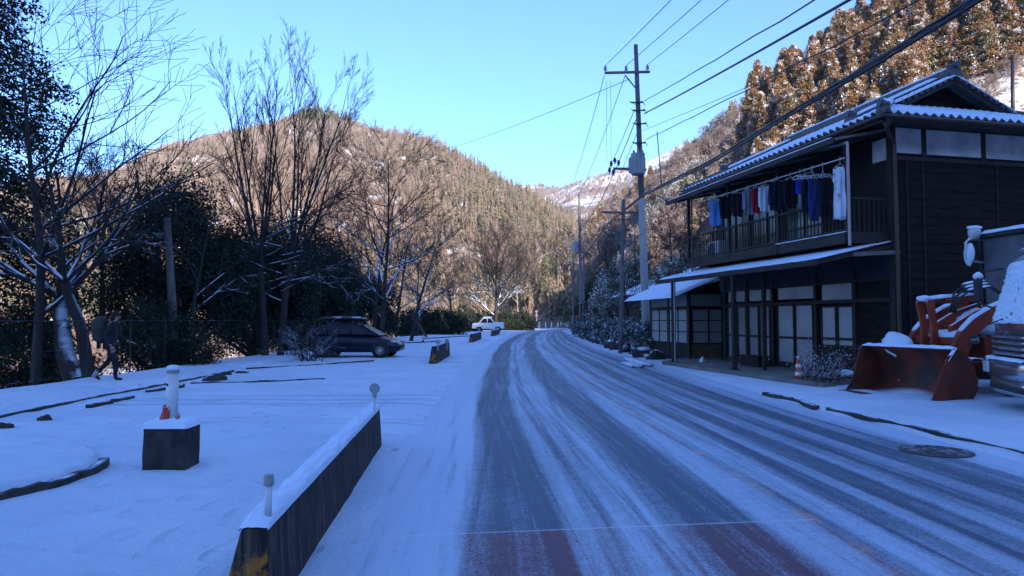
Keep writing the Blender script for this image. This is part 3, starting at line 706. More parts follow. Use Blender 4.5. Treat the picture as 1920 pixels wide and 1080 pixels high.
bb.build('bargeboard', 'beam', roof)
gt = MB(); gt.tube([(EV - .05, ES - .06, EZ - .05), (EV - .05, HL + .86, EZ - .05)], .045, 8); gt.tube([(EV - .05, ES - .06, EZ - .052), (2 * VH - EV, ES - .06, EZ - .052)], .045, 8)
gt.build('gutter', 'gutter', house)
dp = MB(); dp.tube([(EV + .1, ES + .02, EZ - .06), (EV + .35, ES + .3, EZ - .28), (-.05, -.13, EZ - .5), (-.03, -.13, .35)], .048, 8); lathe(dp, (EV + .2, ES + .12, EZ - .27), [(.05, 0), (.1, .1), (.12, .22)], 10)
dp.build('drainpipe', 'gutter', house)
# ---- balcony canopy under the main eave
cp = MB(); cp.add([(-1.62, .05, 6.02), (-1.62, HL + .7, 6.02), (.0, HL + .7, 6.38), (.0, .05, 6.38), (-1.62, .05, 6.07), (-1.62, HL + .7, 6.07), (.0, HL + .7, 6.43), (.0, .05, 6.43)],
                  [(0, 1, 2, 3), (7, 6, 5, 4), (0, 4, 5, 1), (0, 3, 7, 4), (1, 5, 6, 2)])
o = cp.build('canopy', 'soffit', house)
m_ = MB(); m_.box(-1.66, -1.60, .03, HL + .72, 5.95, 6.085); 
for k_ in range(6): m_.bar((-1.55, .3 + k_ * 1.72, 5.985), (0, .3 + k_ * 1.72, 6.34), .06, .07)
m_.build('fascia', 'beam', o); snow_strip('snow', [(-1.5, .1, 6.09), (-1.5, HL + .6, 6.09)], .3, .035, o, seed=2)
# ---- balcony
BX = -1.19; by1 = hu(1602, BX); by0 = .12; byE = hu(1292, BX)
bl = MB(); bl.box(BX, .02, by0, byE, 3.56, 3.70); bl.box(BX - .05, BX + .0, by0, byE, 3.50, 3.78); bl.box(BX, .02, by0 - .05, by0, 3.50, 3.78)
balc = bl.build('balcony', 'beam', house)
snow_strip('snow', [(BX - .03, by0, 3.78), (BX - .03, by0 + 3, 3.78)], .06, .02, balc, seed=4)
rl = MB(); rl.bar((BX, by0, 4.62), (BX, byE, 4.62), .07, .06); rl.bar((BX, by0, 3.84), (BX, byE, 3.84), .05, .05); rl.bar((BX, by0, 4.62), (0, by0, 4.62), .07, .06)
rl.build('rail', 'beam', balc)
n_ = 58
for k_ in range(n_ + 1):
    y = by0 + (byE - by0) * k_ / n_; m_ = MB(); m_.box(BX - .012, BX + .012, y - .014, y + .014, 3.78, 4.60); m_.build('baluster', 'beam', balc)
for k_ in range(1, 8):
    x = BX + 1.15 * k_ / 8; m_ = MB(); m_.box(x - .014, x + .014, by0 - .012, by0 + .012, 3.78, 4.60); m_.build('baluster', 'beam', balc)
for y in (by0 + .05, by0 + 2.9, by0 + 5.6, byE - .05):
    m_ = MB(); m_.box(BX - .05, BX + .05, y - .05, y + .05, 3.5, 6.05); m_.build('balcony_post', 'beam', house)
m_ = MB(); y = hu(1596, BX - .2); m_.tube([(BX - .2, y, 3.4), (BX - .2, y, 5.7), (BX - .12, y + .1, 5.95), (BX, y + .9, 6.06)], .035, 8); m_.build('downpipe', mat('pink_pipe', (.42, .30, .30), rough=.5), house)
m_ = MB(); y = hu(1299, BX - .2); m_.tube([(BX - .2, y, 3.3), (BX - .2, y, 6.0)], .03, 8); m_.build('downpipe', 'gutter', house)
# upper storey sliding windows behind the balcony
for k_, (a, b) in enumerate(((2.6, 4.3), (4.5, 6.2), (6.4, 8.1))):
    m_ = MB(); m_.box(-.03, .02, a, b, 3.75, 5.5); win = m_.build('window', 'window_dark', house)
    fr = MB()
    for y in (a, (a + b) / 2, b): fr.box(-.06, -.03, y - .03, y + .03, 3.75, 5.5)
    for zz in (3.78, 4.35, 4.9, 5.47): fr.box(-.055, -.03, a, b, zz - .02, zz + .02)
    for y in (a + .42, b - .42): fr.box(-.045, -.03, y - .01, y + .01, 3.75, 5.5)
    fr.build('window_frame', 'beam', win)
m_ = MB(); m_.box(-.02, .02, .05, .65, 5.65, 6.2); m_.box(-.02, .02, HL - .6, HL, 5.5, 6.1); m_.build('plaster_panel', 'plaster', house)
# ---- ground floor front
FX = .0
gf = MB(); 
gf.box(-.02, .04, 0.05, hu(1610), .1, 3.0)
gf.build('front_boards', 'boards', house)
def gy_(px): return hu(px, FX)
bays = [(1541, 1603, .85, 2.0, 2.62, 2, 'bay'), (1459, 1527, .25, 2.08, 2.62, 2, 'door'), (1405, 1446, .25, 2.08, 2.62, 2, 'door'), (1366, 1402, .25, 2.08, 2.62, 2, 'door')]
post_mb = MB()
for pa in (1606, 1533, 1452, 1403, 1362): y = gy_(pa); post_mb.box(-.1, .04, y - .06, y + .06, .1, 3.0)
post_mb.box(-.09, .05, .1, gy_(1355), 2.06, 2.16); post_mb.box(-.085, .05, .1, gy_(1355), 2.60, 2.68); post_mb.box(-.08, .05, .1, gy_(1355), .1, .24)
post_mb.build('front_frame', 'beam', house)
nb = MB(); nb.box(-.05, .03, .1, gy_(1352), 2.68, 3.42); nb.build('blue_board', 'navy', house)
for (pa, pb, z0, z1, z2, n, kd) in bays:
    ya, yb = gy_(pb) + .03, gy_(pa) - .03
    w1 = (yb - ya) / n
    for k_ in range(n):
        a, b = ya + k_ * w1, ya + (k_ + 1) * w1
        m_ = MB(); m_.box(-.012 - .03 * (k_ % 2), .01, a + .03, b - .03, z0, z1); dn = m_.build('sliding_door' if kd == 'door' else 'window', 'frosted' if pa > 1450 else 'frosted_dark', house)
        f_ = MB(); x0 = -.045 - .03 * (k_ % 2)
        f_.box(x0, x0 + .03, a, a + .045, z0 - .02, z1); f_.box(x0, x0 + .03, b - .045, b, z0 - .02, z1); f_.box(x0 + .002, x0 + .03, a, b, z0 - .02, z0 + .06)
        f_.box(x0 + .002, x0 + .03, a, b, z1 - .05, z1); zm = 1.06 if kd == 'door' else 1.08; f_.box(x0 + .002, x0 + .03, a, b, zm - .035, zm + .035); f_.build('door_frame' if kd == 'door' else 'window_frame', 'beam', dn)
    m_ = MB(); m_.box(-.012, .01, ya, yb, z1 + .16, z2 - .02); m_.build('transom', 'frosted', house)
    if kd == 'bay': m_ = MB(); m_.box(-.03, .02, ya - .05, yb + .05, .2, z0 - .03); m_.build('wall_board', 'dark_wood', house)
# awning over the shop front
AE = -2.24; AZ = 3.03
ay0 = hu(1531, AE); ay1 = ay0 + 9.0
aw = MB(); aw.add([(AE, ay0, AZ), (AE, ay1, AZ), (0, ay1, 3.53), (0, ay0, 3.53), (AE, ay0, AZ + .04), (AE, ay1, AZ + .04), (0, ay1, 3.57), (0, ay0, 3.57)], [(0, 1, 2, 3), (7, 6, 5, 4), (0, 4, 5, 1), (0, 3, 7, 4), (1, 5, 6, 2)])
aw.box(AE - .04, AE + .04, ay0 - .03, ay1 + .03, AZ - .11, AZ + .03)
for k_ in range(7): y = ay0 + .05 + k_ * 1.48; aw.bar((AE, y, AZ - .05), (0, y, 3.45), .07, .08)
awn = aw.build('awning', 'beam', house)
ns = 60; V = []
for j in range(13):
    for i in range(ns + 1):
        x = AE - .03 + 2.2 * j / 12; y = ay0 + (ay1 - ay0) * i / ns; V.append((x, y, AZ + .04 + (x - AE) * .5 / 2.24 + (0.0 if j == 0 or i in (0, ns) else .06) + (float(fbm(x * 3, y * 3)) - .5) * .03))
f = [(j * (ns + 1) + i, j * (ns + 1) + i + 1, (j + 1) * (ns + 1) + i + 1, (j + 1) * (ns + 1) + i) for j in range(12) for i in range(ns)]
new_obj('snow', np_mesh('snow', V, f), 'snow', awn, True)
for px in (1375, 1262):
    y = hu(px, AE + .05); m_ = MB(); m_.box(AE, AE + .12, y - .055, y + .055, .1, AZ - .03); m_.box(AE - .06, AE + .18, y - .11, y + .11, .05, .16); m_.build('awning_post', 'beam', house)
y = hu(1432, -1.4); m_ = MB(); m_.box(-1.45, -1.35, y - .05, y + .05, .1, 3.2); m_.build('awning_post', 'beam', house)
y = hu(1266, AE); m_ = MB(); m_.tube([(AE - .08, y - .1, .15), (AE - .08, y - .1, 2.9)], .022, 6); m_.build('downpipe', 'pole', house)
m_ = MB(); m_.bar((0.05, -.08, 3.28), (-1.2, -.02, 3.2), .1, .1); m_.build('side_beam', 'pole_dark', house)
# ---- low wing at the far end with its own lean-to roof
X1 = -.62; wy0 = hu(1291, X1); wy1 = wy0 + 3.5
print('wing', wy0, wy1, 'bal', byE, 'awn', ay0, ay1)
wing = empty('wing', (0, 0, 0)); wing.parent = house
m_ = MB(); m_.box(X1 + .03, 1.2, wy0 + .03, wy1, .0, 2.75); m_.prism([(X1 + .03, 2.74), (1.2, 2.74), (1.2, 3.2)], wy0 + .03, wy0 + .08, 'y'); m_.build('wall', 'dark_wood', wing)
m_ = MB(); m_.box(X1, X1 + .02, wy0, wy1, 2.1, 2.6); m_.box(X1 + .05, .95, wy0 + .005, wy0 + .03, 2.12, 2.6); m_.build('plaster_panel', 'plaster_grey', wing)
fr = MB()
for y in (wy0, (wy0 + wy1) / 2, wy1): fr.box(X1 - .03, X1 + .04, y - .06, y + .06, .1, 2.7)
fr.box(X1 - .035, X1 + .05, wy0 - .065, wy0 + .1, .1, 2.7); fr.box(X1 - .02, X1 + .03, wy0, wy1, 2.04, 2.14); fr.box(X1 - .02, 1.0, wy0 - .02, wy0 + .03, 2.04, 2.14); fr.box(X1 - .02, 1.0, wy0 - .021, wy0 + .03, 2.62, 2.7)
fr.build('frame', 'beam', wing)
m_ = MB(); m_.box(X1 - .01, X1 + .02, wy0, wy1, .1, .64); m_.build('lower_boards', 'dark_wood', wing)
m_ = MB(); m_.box(X1 + .1, .95, wy0 - .01, wy0 + .02, .1, .66); m_.build('lower_boards', mat('tan_board', (.16, .115, .06), (.10, .07, .04), rough=.7), wing)
for a, b in ((wy0 + .08, (wy0 + wy1) / 2 - .07), ((wy0 + wy1) / 2 + .07, wy1 - .08)):
    m_ = MB(); m_.box(X1 - .005, X1 + .02, a, b, .68, 2.04); wn = m_.build('window', 'frosted', wing); f_ = MB()
    for y in (a + .02, (a + b) / 2, b - .02): f_.box(X1 - .03, X1 - .005, y - .03, y + .03, .66, 2.04)
    for zz in (.70, 1.14, 1.58, 2.02): f_.box(X1 - .025, X1 - .005, a, b, zz - .02, zz + .02)
    f_.build('window_frame', 'beam', wn)
m_ = MB(); m_.box(X1 + .1, .92, wy0 - .005, wy0 + .02, .68, 2.04); wn = m_.build('window', 'frosted', wing); f_ = MB()
for x in (X1 + .12, (X1 + .92) / 2 + .05, .9): f_.box(x - .025, x + .025, wy0 - .035, wy0 - .005, .66, 2.04)
for zz in (.70, 1.14, 1.58, 2.02): f_.box(X1 + .1, .92, wy0 - .03, wy0 - .005, zz - .02, zz + .02)
f_.build('window_frame', 'beam', wn)
wr = MB(); e0 = X1 - 1.0
wr.add([(e0, wy0 - .75, 2.42), (e0, wy1 + .5, 2.42), (1.1, wy1 + .5, 3.30), (1.1, wy0 - .75, 3.30), (e0, wy0 - .75, 2.47), (e0, wy1 + .5, 2.47), (1.1, wy1 + .5, 3.35), (1.1, wy0 - .75, 3.35)], [(0, 1, 2, 3), (7, 6, 5, 4), (0, 4, 5, 1), (0, 3, 7, 4), (1, 5, 6, 2), (2, 6, 7, 3)])
wro = wr.build('roof', 'beam', wing)
V = []
for j in range(15):
    for i in range(31):
        x = e0 - .06 + 2.1 * j / 14; y = wy0 - .8 + (wy1 - wy0 + 1.3) * i / 30; V.append((x, y, 2.44 + (x - e0) * .42 + (.0 if j == 0 or i in (0, 30) else .09) + (float(fbm(x * 3, y * 3)) - .5) * .03))
f = [(j * 31 + i, j * 31 + i + 1, (j + 1) * 31 + i + 1, (j + 1) * 31 + i) for j in range(14) for i in range(30)]
new_obj('snow', np_mesh('snow', V, f), 'snow', wro, True)
# concrete forecourt under the awning
fc = MB(); fcp = [hw(-2.5, hu(1540, -2.5), 0), hw(-2.45, hu(1240, -2.45), 0), hw(0.4, 11.2, 0), hw(.4, .2, 0)]
n = 4; fc.add([(p[0], p[1], .02) for p in fcp] + [(p[0], p[1], .135) for p in fcp], [(3, 2, 1, 0), (4, 5, 6, 7)] + [(i, (i + 1) % 4, 4 + (i + 1) % 4, 4 + i) for i in range(4)])
tag(fc.build('forecourt', 'concrete'), kind='structure')
# things under the awning
p = hw(-.75, hu(1412, -.75), .135); t_ = empty('wooden_bench', p, math.atan(.2217), label='low dark wooden box bench in front of the sliding doors', cat='bench')
m_ = MB(); m_.box(-.2, .2, -.55, .55, .30, .35); m_.build('seat', 'dark_wood', t_, bevel=.01); m_ = MB(); m_.box(-.17, .17, -.5, .5, .02, .30); m_.build('box_base', 'dark_wood', t_)
p = at(1316, 683, 23.8); p[2] = .135; m_ = MB(); m_.blob((0, 0, .05), .09, 3); m_.blob((.1, .05, .03), .06, 4); m_.blob((.02, 0, .14), .05, 5)
o = m_.build('snow_lump', 'snow', smooth=True); o.location = p; tag(o, 'small lump of snow lying on the bare concrete under the awning', 'snow lump')
p = hw(-.9, by0 + 6.9, 3.70); t_ = empty('air_conditioner', p, math.atan(.2217), label='white outdoor air conditioner unit behind the balcony railing', cat='air conditioner')
m_ = MB(); m_.box(-.15, .15, -.4, .4, .05, .62); m_.build('casing', 'pvc', t_, bevel=.02); m_ = MB(); lathe(m_, (-.155, .1, .33), [(.24, 0), (.24, -.01), (.2, -.012)], 20, 'x'); m_.build('fan_grille', 'iron', t_)

# ---- laundry
LP0 = at(1583, 296, hw(-1.45, .1, 0)[1]); LP1 = at(1294, 384, hw(-1.45, 8.2, 0)[1])
t_ = tag(MB().tube([LP0, LP1], .016, 6).build('laundry_pole', 'pvc'), 'long thin laundry pole hanging in front of the balcony', 'laundry pole')
def on_pole(px):
    k = (px - 960) / F; a, b = LP0, LP1; s = (a[0] - a[1] * k) / ((b[1] - a[1]) * k - (b[0] - a[0])); return a + (b - a) * s
def cloth(outline, c, px_m, name, m, parent, th=.035, seed=0, fold=.03):
    """outline: list of rows (y_top_down 0..1, left, right) in metres around the hanging point"""
    V = []; nr = 16; ncx = 14; ys = [r[0] for r in outline]
    for i in range(nr + 1):
        y = ys[0] + (ys[-1] - ys[0]) * i / nr; l = np.interp(y, ys, [r[1] for r in outline]); r_ = np.interp(y, ys, [r[2] for r in outline])
        for j in range(ncx + 1):
            u = j / ncx; x = l + (r_ - l) * u; k_ = min(1, (y - ys[0]) * 3)
            V.append((x, fold * k_ * math.sin(u * 13 + seed) + .02 * math.sin(y * 7 + seed * 2 + u * 3), -y + (0.012 * math.sin(u * 9 + seed) if i == nr else 0)))
    f = [(i * (ncx + 1) + j, i * (ncx + 1) + j + 1, (i + 1) * (ncx + 1) + j + 1, (i + 1) * (ncx + 1) + j) for i in range(nr) for j in range(ncx)]
    o = new_obj(name, np_mesh(name, V, f), m, parent, True); md = o.modifiers.new('solid', 'SOLIDIFY'); md.thickness = th; md.offset = 0; return o
def hanger(parent, wd, drop=.2):
    m_ = MB(); m_.tube([(0, 0, .0), (.03, 0, .03), (.0, 0, .055), (-.02, 0, .03)], .006, 5); m_.tube([(0, 0, 0), (0, 0, -drop * .5)], .006, 5)
    m_.tube([(-wd / 2, 0, -drop), (0, 0, -drop * .5), (wd / 2, 0, -drop), (-wd / 2, 0, -drop)], .01, 5); m_.build('hanger', 'pvc', parent)
def garment(name, px0, px1, y0, y1, m, label, cat, kind='shirt', seed=0, dz=.0):
    pc = (px0 + px1) / 2; c = on_pole(pc); d = c[1]; wdt = (px1 - px0) / F * d; zt = at(pc, y0, d)[2] - c[2]; hb = (y1 - y0) / F * d
    t = empty(name, c, 0, label=label, cat=cat, group='laundry on the balcony pole')
    dp_ = max(.08, -zt); hanger(t, wdt * .8, dp_)
    h = wdt / 2; z0 = dp_ - .01
    if kind == 'shirt':
        cloth([(z0, -h * .3, h * .3), (z0 + .07, -h * .72, h * .72), (z0 + .2, -h * .78, h * .78), (z0 + hb, -h * .8, h * .8)], c, 0, 'cloth', m, t, seed=seed)
        for s_ in (-1, 1):
            a = h * .62 * s_; b = h * 1.0 * s_; lo, hi = sorted((a, b))
            o = cloth([(z0 + .06, min(lo, a), max(a, a + .05 * s_)), (z0 + .16, lo, hi), (z0 + hb * .82, lo + .02, hi)], c, 0, 'sleeve', m, t, th=.05, seed=seed + 1)
    elif kind == 'dress':
        cloth([(z0, -h * .35, h * .35), (z0 + .06, -h * .8, h * .8), (z0 + .25, -h * .85, h * .9), (z0 + hb * .5, -h * .8, h * .8), (z0 + hb, -h, h)], c, 0, 'cloth', m, t, seed=seed, fold=.045)
        for s_ in (-1, 1):
            a = h * .7 * s_; b = h * 1.05 * s_; lo, hi = sorted((a, b)); cloth([(z0 + .05, lo, hi), (z0 + .38, lo, hi + .02)], c, 0, 'sleeve', m, t, th=.04, seed=seed + 1)
    elif kind == 'towel': cloth([(z0, -h, h), (z0 + hb, -h * .97, h * .99)], c, 0, 'cloth', m, t, th=.02, seed=seed, fold=.02)
    elif kind == 'trousers':
        for s_ in (-1, 1):
            lo, hi = sorted((0, h * .95 * s_)); cloth([(z0, lo, hi), (z0 + hb * .4, lo, hi), (z0 + hb, lo * .75 + .0, hi * .75)], c, 0, 'trouser_leg', m, t, th=.05, seed=seed + s_)
    return t
def cmat(n, a, b=None): return mat('cloth_' + n, a, b, rough=.9, scale=5, spec=.1)
garment('towel', 1333, 1358, 377, 424, cmat('blue', (.10, .26, .60)), 'bright blue towel hanging at the left end of the laundry pole', 'towel', 'towel', 1)
garment('jumper', 1352, 1374, 368, 411, cmat('ink', (.012, .013, .022)), 'black jumper hanging beside the blue towel', 'jumper', 'shirt', 2)
garment('jumper', 1374, 1396, 362, 407, cmat('plum', (.03, .018, .028)), 'very dark plum jumper hanging to the left of the pale grey shirt', 'jumper', 'shirt', 3)
garment('long_shirt', 1396, 1416, 355, 403, cmat('grey', (.20, .23, .30)), 'pale blue grey shirt hanging to the left of the red shirt', 'shirt', 'shirt', 4)
garment('red_shirt', 1413, 1431, 353, 401, cmat('red', (.30, .02, .035)), 'dark red shirt hanging between a grey shirt and a white one', 'shirt', 'shirt', 5)
garment('white_shirt', 1426, 1454, 349, 398, cmat('white', (.55, .62, .72)), 'white long sleeved shirt hanging right of the red shirt', 'shirt', 'shirt', 6)
garment('dark_jacket', 1445, 1476, 340, 396, cmat('navy1', (.016, .018, .034)), 'dark navy long sleeved jacket hanging right of the white shirt', 'jacket', 'shirt', 7)
garment('dark_jacket', 1474, 1499, 337, 392, cmat('navy2', (.012, .013, .02)), 'black jacket hanging left of the square peg rack', 'jacket', 'shirt', 8)
c = on_pole(1526); rk = empty('peg_rack', c, 0, label='white plastic peg rack hung from the laundry pole with trousers below', cat='peg rack')
wdt = 62 / F * c[1]; m_ = MB(); dzr = at(1526, 331, c[1])[2] - c[2]
for yy in (-.18, .18): m_.bar((-wdt / 2, yy, dzr - .04), (wdt / 2, yy, dzr + .03), .02)
for k_ in range(5): x = -wdt / 2 + wdt * k_ / 4; m_.bar((x, -.18, dzr), (x, .18, dzr), .015)
m_.build('frame', 'pvc', rk); m_ = MB()
m_.tube([(0, 0, .05), (0, 0, dzr * .5)], .008, 5)
for s_ in (-1, 1): m_.tube([(0, 0, dzr * .5), (s_ * wdt / 2, 0, dzr)], .006, 4)
m_.build('hook', 'pvc', rk); m_ = MB()
for k_ in range(11): x = -wdt / 2 + wdt * k_ / 10; m_.box(x - .008, x + .008, -.2, -.185, dzr - .09, dzr - .01)
m_.build('pegs', 'pvc', rk)
garment('blue_shorts', 1497, 1512, 338, 364, cmat('royal', (.03, .06, .45)), 'small royal blue shorts pegged at the left of the peg rack', 'shorts', 'trousers', 9)
garment('dark_trousers', 1506, 1521, 338, 400, cmat('navy3', (.02, .022, .05)), 'dark navy trousers pegged between the blue shorts and blue jeans', 'trousers', 'trousers', 10)
garment('blue_jeans', 1519, 1539, 336, 416, cmat('jean', (.03, .045, .16)), 'longest blue jeans pegged under the middle of the peg rack', 'jeans', 'trousers', 11)
garment('black_trousers', 1539, 1557, 334, 408, cmat('blk', (.015, .015, .022)), 'black trousers pegged at the right end of the peg rack', 'trousers', 'trousers', 12)
garment('patterned_dress', 1568, 1594, 314, 414, mat('cloth_pattern', (.62, .68, .78), (.20, .28, .42), scale=9, rough=.9, contrast=(.60, .66)), 'long white dress with faint blue pattern hanging at the right end of the pole', 'dress', 'dress', 13)

# ================================================================== POLES AND WIRES
def insulator(mb, c, h=.32):
    lathe(mb, c, [(.03, 0), (.03, h * .3), (.09, h * .35), (.05, h * .5), (.09, h * .6), (.05, h * .75), (.07, h * .85), (.03, h)], 8)
def utility_pole(base, top, r0, r1, label, mt='pole', upper=None):
    t = empty('utility_pole', base, label=label, cat='utility pole'); b = Vector(base); tp = Vector(top) - b
    pts = [tp * (i / 8) for i in range(9)]; rs = [r0 + (r1 - r0) * i / 8 for i in range(9)]
    if upper:
        ks = [i for i in range(9) if i / 8 <= upper]; n = len(ks); MB().tube(pts[:n], rs[:n], 14).build('shaft', mt, t, True); MB().tube(pts[n - 1:], [r * .9 for r in rs[n - 1:]], 14).build('upper_shaft', 'pole_dark', t, True)
    else: MB().tube(pts, rs, 12).build('shaft', mt, t, True)
    return t
def loc(t, p): return tuple(Vector(p) - t.location)
D1 = 31.5
b1 = at(1213, 600, D1); b1[2] = 0; tp1 = at(1192, 84, D1)
P1 = utility_pole(b1, tp1, .20, .105, 'tall concrete utility pole beside the house carrying a grey transformer', upper=.56)
c0, c1 = at(1133, 139, D1), at(1217, 137, D1 + .1); m_ = MB(); m_.bar(loc(P1, c0 + [0, -.16, 0]), loc(P1, c1 + [0, -.16, 0]), .1, .1); m_.bar(loc(P1, at(1172, 141, D1 - .16)), loc(P1, at(1194, 168, D1 - .14)), .05); m_.build('crossarm', 'pole_dark', P1)
INS = []
for px, py in ((1135, 136), (1174, 136), (1214, 134)):
    p = at(px, py, D1 - .16); m_ = MB(); insulator(m_, loc(P1, p)); m_.build('insulator', 'porcelain', P1); INS.append(p + [0, 0, .33])
m_ = MB(); cx = at(1196, 308, D1 - .42); lc = loc(P1, cx); lathe(m_, (lc[0] , lc[1], lc[2] - .48), [(.30, 0), (.32, .05), (.32, .85), (.33, .9), (.33, .96), (.1, 1.02)], 18)
for k_ in range(3): a = -.5 + k_ * .5; lathe(m_, (lc[0] + a * .4, lc[1] - .08, lc[2] + .5), [(.04, 0), (.06, .06), (.03, .14)], 8)
for k_ in range(10): a = 2 * math.pi * k_ / 10; m_.bar((lc[0] + .33 * math.cos(a), lc[1] + .33 * math.sin(a), lc[2] - .35), (lc[0] + .33 * math.cos(a), lc[1] + .33 * math.sin(a), lc[2] + .3), .02, .04)
tr = m_.build('transformer', 'steel', P1)
m_ = MB(); lathe(m_, (lc[0] - .22, lc[1] + .1, lc[2] - .35), [(.2, 0), (.2, .6), (.15, .7)], 12); m_.build('transformer', 'steel', P1)
m_ = MB(); a0 = at(1150, 316, D1 - .3); a1 = at(1212, 318, D1 - .3); m_.bar(loc(P1, a0), loc(P1, a1), .1, .1); lathe(m_, loc(P1, at(1196, 323, D1 - .35)), [(.36, 0), (.36, .05)], 16)
m_.build('platform', 'pole_dark', P1); m_ = MB()
for px, py in ((1146, 306), (1153, 300), (1160, 304), (1150, 322), (1143, 318)): insulator(m_, loc(P1, at(px, py + 8, D1 - .3)), .3)
m_.build('cutouts', 'iron', P1)
for k_, (px, py) in enumerate(((1194, 192), (1198, 207), (1200, 232), (1199, 268))):
    m_ = MB()
    p = loc(P1, at(px, py, D1 - .18)); m_.tube([(p[0] - .35, p[1], p[2] + .05), (p[0] - .1, p[1] - .1, p[2] - .12), (p[0] + .25, p[1] - .05, p[2] + .05), (p[0] + .38, p[1], p[2] - .15)], .018, 5); m_.bar((p[0] - .3, p[1], p[2]), (p[0] + .3, p[1], p[2]), .05, .05); m_.build('cable_bracket', 'wire', P1)

m_ = MB(); q = loc(P1, at(1234, 400, D1 + 1)); # slim side rod with clamp
m_.tube([loc(P1, at(1240, 345, D1 + 3)), loc(P1, at(1232, 247, D1 + 3))], .025, 6)
m_.build('side_rod', 'wire', P1)
D2 = 33.0
b2 = at(1163, 600, D2); b2[2] = 0
P2 = utility_pole(b2, at(1169, 374, D2), .11, .09, 'slim grey steel pole with two low crossarms among the roadside shrubs', 'pole_dark')
m_ = MB(); m_.bar(loc(P2, at(1127, 398, D2 - .1)), loc(P2, at(1199, 399, D2 - .1)), .08, .1); m_.bar(loc(P2, at(1150, 412, D2 - .1)), loc(P2, at(1212, 411, D2 - .1)), .06, .07); m_.bar(loc(P2, at(1158, 445, D2 - .1)), loc(P2, at(1192, 456, D2 - .1)), .07, .09)
m_.build('crossarm', 'pole_dark', P2)
D3 = 66.0
b3 = at(1090, 600, D3); b3[2] = 0
P3 = utility_pole(b3, at(1086, 364, D3), .2, .11, 'tall utility pole with crossarm standing farther down the road', 'pole_dark')
m_ = MB(); m_.bar(loc(P3, at(1059, 388, D3)), loc(P3, at(1095, 387, D3)), .12, .14); m_.bar(loc(P3, at(1079, 414, D3)), loc(P3, at(1096, 413, D3)), .1, .12)
m_.build('crossarm', 'pole_dark', P3); INS3 = []
for px in (1060, 1077, 1094): m_ = MB(); p = at(px, 387, D3); insulator(m_, loc(P3, p), .35); m_.build('insulator', 'porcelain', P3); INS3.append(p + [0, 0, .36])
m_ = MB(); lathe(m_, loc(P3, at(1079, 472, D3 - .4)), [(.3, 0), (.3, .9), (.2, 1.0)], 12); m_.build('transformer', 'steel', P3)
D4 = 74.0; b4 = at(1075, 600, D4); b4[2] = 0
P4 = utility_pole(b4, at(1075, 452, D4), .13, .1, 'thin pole left of the farther utility pole with small switch boxes', 'pole_dark')
m_ = MB(); m_.bar(loc(P4, at(1062, 468, D4)), loc(P4, at(1086, 467, D4)), .1, .12); 
for px in (1064, 1069, 1083): q = loc(P4, at(px, 462, D4)); m_.box(q[0] - .15, q[0] + .15, q[1] - .15, q[1] + .15, q[2] - .2, q[2] + .35)
m_.build('crossarm', 'iron', P4)
D5 = 62.0; b5 = at(1094, 600, D5); b5[2] = 0
utility_pole(b5, at(1094, 470, D5), .1, .08, 'short plain steel pole just right of the farther utility pole', 'pole_dark')
def wire(p, q, sag, r, label, mt='wire', n=28, wob=0):
    p = np.array(p, float); q = np.array(q, float); pts = []
    for i in range(n + 1):
        t = i / n; c = p + (q - p) * t; c[2] -= sag * 4 * t * (1 - t)
        if wob: c[2] += wob * math.sin(i * 2.1) ; c[0] += wob * math.cos(i * 1.7)
        pts.append(c)
    o = MB().tube(pts, r, 5).build('overhead_wire', mt, smooth=True); return tag(o, label, 'wire', 'overhead wires')
def ext(a, b, Y):   # continue the straight run a -> b back over the camera to distance Y
    a = np.array(a); b = np.array(b); return a + (b - a) * ((Y - a[1]) / (b[1] - a[1]))
YB = -14.0
names = ['left', 'middle', 'right']
for k_, (px, lab) in enumerate(((1248, 'high voltage wire from the left insulator of the near pole to the upper picture edge'), (1303, 'high voltage wire from the middle insulator of the near pole to the upper edge'), (1352, 'high voltage wire from the right insulator of the near pole to the upper edge'))):
    wire(INS[k_], ext(INS[k_], at(px, 0, 21.2 - k_ * .3), YB), .25, .014, lab)
def wpx(a, da, b, db, r, lab, sag=.15, wob=0):
    A = at(*a, da); B = at(*b, db); wire(A, ext(A, B, YB), sag, r, lab, wob=wob)
wpx((1207, 190), D1, (1503, 0), 12.5, .017, 'thin twisted cable rising right from just below the crossarm of the near pole', wob=.012)
wpx((1208, 213), D1, (1555, 0), 11.5, .028, 'thick cable rising right from the neck of the near pole', .2)
wpx((1211, 262), D1, (1640, 30), 12.0, .016, 'wavy thin cable passing in front of the cedar hillside', wob=.02)
wpx((1192, 250), D1 + 2, (1500, 110), 15.5, .009, 'finest line rising right behind the wavy thin cable')
A = at(1090, 487, 60); B = at(1213, 355, 27.5); m3 = at(1450, 232, 13.3); m4 = at(1830, 0, 6.9)
def poly_wire(pts, r, lab, wob=0.0, seed=0):
    P = []; rr = random.Random(seed)
    for a, b in zip(pts[:-1], pts[1:]):
        for i in range(10): P.append(np.array(a) + (np.array(b) - np.array(a)) * i / 10 + np.array([rr.uniform(-wob, wob), 0, rr.uniform(-wob, wob)]))
    P.append(np.array(pts[-1])); return tag(MB().tube(P, r, 6).build('overhead_wire', 'wire', smooth=True), lab, 'wire', 'overhead wires')
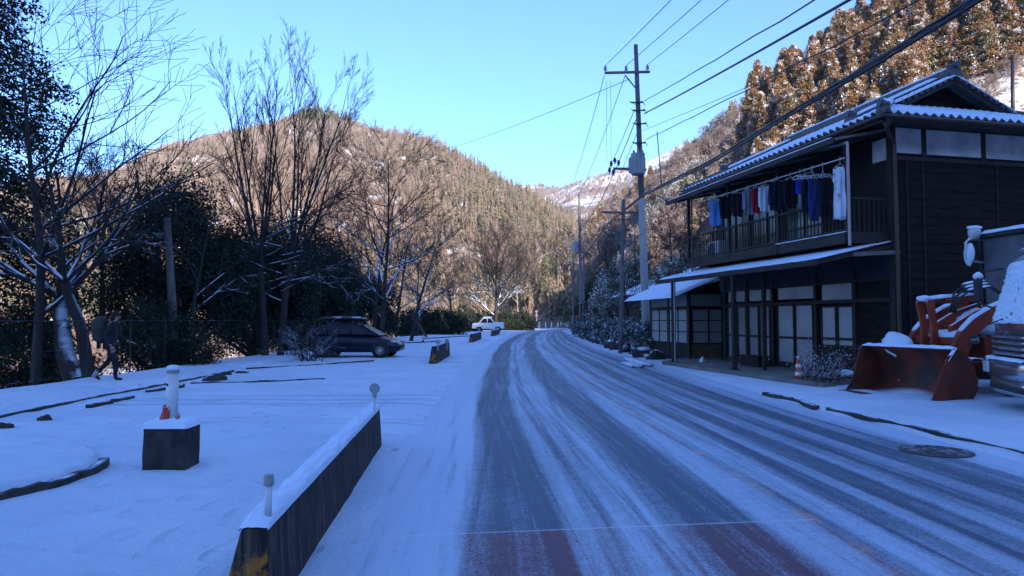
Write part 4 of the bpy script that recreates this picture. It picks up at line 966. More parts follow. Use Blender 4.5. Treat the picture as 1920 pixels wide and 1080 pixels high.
for k_, (dy, r, lab) in enumerate(((-3, .021, 'upper strand of the heavy cable bundle crossing in front of the tiled roof'), (3, .024, 'lower strand of the heavy cable bundle crossing in front of the tiled roof'), (0, .016, 'thin strand wound through the heavy cable bundle over the tiled roof'))):
    pts = [at(1090, 487 + dy * .3, 60), at(1140, 420 + dy * .4, 42), at(1205, 366 + dy * .6, 28.0), at(1330, 305 + dy, 18.5), at(1450, 232 + dy, 13.3), at(1640, 118 + dy * 1.5, 9.4), at(1830, 0 + dy * 2, 7.2)]
    pts.append(ext(pts[-2], pts[-1], -2)); poly_wire(pts, r, lab, .012 if k_ == 2 else .004, k_)
for k_, (s, e, lab) in enumerate((((1133, 142), 0, 'wire dropping from the left end of the near crossarm to the farther pole'), ((1172, 142), 1, 'wire dropping from the middle of the near crossarm to the farther pole'))):
    wire(at(*s, D1), INS3[e], .5, .016, lab)
wire(at(1190, 205, D1), at(1095, 400, D3), .5, .018, 'upper cable from the neck of the near pole to the farther pole')
wire(at(1192, 225, D1), at(1095, 420, D3), .7, .022, 'lower cable from the neck of the near pole to the farther pole')
wire(at(1196, 245, D1), at(1093, 440, D3), .9, .014, 'lowest slack cable between the near pole and the farther pole')
for k_, (x, lab) in enumerate(((1137, 'left of the two vertical drop wires under the near crossarm'), (1145, 'right of the two vertical drop wires under the near crossarm'))):
    wire(at(x, 152, D1 - .3), at(x + 1, 305, D1 - .3), 0, .008, lab)
wire(at(1180, 148, D1), at(757, 297, 95), .6, .015, 'single wire running left from the near pole across the sky to the valley')
wire(at(757, 297, 95), at(560, 345, 150), .5, .02, 'far end of the valley wire beyond the small marker ball')
tag(MB().blob(tuple(at(757, 297, 95)), .3, 1, amp=.02).build('marker_ball', 'pvc', smooth=True), 'small round marker ball on the wire in front of the mountain', 'marker ball')
wire(at(1157, 398, D2), at(1062, 470, D4), .5, .014, 'slack wire from the slim steel pole to the thin far pole')

# ================================================================== PARKING LOT
def barrier(base_near, direction, length, label, h=.50, seed=0):
    """trapezoid concrete barrier with its snow; near right base corner given"""
    ang = math.atan2(direction[1], direction[0]) - math.pi / 2
    t = empty('concrete_barrier', base_near, ang, label=label, cat='barrier', group='concrete barriers beside the road')
    prof = [(-.30, -.06), (0, -.06), (-.035, h), (-.165, h)]
    m_ = MB(); n = max(4, int(length / .25))
    for i in range(n + 1):
        for j, (x, z) in enumerate(prof): m_.v.append((x + (float(vnoise(i * .9, j * 3 + seed)) - .5) * .012, length * i / n, z + (float(vnoise(i * 1.3 + 5, j * 3 + seed)) - .5) * .012))
    for i in range(n):
        for j in range(4): a = i * 4 + j; b = i * 4 + (j + 1) % 4; m_.f.append((a, b, b + 4, a + 4))
    m_.f.append((3, 2, 1, 0)); m_.f.append(tuple(n * 4 + j for j in range(4)))
    m_.build('block', 'barrier', t, bevel=.02)
    snow_strip('snow', [(-.10, .0, h - .005), (-.10, length, h - .005)], .125, .07, t, seed=seed + 1, step=.022, nc=17, amp=.42, over=.012)
    return t
pn, pf = gp(717, 838), None
dirv = np.array([math.sin(math.atan((866 - 960) / F)), math.cos(math.atan((866 - 960) / F))])
Lb = 5.05; bn = np.array([pn[0], pn[1], 0]) - np.array([dirv[0], dirv[1], 0]) * Lb
B1 = barrier(bn, dirv, Lb, 'long dark concrete barrier nearest the camera with ochre paint on its end')
def gp2(px, py): p = gp(px, py); return np.array([p[0], p[1], 0])
def barr2(pa, pb, h, lab, seed):
    a, b = gp2(*pa), gp2(*pb); d = (b - a)[:2]; L = np.linalg.norm(d); d /= L; return barrier(a, d, L, lab, h, seed)
barr2((818, 684), (844, 668), .66, 'short leaning concrete barrier second from the camera with two round reflectors', 5)
barr2((886, 643), (903, 636), .62, 'small far concrete barrier third from the camera in front of the white pickup', 6)
barr2((925, 631), (937, 627), .6, 'smallest concrete barrier below the rear wheel of the white pickup', 7)
def reflector(p, h, label, disc=True, r=.062):
    t = empty('reflector_post', p, label=label, cat='reflector', group='reflectors on the barriers')
    if disc:
        MB().tube([(0, 0, -.05), (0, 0, h)], .013, 8).build('post', 'pvc', t); MB().tube([(0, 0, h - .02), (0, 0, h + .035)], .024, 10).build('collar', 'reflector', t)
        m_ = MB(); lathe(m_, (0, 0, h + .09), [(r * .9, -.014), (r, -.008), (r, .008), (r * .9, .014)], 28, 'y'); m_.build('disc', 'reflector', t)
    else:
        MB().tube([(0, 0, -.05), (0, 0, h)], .019, 14).build('post', 'pvc', t, True); m_ = MB(); lathe(m_, (0, 0, h - .0), [(.026, -.005), (.028, 0), (.028, .035), (.024, .04), (.026, .043), (.026, .052), (.012, .055)], 18); m_.build('cap', 'reflector', t, True)
    return t
p = at(503, 958, bn[1] - .0 + .12); reflector(at(503, 955, 3.76), .135, 'white post with grey cap standing in the snow of the nearest barrier', False)
reflector(at(702, 768, 8.15), .16, 'round grey reflector disc at the far end of the nearest barrier')
reflector(at(821, 655, 25), .18, 'left round reflector on the second barrier', r=.085)
reflector(at(838, 654, 27), .22, 'right round reflector on the second barrier', r=.085)
# concrete block with the broken cone and white pipe
cb = np.array([-3.66, 7.42, 0.])
BK = empty('concrete_block', cb, .02, label='square dark concrete block capped with snow in the parking lot', cat='concrete block')
m_ = MB(); n = 9; hb_ = .47; BK.scale = (.80, .66, 1)
for i in range(n + 1):
    z = -.05 + (hb_ + .05) * i / n; s_ = .285 + .006 * (float(vnoise(i * .8, 3)) - .5)
    for j in range(24):
        a = (j % 6) / 6 * 2 - 1; e = j // 6; x, y = [(a, -1), (1, a), (-a, 1), (-1, -a)][e]; q = 1 + (float(vnoise(j * .9, i * .9)) - .5) * .035
        if abs(x) > .98 and abs(y) > .98: q *= .96
        m_.v.append((x * s_ * q, y * s_ * q, z + (float(vnoise(j * .6, 30)) - .5) * .03 * (i == n)))
for i in range(n):
    for j in range(24): a = i * 24 + j; b = i * 24 + (j + 1) % 24; m_.f.append((a, b, b + 24, a + 24))
m_.f.append(tuple(n * 24 + j for j in range(24))); m_.build('block', 'concrete_dark', BK)
V = []; NS = 22
for i in range(NS):
    for j in range(NS):
        u, v = i / (NS - 1) * 2 - 1, j / (NS - 1) * 2 - 1; e = min(1, 6 * (1 - max(abs(u), abs(v)))) ** .5; q = 1.02 + (float(vnoise(i * .9, j * .9)) - .5) * .05
        V.append((u * .295 * q, v * .295 * q, hb_ - .012 + .075 * e * (.75 + .5 * float(vnoise(i * .35 + 3, j * .35))) + .03 * math.exp(-(u * u + v * v) * 5)))
f = [(i * NS + j, (i + 1) * NS + j, (i + 1) * NS + j + 1, i * NS + j + 1) for i in range(NS - 1) for j in range(NS - 1)]
new_obj('snow', np_mesh('snow', V, f), 'snow', BK, True)
pp = np.array([at(322, 790, cb[1])[0], cb[1], hb_ + .04])
PT = empty('white_pipe', pp, label='upright white pipe with a snow cap standing on the concrete block', cat='pipe')
MB().tube([(0, 0, -.05), (-.002, 0, .55)], .062, 24).build('pipe', 'pvc', PT, True)
m_ = MB(); lathe(m_, (0, 0, .515), [(.064, 0), (.066, .004), (.066, .03), (.064, .034)], 24); m_.build('collar', 'reflector', PT, True)
m_ = MB(); lathe(m_, (0, 0, .55), [(.064, 0), (.067, .015), (.06, .04), (.035, .052), (.005, .055)], 20); m_.build('snow_cap', 'snow', PT, True)
m_ = MB(); lathe(m_, (-.03, -.058, .38), [(.006, 0), (.012, .002), (.012, .028), (.006, .03)], 8); m_.build('stain', 'iron', PT)
cr = empty('broken_cone', (pp[0] - .085, pp[1] - .01, pp[2] - .03), label='broken red plastic cone shell beside the white pipe on the block', cat='traffic cone')
V = []; f = []
for i in range(9):
    z = i / 8 * .20
    for j in range(13):
        a = math.radians(95 + j * 16); r_ = .085 - .03 * i / 8 + (float(vnoise(i * 1.1, j * .8)) - .5) * .03; V.append((.07 + r_ * math.cos(a) * 1.25, r_ * math.sin(a), z + (float(vnoise(j * .9, 4)) - .5) * .05 * i / 8))
f = [(i * 13 + j, i * 13 + j + 1, (i + 1) * 13 + j + 1, (i + 1) * 13 + j) for i in range(8) for j in range(12)]
o = new_obj('shell', np_mesh('shell', V, f), 'red', cr, True); md = o.modifiers.new('s', 'SOLIDIFY'); md.thickness = .006
V = []
for i in range(6):
    for j in range(11): a = math.radians(-100 + j * 15); r_ = .082 + .012 * (1 - i / 5); V.append((.085 + r_ * math.cos(a), r_ * math.sin(a), i / 5 * (.02 + .10 * (j / 10)) ))
f = [(i * 11 + j, i * 11 + j + 1, (i + 1) * 11 + j + 1, (i + 1) * 11 + j) for i in range(5) for j in range(10)]
o = new_obj('shell', np_mesh('shell', V, f), 'red', cr, True); md = o.modifiers.new('s', 'SOLIDIFY'); md.thickness = .006
MB().blob((-.03, -.06, .03), (.03, .02, .025), 4).build('snow', 'snow', cr, True)
# kerbs, wheel stops and stones
def rough_run(name, pts, wd, h, z0, m, label=None, cat=None, group=None, seed=0, kind=None, step=.18, gaps=0):
    P = [np.array([p[0], p[1], z0], float) for p in pts]; out = []
    for a, b in zip(P[:-1], P[1:]):
        n = max(2, int(np.linalg.norm(b - a) / step)); out += [a + (b - a) * i / n for i in range(n)]
    out.append(P[-1]); n = len(out); V = []; f = []
    for i, p in enumerate(out):
        d = out[min(i + 1, n - 1)] - out[max(i - 1, 0)]; d /= np.linalg.norm(d); sdv = np.array([d[1], -d[0], 0])
        hh = h * (1 + (float(fbm(i * .9, seed)) - .5) * .5); ww = wd * (1 + (float(vnoise(i * .7, seed + 9)) - .5) * .25)
        for x, z in ((-.5, -.1), (-.48, hh), (.42, hh), (.5, -.1)): V.append(p + sdv * x * ww + np.array([0, 0, z]))
    for i in range(n - 1):
        for j in range(3): a = i * 4 + j; f.append((a, a + 4, a + 5, a + 1))
    f.append((0, 1, 2, 3)); f.append(tuple((n - 1) * 4 + j for j in (3, 2, 1, 0)))
    o = new_obj(name, np_mesh(name, V, f), m); return tag(o, label, cat, group, kind)
def gk(px, py): p = gp(px, py); return (p[0], p[1])
rough_run('kerb', [gk(-60, 803), gk(0, 786), gk(140, 757), gk(290, 728), gk(437, 698)], .07, .07, 0, 'stone_dark', 'long low dark kerb line parallel to the fence on the left', 'kerb', seed=1)
rough_run('kerb', [gk(358, 721), gk(450, 719), gk(608, 713)], .16, .055, 0, 'stone_dark', 'dark kerb strip in the snow with a raised stone at its left end', 'kerb', seed=2)
rough_run('kerb', [gk(462, 693), gk(560, 688), gk(700, 678)], .09, .06, 0, 'stone_dark', 'thin dark kerb in front of the parked dark car', 'kerb', seed=3)
rough_run('kerb', [gk(748, 645), gk(830, 641)], .14, .09, 0, 'stone_dark', 'thin kerb beyond the car beside the red cone', 'kerb', seed=4)
rough_run('kerb', [gk(795, 636), gk(880, 631)], .16, .1, 0, 'stone_dark', 'farthest kerb line left of the white pickup', 'kerb', seed=5)
isl = [(-7.2 + 2.92 * math.cos(a), 6.8 + 2.19 * math.sin(a)) for a in np.linspace(math.radians(-75), math.radians(20), 24)]
rough_run('kerb', isl, .10, .095, 0, 'stone_dark', 'curved dark edge of the round raised bed at lower left', 'kerb', seed=6, step=.1)
def stone(px, py, sz, label, seed, cat='stone'):
    p = gp(px, py); m_ = MB(); m_.blob((0, 0, .02), sz, seed, 9, 6, .5); o = m_.build('stone', 'stone_dark'); o.location = p; return tag(o, label, cat)
stone(83, 791, (.13, .09, .10), 'small pointed stone poking out of the snow near the left kerb', 21)
stone(8, 806, (.12, .09, .09), 'small stone at the left picture edge beside the kerb', 22)
stone(400, 716, (.34, .16, .16), 'low flat stone at the left end of the dark kerb strip', 23)
stone(426, 704, (.11, .08, .09), 'tiny stone between the fence kerb and the dark kerb strip', 24)
stone(453, 701, (.2, .08, .06), 'flat small stone right of the tiny pointed one', 25)
def wheel_stop(px, py, px2, py2, label, seed):
    a, b = gp(px, py), gp(px2, py2); o = rough_run('wheel_stop', [(a[0], a[1]), (b[0], b[1])], .12, .085, 0, 'stone_dark', label, 'wheel stop', 'wheel stops in the parking lot', seed=seed); return o
wheel_stop(166, 768, 208, 759, 'wheel stop nearest the camera, left of the white pipe', 31)
wheel_stop(212, 757, 248, 749, 'wheel stop just right of the nearest one', 32)
wheel_stop(277, 739, 312, 733, 'wheel stop immediately left of the white pipe', 33)
wheel_stop(334, 730, 342, 727, 'wheel stop just right of the white pipe', 34)
# road side kerb stones at the right
rough_run('kerb', [gk(1433, 741), gk(1500, 757), gk(1530, 769)], .12, .075, .0, 'stone_dark', 'short row of bare dark kerb stones in front of the red cone', 'kerb', seed=8, step=.12)
rough_run('kerb', [gk(1552, 772), gk(1700, 806), gk(1900, 853), gk(1990, 875)], .07, .075, 0, 'stone_dark', 'long snow topped kerb edging the pavement below the loader', 'kerb', seed=9, step=.12)
for k_, (a, b) in enumerate((((1180, 676), (1215, 688)), ((1172, 683), (1196, 690)), ((1196, 668), (1222, 672)))):
    rough_run('stone_step', [gk(*a), gk(*b)], .42, .10 + .06 * (k_ == 2), 0, 'step_snow', ['larger snowy stone step beside the far wing of the house', 'lower snowy stone step nearest the road by the shrubs', 'upper stone step against the wall of the wing'][k_], 'stone step', 'stone steps at the wing', seed=12 + k_)
# manhole
mc = gp(1755, 847, .0); M['manhole'] = mat('manhole', (.04, .04, .045), (.22, .24, .27), scale=9, rough=.6, contrast=(.5, .6))
t_ = empty('manhole_cover', (mc[0], mc[1], .006), label='round cast iron manhole cover in the road near the right kerb', cat='manhole cover')
m_ = MB(); lathe(m_, (0, 0, 0), [(.40, 0), (.40, .008), (.37, .012)], 40); m_.build('rim', 'iron', t_); m_ = MB(); lathe(m_, (0, 0, .0), [(.35, 0.006), (.35, .014)], 40); m_.build('lid', 'manhole', t_)
# cones
def cone(p, h, label):
    t = empty('traffic_cone', p, label=label, cat='traffic cone'); m_ = MB(); s = h / .7
    lathe(m_, (0, 0, 0), [(.13 * s, .03), (.045 * s, h * .86), (.03 * s, h)], 20); m_.build('cone', 'cone_orange', t, True)
    m_ = MB(); m_.box(-.17 * s, .17 * s, -.17 * s, .17 * s, -.01, .03); m_.build('base', 'cone_orange', t)
    m_ = MB(); lathe(m_, (0, 0, 0), [(.104 * s, h * .33), (.086 * s, h * .47)], 20); lathe(m_, (0, 0, 0), [(.074 * s, h * .62), (.060 * s, h * .74)], 20); m_.build('white_band', 'white_band', t, True)
    m_ = MB(); m_.blob((0, 0, h), (.04 * s, .04 * s, .03 * s), 2, amp=.1); m_.blob((.07 * s, .03, .04), (.12 * s, .1 * s, .05 * s), 3); m_.blob((-.1 * s, -.08, .03), (.1 * s, .08 * s, .045 * s), 5); m_.build('snow', 'snow', t, True); return t
c_ = cone(gp(1499, 721), .68, 'orange red traffic cone dusted with snow in front of the house'); c_.rotation_euler = (0, -.04, .3)
cone(gp(793, 642), .55, 'small distant traffic cone beside the parked dark car')

# ================================================================== VEHICLES
def wheel(parent, c, r, wd, axis, rim='alloy', spokes=10, out=1):
    """axis: 'y' wheel turning about local y; out: which side shows"""
    m_ = MB(); prof = [(r * .62, -wd / 2), (r * .92, -wd / 2), (r, -wd * .32), (r, wd * .32), (r * .92, wd / 2), (r * .62, wd / 2)]
    lathe(m_, (0, 0, 0), prof, 26, axis, cap=False); wb = empty('wheel', c); wb.parent = parent; m_.build('tyre', 'tyre', wb, True)
    m_ = MB(); lathe(m_, (0, 0, 0), [(r * .63, wd * .30 * out), (r * .60, wd * .44 * out), (r * .56, wd * .30 * out), (r * .54, wd * .1 * out)], 26, axis, cap=False)
    for k_ in range(spokes):
        a = 2 * math.pi * k_ / spokes; 
        if axis == 'y': m_.bar((math.cos(a) * r * .1, wd * .42 * out, math.sin(a) * r * .1), (math.cos(a) * r * .6, wd * .40 * out, math.sin(a) * r * .6), r * .09, wd * .1, up=(0, 1, 0))
    lathe(m_, (0, 0, 0), [(r * .15, wd * .3 * out), (r * .15, wd * .46 * out), (r * .05, wd * .47 * out)], 12, axis)
    m_.build('rim', rim, wb); m_ = MB(); lathe(m_, (0, 0, 0), [(r * .62, wd * .02 * out), (r * .62, wd * .05 * out)], 26, axis); m_.build('brake_disc', 'black', wb); return wb
def loft(secs, name, m, parent, smooth=True, sub=1):
    """secs: list of closed rings (same length) -> skin"""
    n = len(secs[0]); mb = MB()
    for s in secs: mb.v += [tuple(p) for p in s]
    for i in range(len(secs) - 1):
        for j in range(n): a = i * n + j; b = i * n + (j + 1) % n; mb.f.append((a, b, b + n, a + n))
    mb.f.append(tuple(range(n))[::-1]); mb.f.append(tuple((len(secs) - 1) * n + j for j in range(n)))
    o = mb.build(name, m, parent, smooth)
    if sub: md = o.modifiers.new('sub', 'SUBSURF'); md.levels = sub; md.render_levels = sub
    return o
# ---- dark hatchback, nose (+x local) to the right
cpos = gp2(658, 672); CAR = empty('parked_car', (cpos[0] + .05, cpos[1] + .9, 0.03), math.radians(-3), label='dark navy hatchback with black roof box parked behind the snowy bush', cat='car')
# outline stations along x: (x, belt/top z, half width)
def carbody(prof, name, m, parent, hw_):
    secs = []
    for x, zb, zt, w2 in prof:
        r = []
        for (a, b) in ((-1, .0), (-1.02, .25), (-1.0, .62), (-.93, .9), (-.72, 1.0), (0, 1.04), (.72, 1.0), (.93, .9), (1.0, .62), (1.02, .25), (1, 0), (0, -.02)): r.append((x, a * w2, zb + (zt - zb) * b))
        secs.append(r)
    return loft(secs, name, m, parent)
body = carbody([(-1.98, .35, .85, .62), (-1.93, .22, .98, .76), (-1.6, .2, 1.0, .84), (-.9, .2, .97, .85), (.2, .2, .94, .85), (.75, .2, .93, .85), (1.25, .2, .84, .82), (1.7, .21, .72, .76), (1.93, .26, .58, .64), (2.0, .34, .48, .45)], 'body', 'car_navy', CAR, .85)
secs = []
for x, zt, w2 in ((-1.88, .98, .6), (-1.65, 1.30, .62), (-1.1, 1.44, .64), (-.3, 1.47, .64), (.25, 1.40, .62), (.75, 1.14, .64), (1.12, .92, .66)):
    zb = .88; secs.append([(x, -w2 - .14, zb), (x, -w2 - .06, (zb + zt) / 2), (x, -w2, zt - .06), (x, -w2 * .8, zt), (x, w2 * .8, zt), (x, w2, zt - .06), (x, w2 + .06, (zb + zt) / 2), (x, w2 + .14, zb)])
loft(secs, 'cabin', 'car_navy', CAR, True, 1)
for s_ in (-1, 1):
    m_ = MB(); yb, yt = s_ * .785, s_ * .66
    for (a, b, c_, d_) in (((-1.05, .98), (-.1, .98), (-.1, 1.34), (-.95, 1.34)), ((-.03, .98), (.80, .95), (.40, 1.22), (-.03, 1.35)), ((-1.7, .99), (-1.13, .98), (-1.03, 1.34), (-1.45, 1.26))):
        pts = [(p[0], s_ * (.80 - (p[1] - .9) * .26 + .0), p[1]) for p in (a, b, c_, d_)]; m_.add(pts + [(p[0], p[1] - s_ * .05, p[2]) for p in pts], [(0, 1, 2, 3), (7, 6, 5, 4), (0, 4, 5, 1), (1, 5, 6, 2), (2, 6, 7, 3), (3, 7, 4, 0)])
    m_.build('side_window', 'glass_dark', CAR)
m_ = MB(); m_.add([(1.12, -.62, .93), (1.12, .62, .93), (.33, .54, 1.375), (.33, -.54, 1.375), (1.0, -.6, .90), (1.0, .6, .90), (.3, .5, 1.3), (.3, -.5, 1.3)], [(0, 1, 2, 3), (4, 7, 6, 5), (0, 4, 5, 1), (2, 6, 7, 3), (1, 5, 6, 2), (0, 3, 7, 4)]); m_.build('windscreen', 'glass_dark', CAR)
for s_ in (-1, 1):
    m_ = MB(); m_.blob((1.78, s_ * .63, .66), (.22, .1, .06), 1, amp=.02); m_.build('headlight', 'lamp', CAR, True)
    m_ = MB(); m_.blob((.62, s_ * .93, 1.0), (.07, .09, .06), 1, amp=.02); m_.build('mirror', 'car_navy', CAR, True)
    for x in (1.22, -1.25): 
        m_ = MB(); lathe(m_, (x, s_ * .80, .33), [(.37, -.06), (.37, .06)], 24, 'y'); m_.build('wheel_arch', 'black', CAR)
        wheel(CAR, (x, s_ * .84, .31), .31, .2, 'y', out=s_)
m_ = MB(); m_.box(-.97, -.8, -.868, -.85, .84, .87); m_.box(.0, .15, -.868, -.85, .82, .85); m_.build('door_handle', 'car_navy', CAR)
bx_ = []
for x, w2, h in ((-1.75, .2, .05), (-1.65, .33, .14), (-1.0, .38, .2), (0, .38, .2), (.35, .33, .15), (.48, .2, .04)):
    bx_.append([(x, w2 * math.cos(a), 1.56 + h * .5 + h * .6 * math.sin(a)) for a in np.linspace(0, 2 * math.pi, 10, endpoint=False)])
RB = empty('roof_box', (CAR.location.x, CAR.location.y, 0), CAR.rotation_euler.z, label='black roof box carried on the dark navy hatchback', cat='roof box')
loft(bx_, 'shell', 'black', RB, True, 1); m_ = MB(); m_.box(-1.0, -.95, -.5, .5, 1.47, 1.6); m_.box(-.1, -.05, -.5, .5, 1.47, 1.6); m_.build('roof_bar', 'black', RB)
# ---- white light pickup far away
wp = gp2(916, 622.5); PK = empty('white_pickup', (wp[0], wp[1], 0), math.radians(176), label='small white pickup with snow on roof parked at the far end of the lot', cat='pickup truck')
sc_ = wp[1] / 85.0
m_ = MB(); prof = [(-1.95, .45), (-1.95, 1.12), (-.75, 1.12), (-.35, 1.78), (.62, 1.78), (1.12, 1.18), (1.92, 1.08), (1.98, .45), (1.5, .42), (1.3, .66), (.9, .66), (.72, .4), (-.8, .4), (-.98, .66), (-1.4, .66), (-1.6, .42)]
m_.prism([(a * sc_, b * sc_) for a, b in prof], -.8, .8, 'y'); m_.build('body', 'car_white', PK, bevel=.04)
for s_ in (-1, 1):
    m_ = MB()
    for q in (((-.66, 1.14), (.02, 1.14), (.02, 1.66), (-.33, 1.66)), ((.12, 1.14), (.98, 1.14), (.55, 1.66), (.12, 1.66))): m_.prism([(a * sc_, b * sc_) for a, b in q], s_ * .80, s_ * .815, 'y')
    m_.build('side_window', 'glass_dark', PK)
    for x in (1.1, -1.19): wheel(PK, (x * sc_, s_ * .78, .33 * sc_), .33 * sc_, .2, 'y', out=s_, spokes=5)
m_ = MB(); m_.box(-1.9 * sc_, -.8 * sc_, -.76, .76, 1.1 * sc_, 1.22 * sc_); m_.build('snow_load', 'snow', PK, bevel=.05)
snow_strip('snow', [(-.5, 0, 1.8 * sc_), (.7, 0, 1.8 * sc_)], 1.5, .12, PK, seed=9, step=.1)

# ---- wheel loader facing the road
LD = empty('wheel_loader', (9.78, 14.35, .03), math.radians(189), label='orange wheel loader with rusty bucket lowered toward the road, dusted with snow', cat='wheel loader')
prof = [(2.25, .0), (1.80, .015), (1.55, .10), (1.40, .27), (1.36, .50), (1.45, .76), (1.62, .97), (1.72, 1.0)]
inner = [(a + (.035 if i > 1 else 0), b + (.03 if i < 4 else -.0)) for i, (a, b) in enumerate(prof)]
m_ = MB(); n = len(prof); Wb = 1.28
for y in (-Wb, Wb):
    for p in prof: m_.v.append((p[0], y, p[1]))
for i in range(n - 1): m_.f.append((i, i + 1, n + i + 1, n + i))
bk = m_.build('bucket', 'bucket', LD, True); md = bk.modifiers.new('s', 'SOLIDIFY'); md.thickness = .035
sidep = [(2.10, -.01), (1.80, -.03), (1.55, -.01), (1.38, .08), (1.28, .25), (1.26, .48), (1.36, .76), (1.56, .98), (1.74, 1.03), (1.84, .84), (1.93, .5), (2.04, .2), (2.16, .03)]
m_ = MB(); m_.prism(sidep, -Wb - .03, -Wb, 'y'); m_.build('bucket_side', 'bucket', bk)
m_ = MB(); m_.prism(sidep, Wb, Wb + .03, 'y'); m_.prism([(2.30, .0), (2.0, .0), (1.75, .95), (1.90, .90), (2.10, .45)], Wb + .03, Wb + .045, 'y'); m_.build('bucket_side', 'bucket', bk)
m_ = MB(); m_.box(2.12, 2.36, -Wb - .02, Wb + .02, -.01, .025); m_.build('cutting_edge', 'iron', bk)
snow_strip('snow', [(1.70, -Wb, 1.01), (1.70, Wb, 1.03)], .10, .05, bk, seed=3, step=.06, amp=.5)
snow_strip('snow', [(1.72, Wb + .01, 1.03), (1.9, Wb + .01, .80)], .06, .03, bk, seed=5, step=.05)
armp = [(1.42, .22), (1.30, .62), (1.22, 1.0), (1.02, 1.34), (.72, 1.60), (.30, 1.82), (-.25, 2.05), (-.35, 1.88), (-.05, 1.72), (.30, 1.55), (.62, 1.30), (.84, .98), (.96, .62), (1.02, .32), (1.12, .18), (1.28, .12)]
for s_ in (-1, 1):
    y0 = s_ * .62; m_ = MB(); m_.prism(armp, y0 - .06, y0 + .06, 'y'); ar = m_.build('lift_arm', 'orange', LD, bevel=.012)
    snow_strip('snow', [(1.0, y0, 1.36), (.72, y0, 1.60), (.3, y0, 1.83), (-.25, y0, 2.05)], .10, .05, ar, seed=6 + s_, step=.05, amp=.5)
    m_ = MB(); m_.tube([(1.2, y0, .45), (1.2, y0 + .09 * s_, .45)], .08, 12); m_.tube([(.0, y0, 1.8), (0, y0 + .09 * s_, 1.8)], .08, 12); m_.build('pin', 'iron', ar)
    m_ = MB(); m_.tube([(.95, s_ * .45, .8), (.1, s_ * .45, .75)], .055, 10); m_.tube([(.3, s_ * .45, .76), (-.3, s_ * .45, .72)], .08, 10); m_.build('lift_cylinder', 'chrome', LD, True)
m_ = MB(); m_.tube([(.75, -.62, 1.15), (.75, .62, 1.15)], .10, 12); m_.box(.45, 1.05, -.5, .5, 1.08, 1.22); m_.build('cross_tube', 'orange', LD)
m_ = MB()   # rocker lever and link
for y in (-.14, .14): m_.prism([(1.16, .84), (1.24, 1.0), (1.22, 1.45), (1.32, 1.93), (1.26, 2.00), (1.16, 1.97), (1.10, 1.5), (1.06, 1.05), (1.08, .88)], y - .035, y + .035, 'y')
lev = m_.build('rocker_lever', 'orange', LD, bevel=.01); MB().blob((1.24, 0, 2.02), (.1, .17, .06), 8).build('snow', 'snow', lev, True)
m_ = MB(); m_.bar((1.15, 0, .92), (1.34, 0, .70), .14, .12); m_.build('link', 'orange', LD)
m_ = MB(); m_.tube([(1.24, 0, 1.94), (.75, 0, 1.98)], .04, 10); m_.tube([(.8, 0, 1.98), (-.1, 0, 2.05)], .075, 12); cy = m_.build('tilt_cylinder', 'orange', LD, True)
snow_strip('snow', [(1.2, 0, 2.0), (.1, 0, 2.1)], .14, .06, cy, seed=9, step=.05)
m_ = MB(); m_.prism([(.95, 1.15), (.9, 1.45), (.35, 1.75), (-.3, 1.95), (-.4, 1.3), (.3, 1.05)], -.3, -.22, 'y'); m_.prism([(.95, 1.15), (.9, 1.45), (.35, 1.75), (-.3, 1.95), (-.4, 1.3), (.3, 1.05)], .22, .30, 'y'); m_.build('inner_plates', 'orange', LD, bevel=.01)
for k_, off in enumerate((0, .06, .12)):
    m_ = MB(); m_.tube([(.85, .35 - off, 1.72), (.78, .38 - off, 2.0 + off), (.5, .4 - off, 2.2 + off), (.1, .42 - off, 2.25 + off), (-.25, .4 - off, 2.05 + off), (-.4, .4, 1.7)], .022, 8); h_ = m_.build('hose', 'black', LD, True)
    snow_strip('snow', [(.6, .4 - off, 2.18 + off), (.1, .42 - off, 2.27 + off)], .045, .03, h_, seed=k_)
m_ = MB(); m_.blob((.75, .0, 1.24), (.3, .45, .12), 3); m_.blob((1.25, -.75, .98), (.25, .42, .30), 5, amp=.5); m_.blob((.2, .35, 1.42), (.3, .22, .14), 7); m_.blob((.05, -.1, 1.5), (.3, .35, .3), 9); m_.build('snow_heaps', 'snow', LD, True)
m_ = MB(); m_.prism([(.25, .5), (.3, 1.2), (-.5, 1.9), (-.75, 1.9), (-1.9, 1.55), (-2.3, 1.5), (-2.3, .5)], -.45, .45, 'y'); m_.build('chassis', 'orange', LD, bevel=.03)
m_ = MB(); m_.blob((-.05, .95, 1.0), (.45, .22, .18), 2); m_.blob((-.35, .95, 1.12), (.35, .25, .14), 4); m_.build('fender_snow', 'snow', LD, True)
for s_ in (-1, 1):
    m_ = MB(); m_.add([(.42, s_ * .78, .85), (.1, s_ * .78, 1.16), (-.4, s_ * .78, 1.2), (.42, s_ * 1.15, .85), (.1, s_ * 1.15, 1.16), (-.4, s_ * 1.15, 1.2)], [(0, 1, 4, 3), (1, 2, 5, 4)]); o = m_.build('mudguard', 'black', LD); md = o.modifiers.new('s', 'SOLIDIFY'); md.thickness = .04
    for x in (-.15, -2.1):
        wb = wheel(LD, (x, s_ * .95, .56), .58, .42, 'y', rim='orange', spokes=0, out=s_)
        m_ = MB()
        for k_ in range(22):
            a = 2 * math.pi * k_ / 22; 
            for q in (-1, 1): m_.bar((math.cos(a) * .59, 0, math.sin(a) * .59), (math.cos(a + .1) * .58, q * .2, math.sin(a + .1) * .58), .05, .04)
        m_.build('tread', 'tyre', wb)
m_ = MB(); m_.prism([(-.85, 1.55), (-.80, 3.38), (-2.2, 3.40), (-2.3, 1.6)], -.68, .68, 'y'); cab = m_.build('cab', 'cab_glass', LD, bevel=.03)
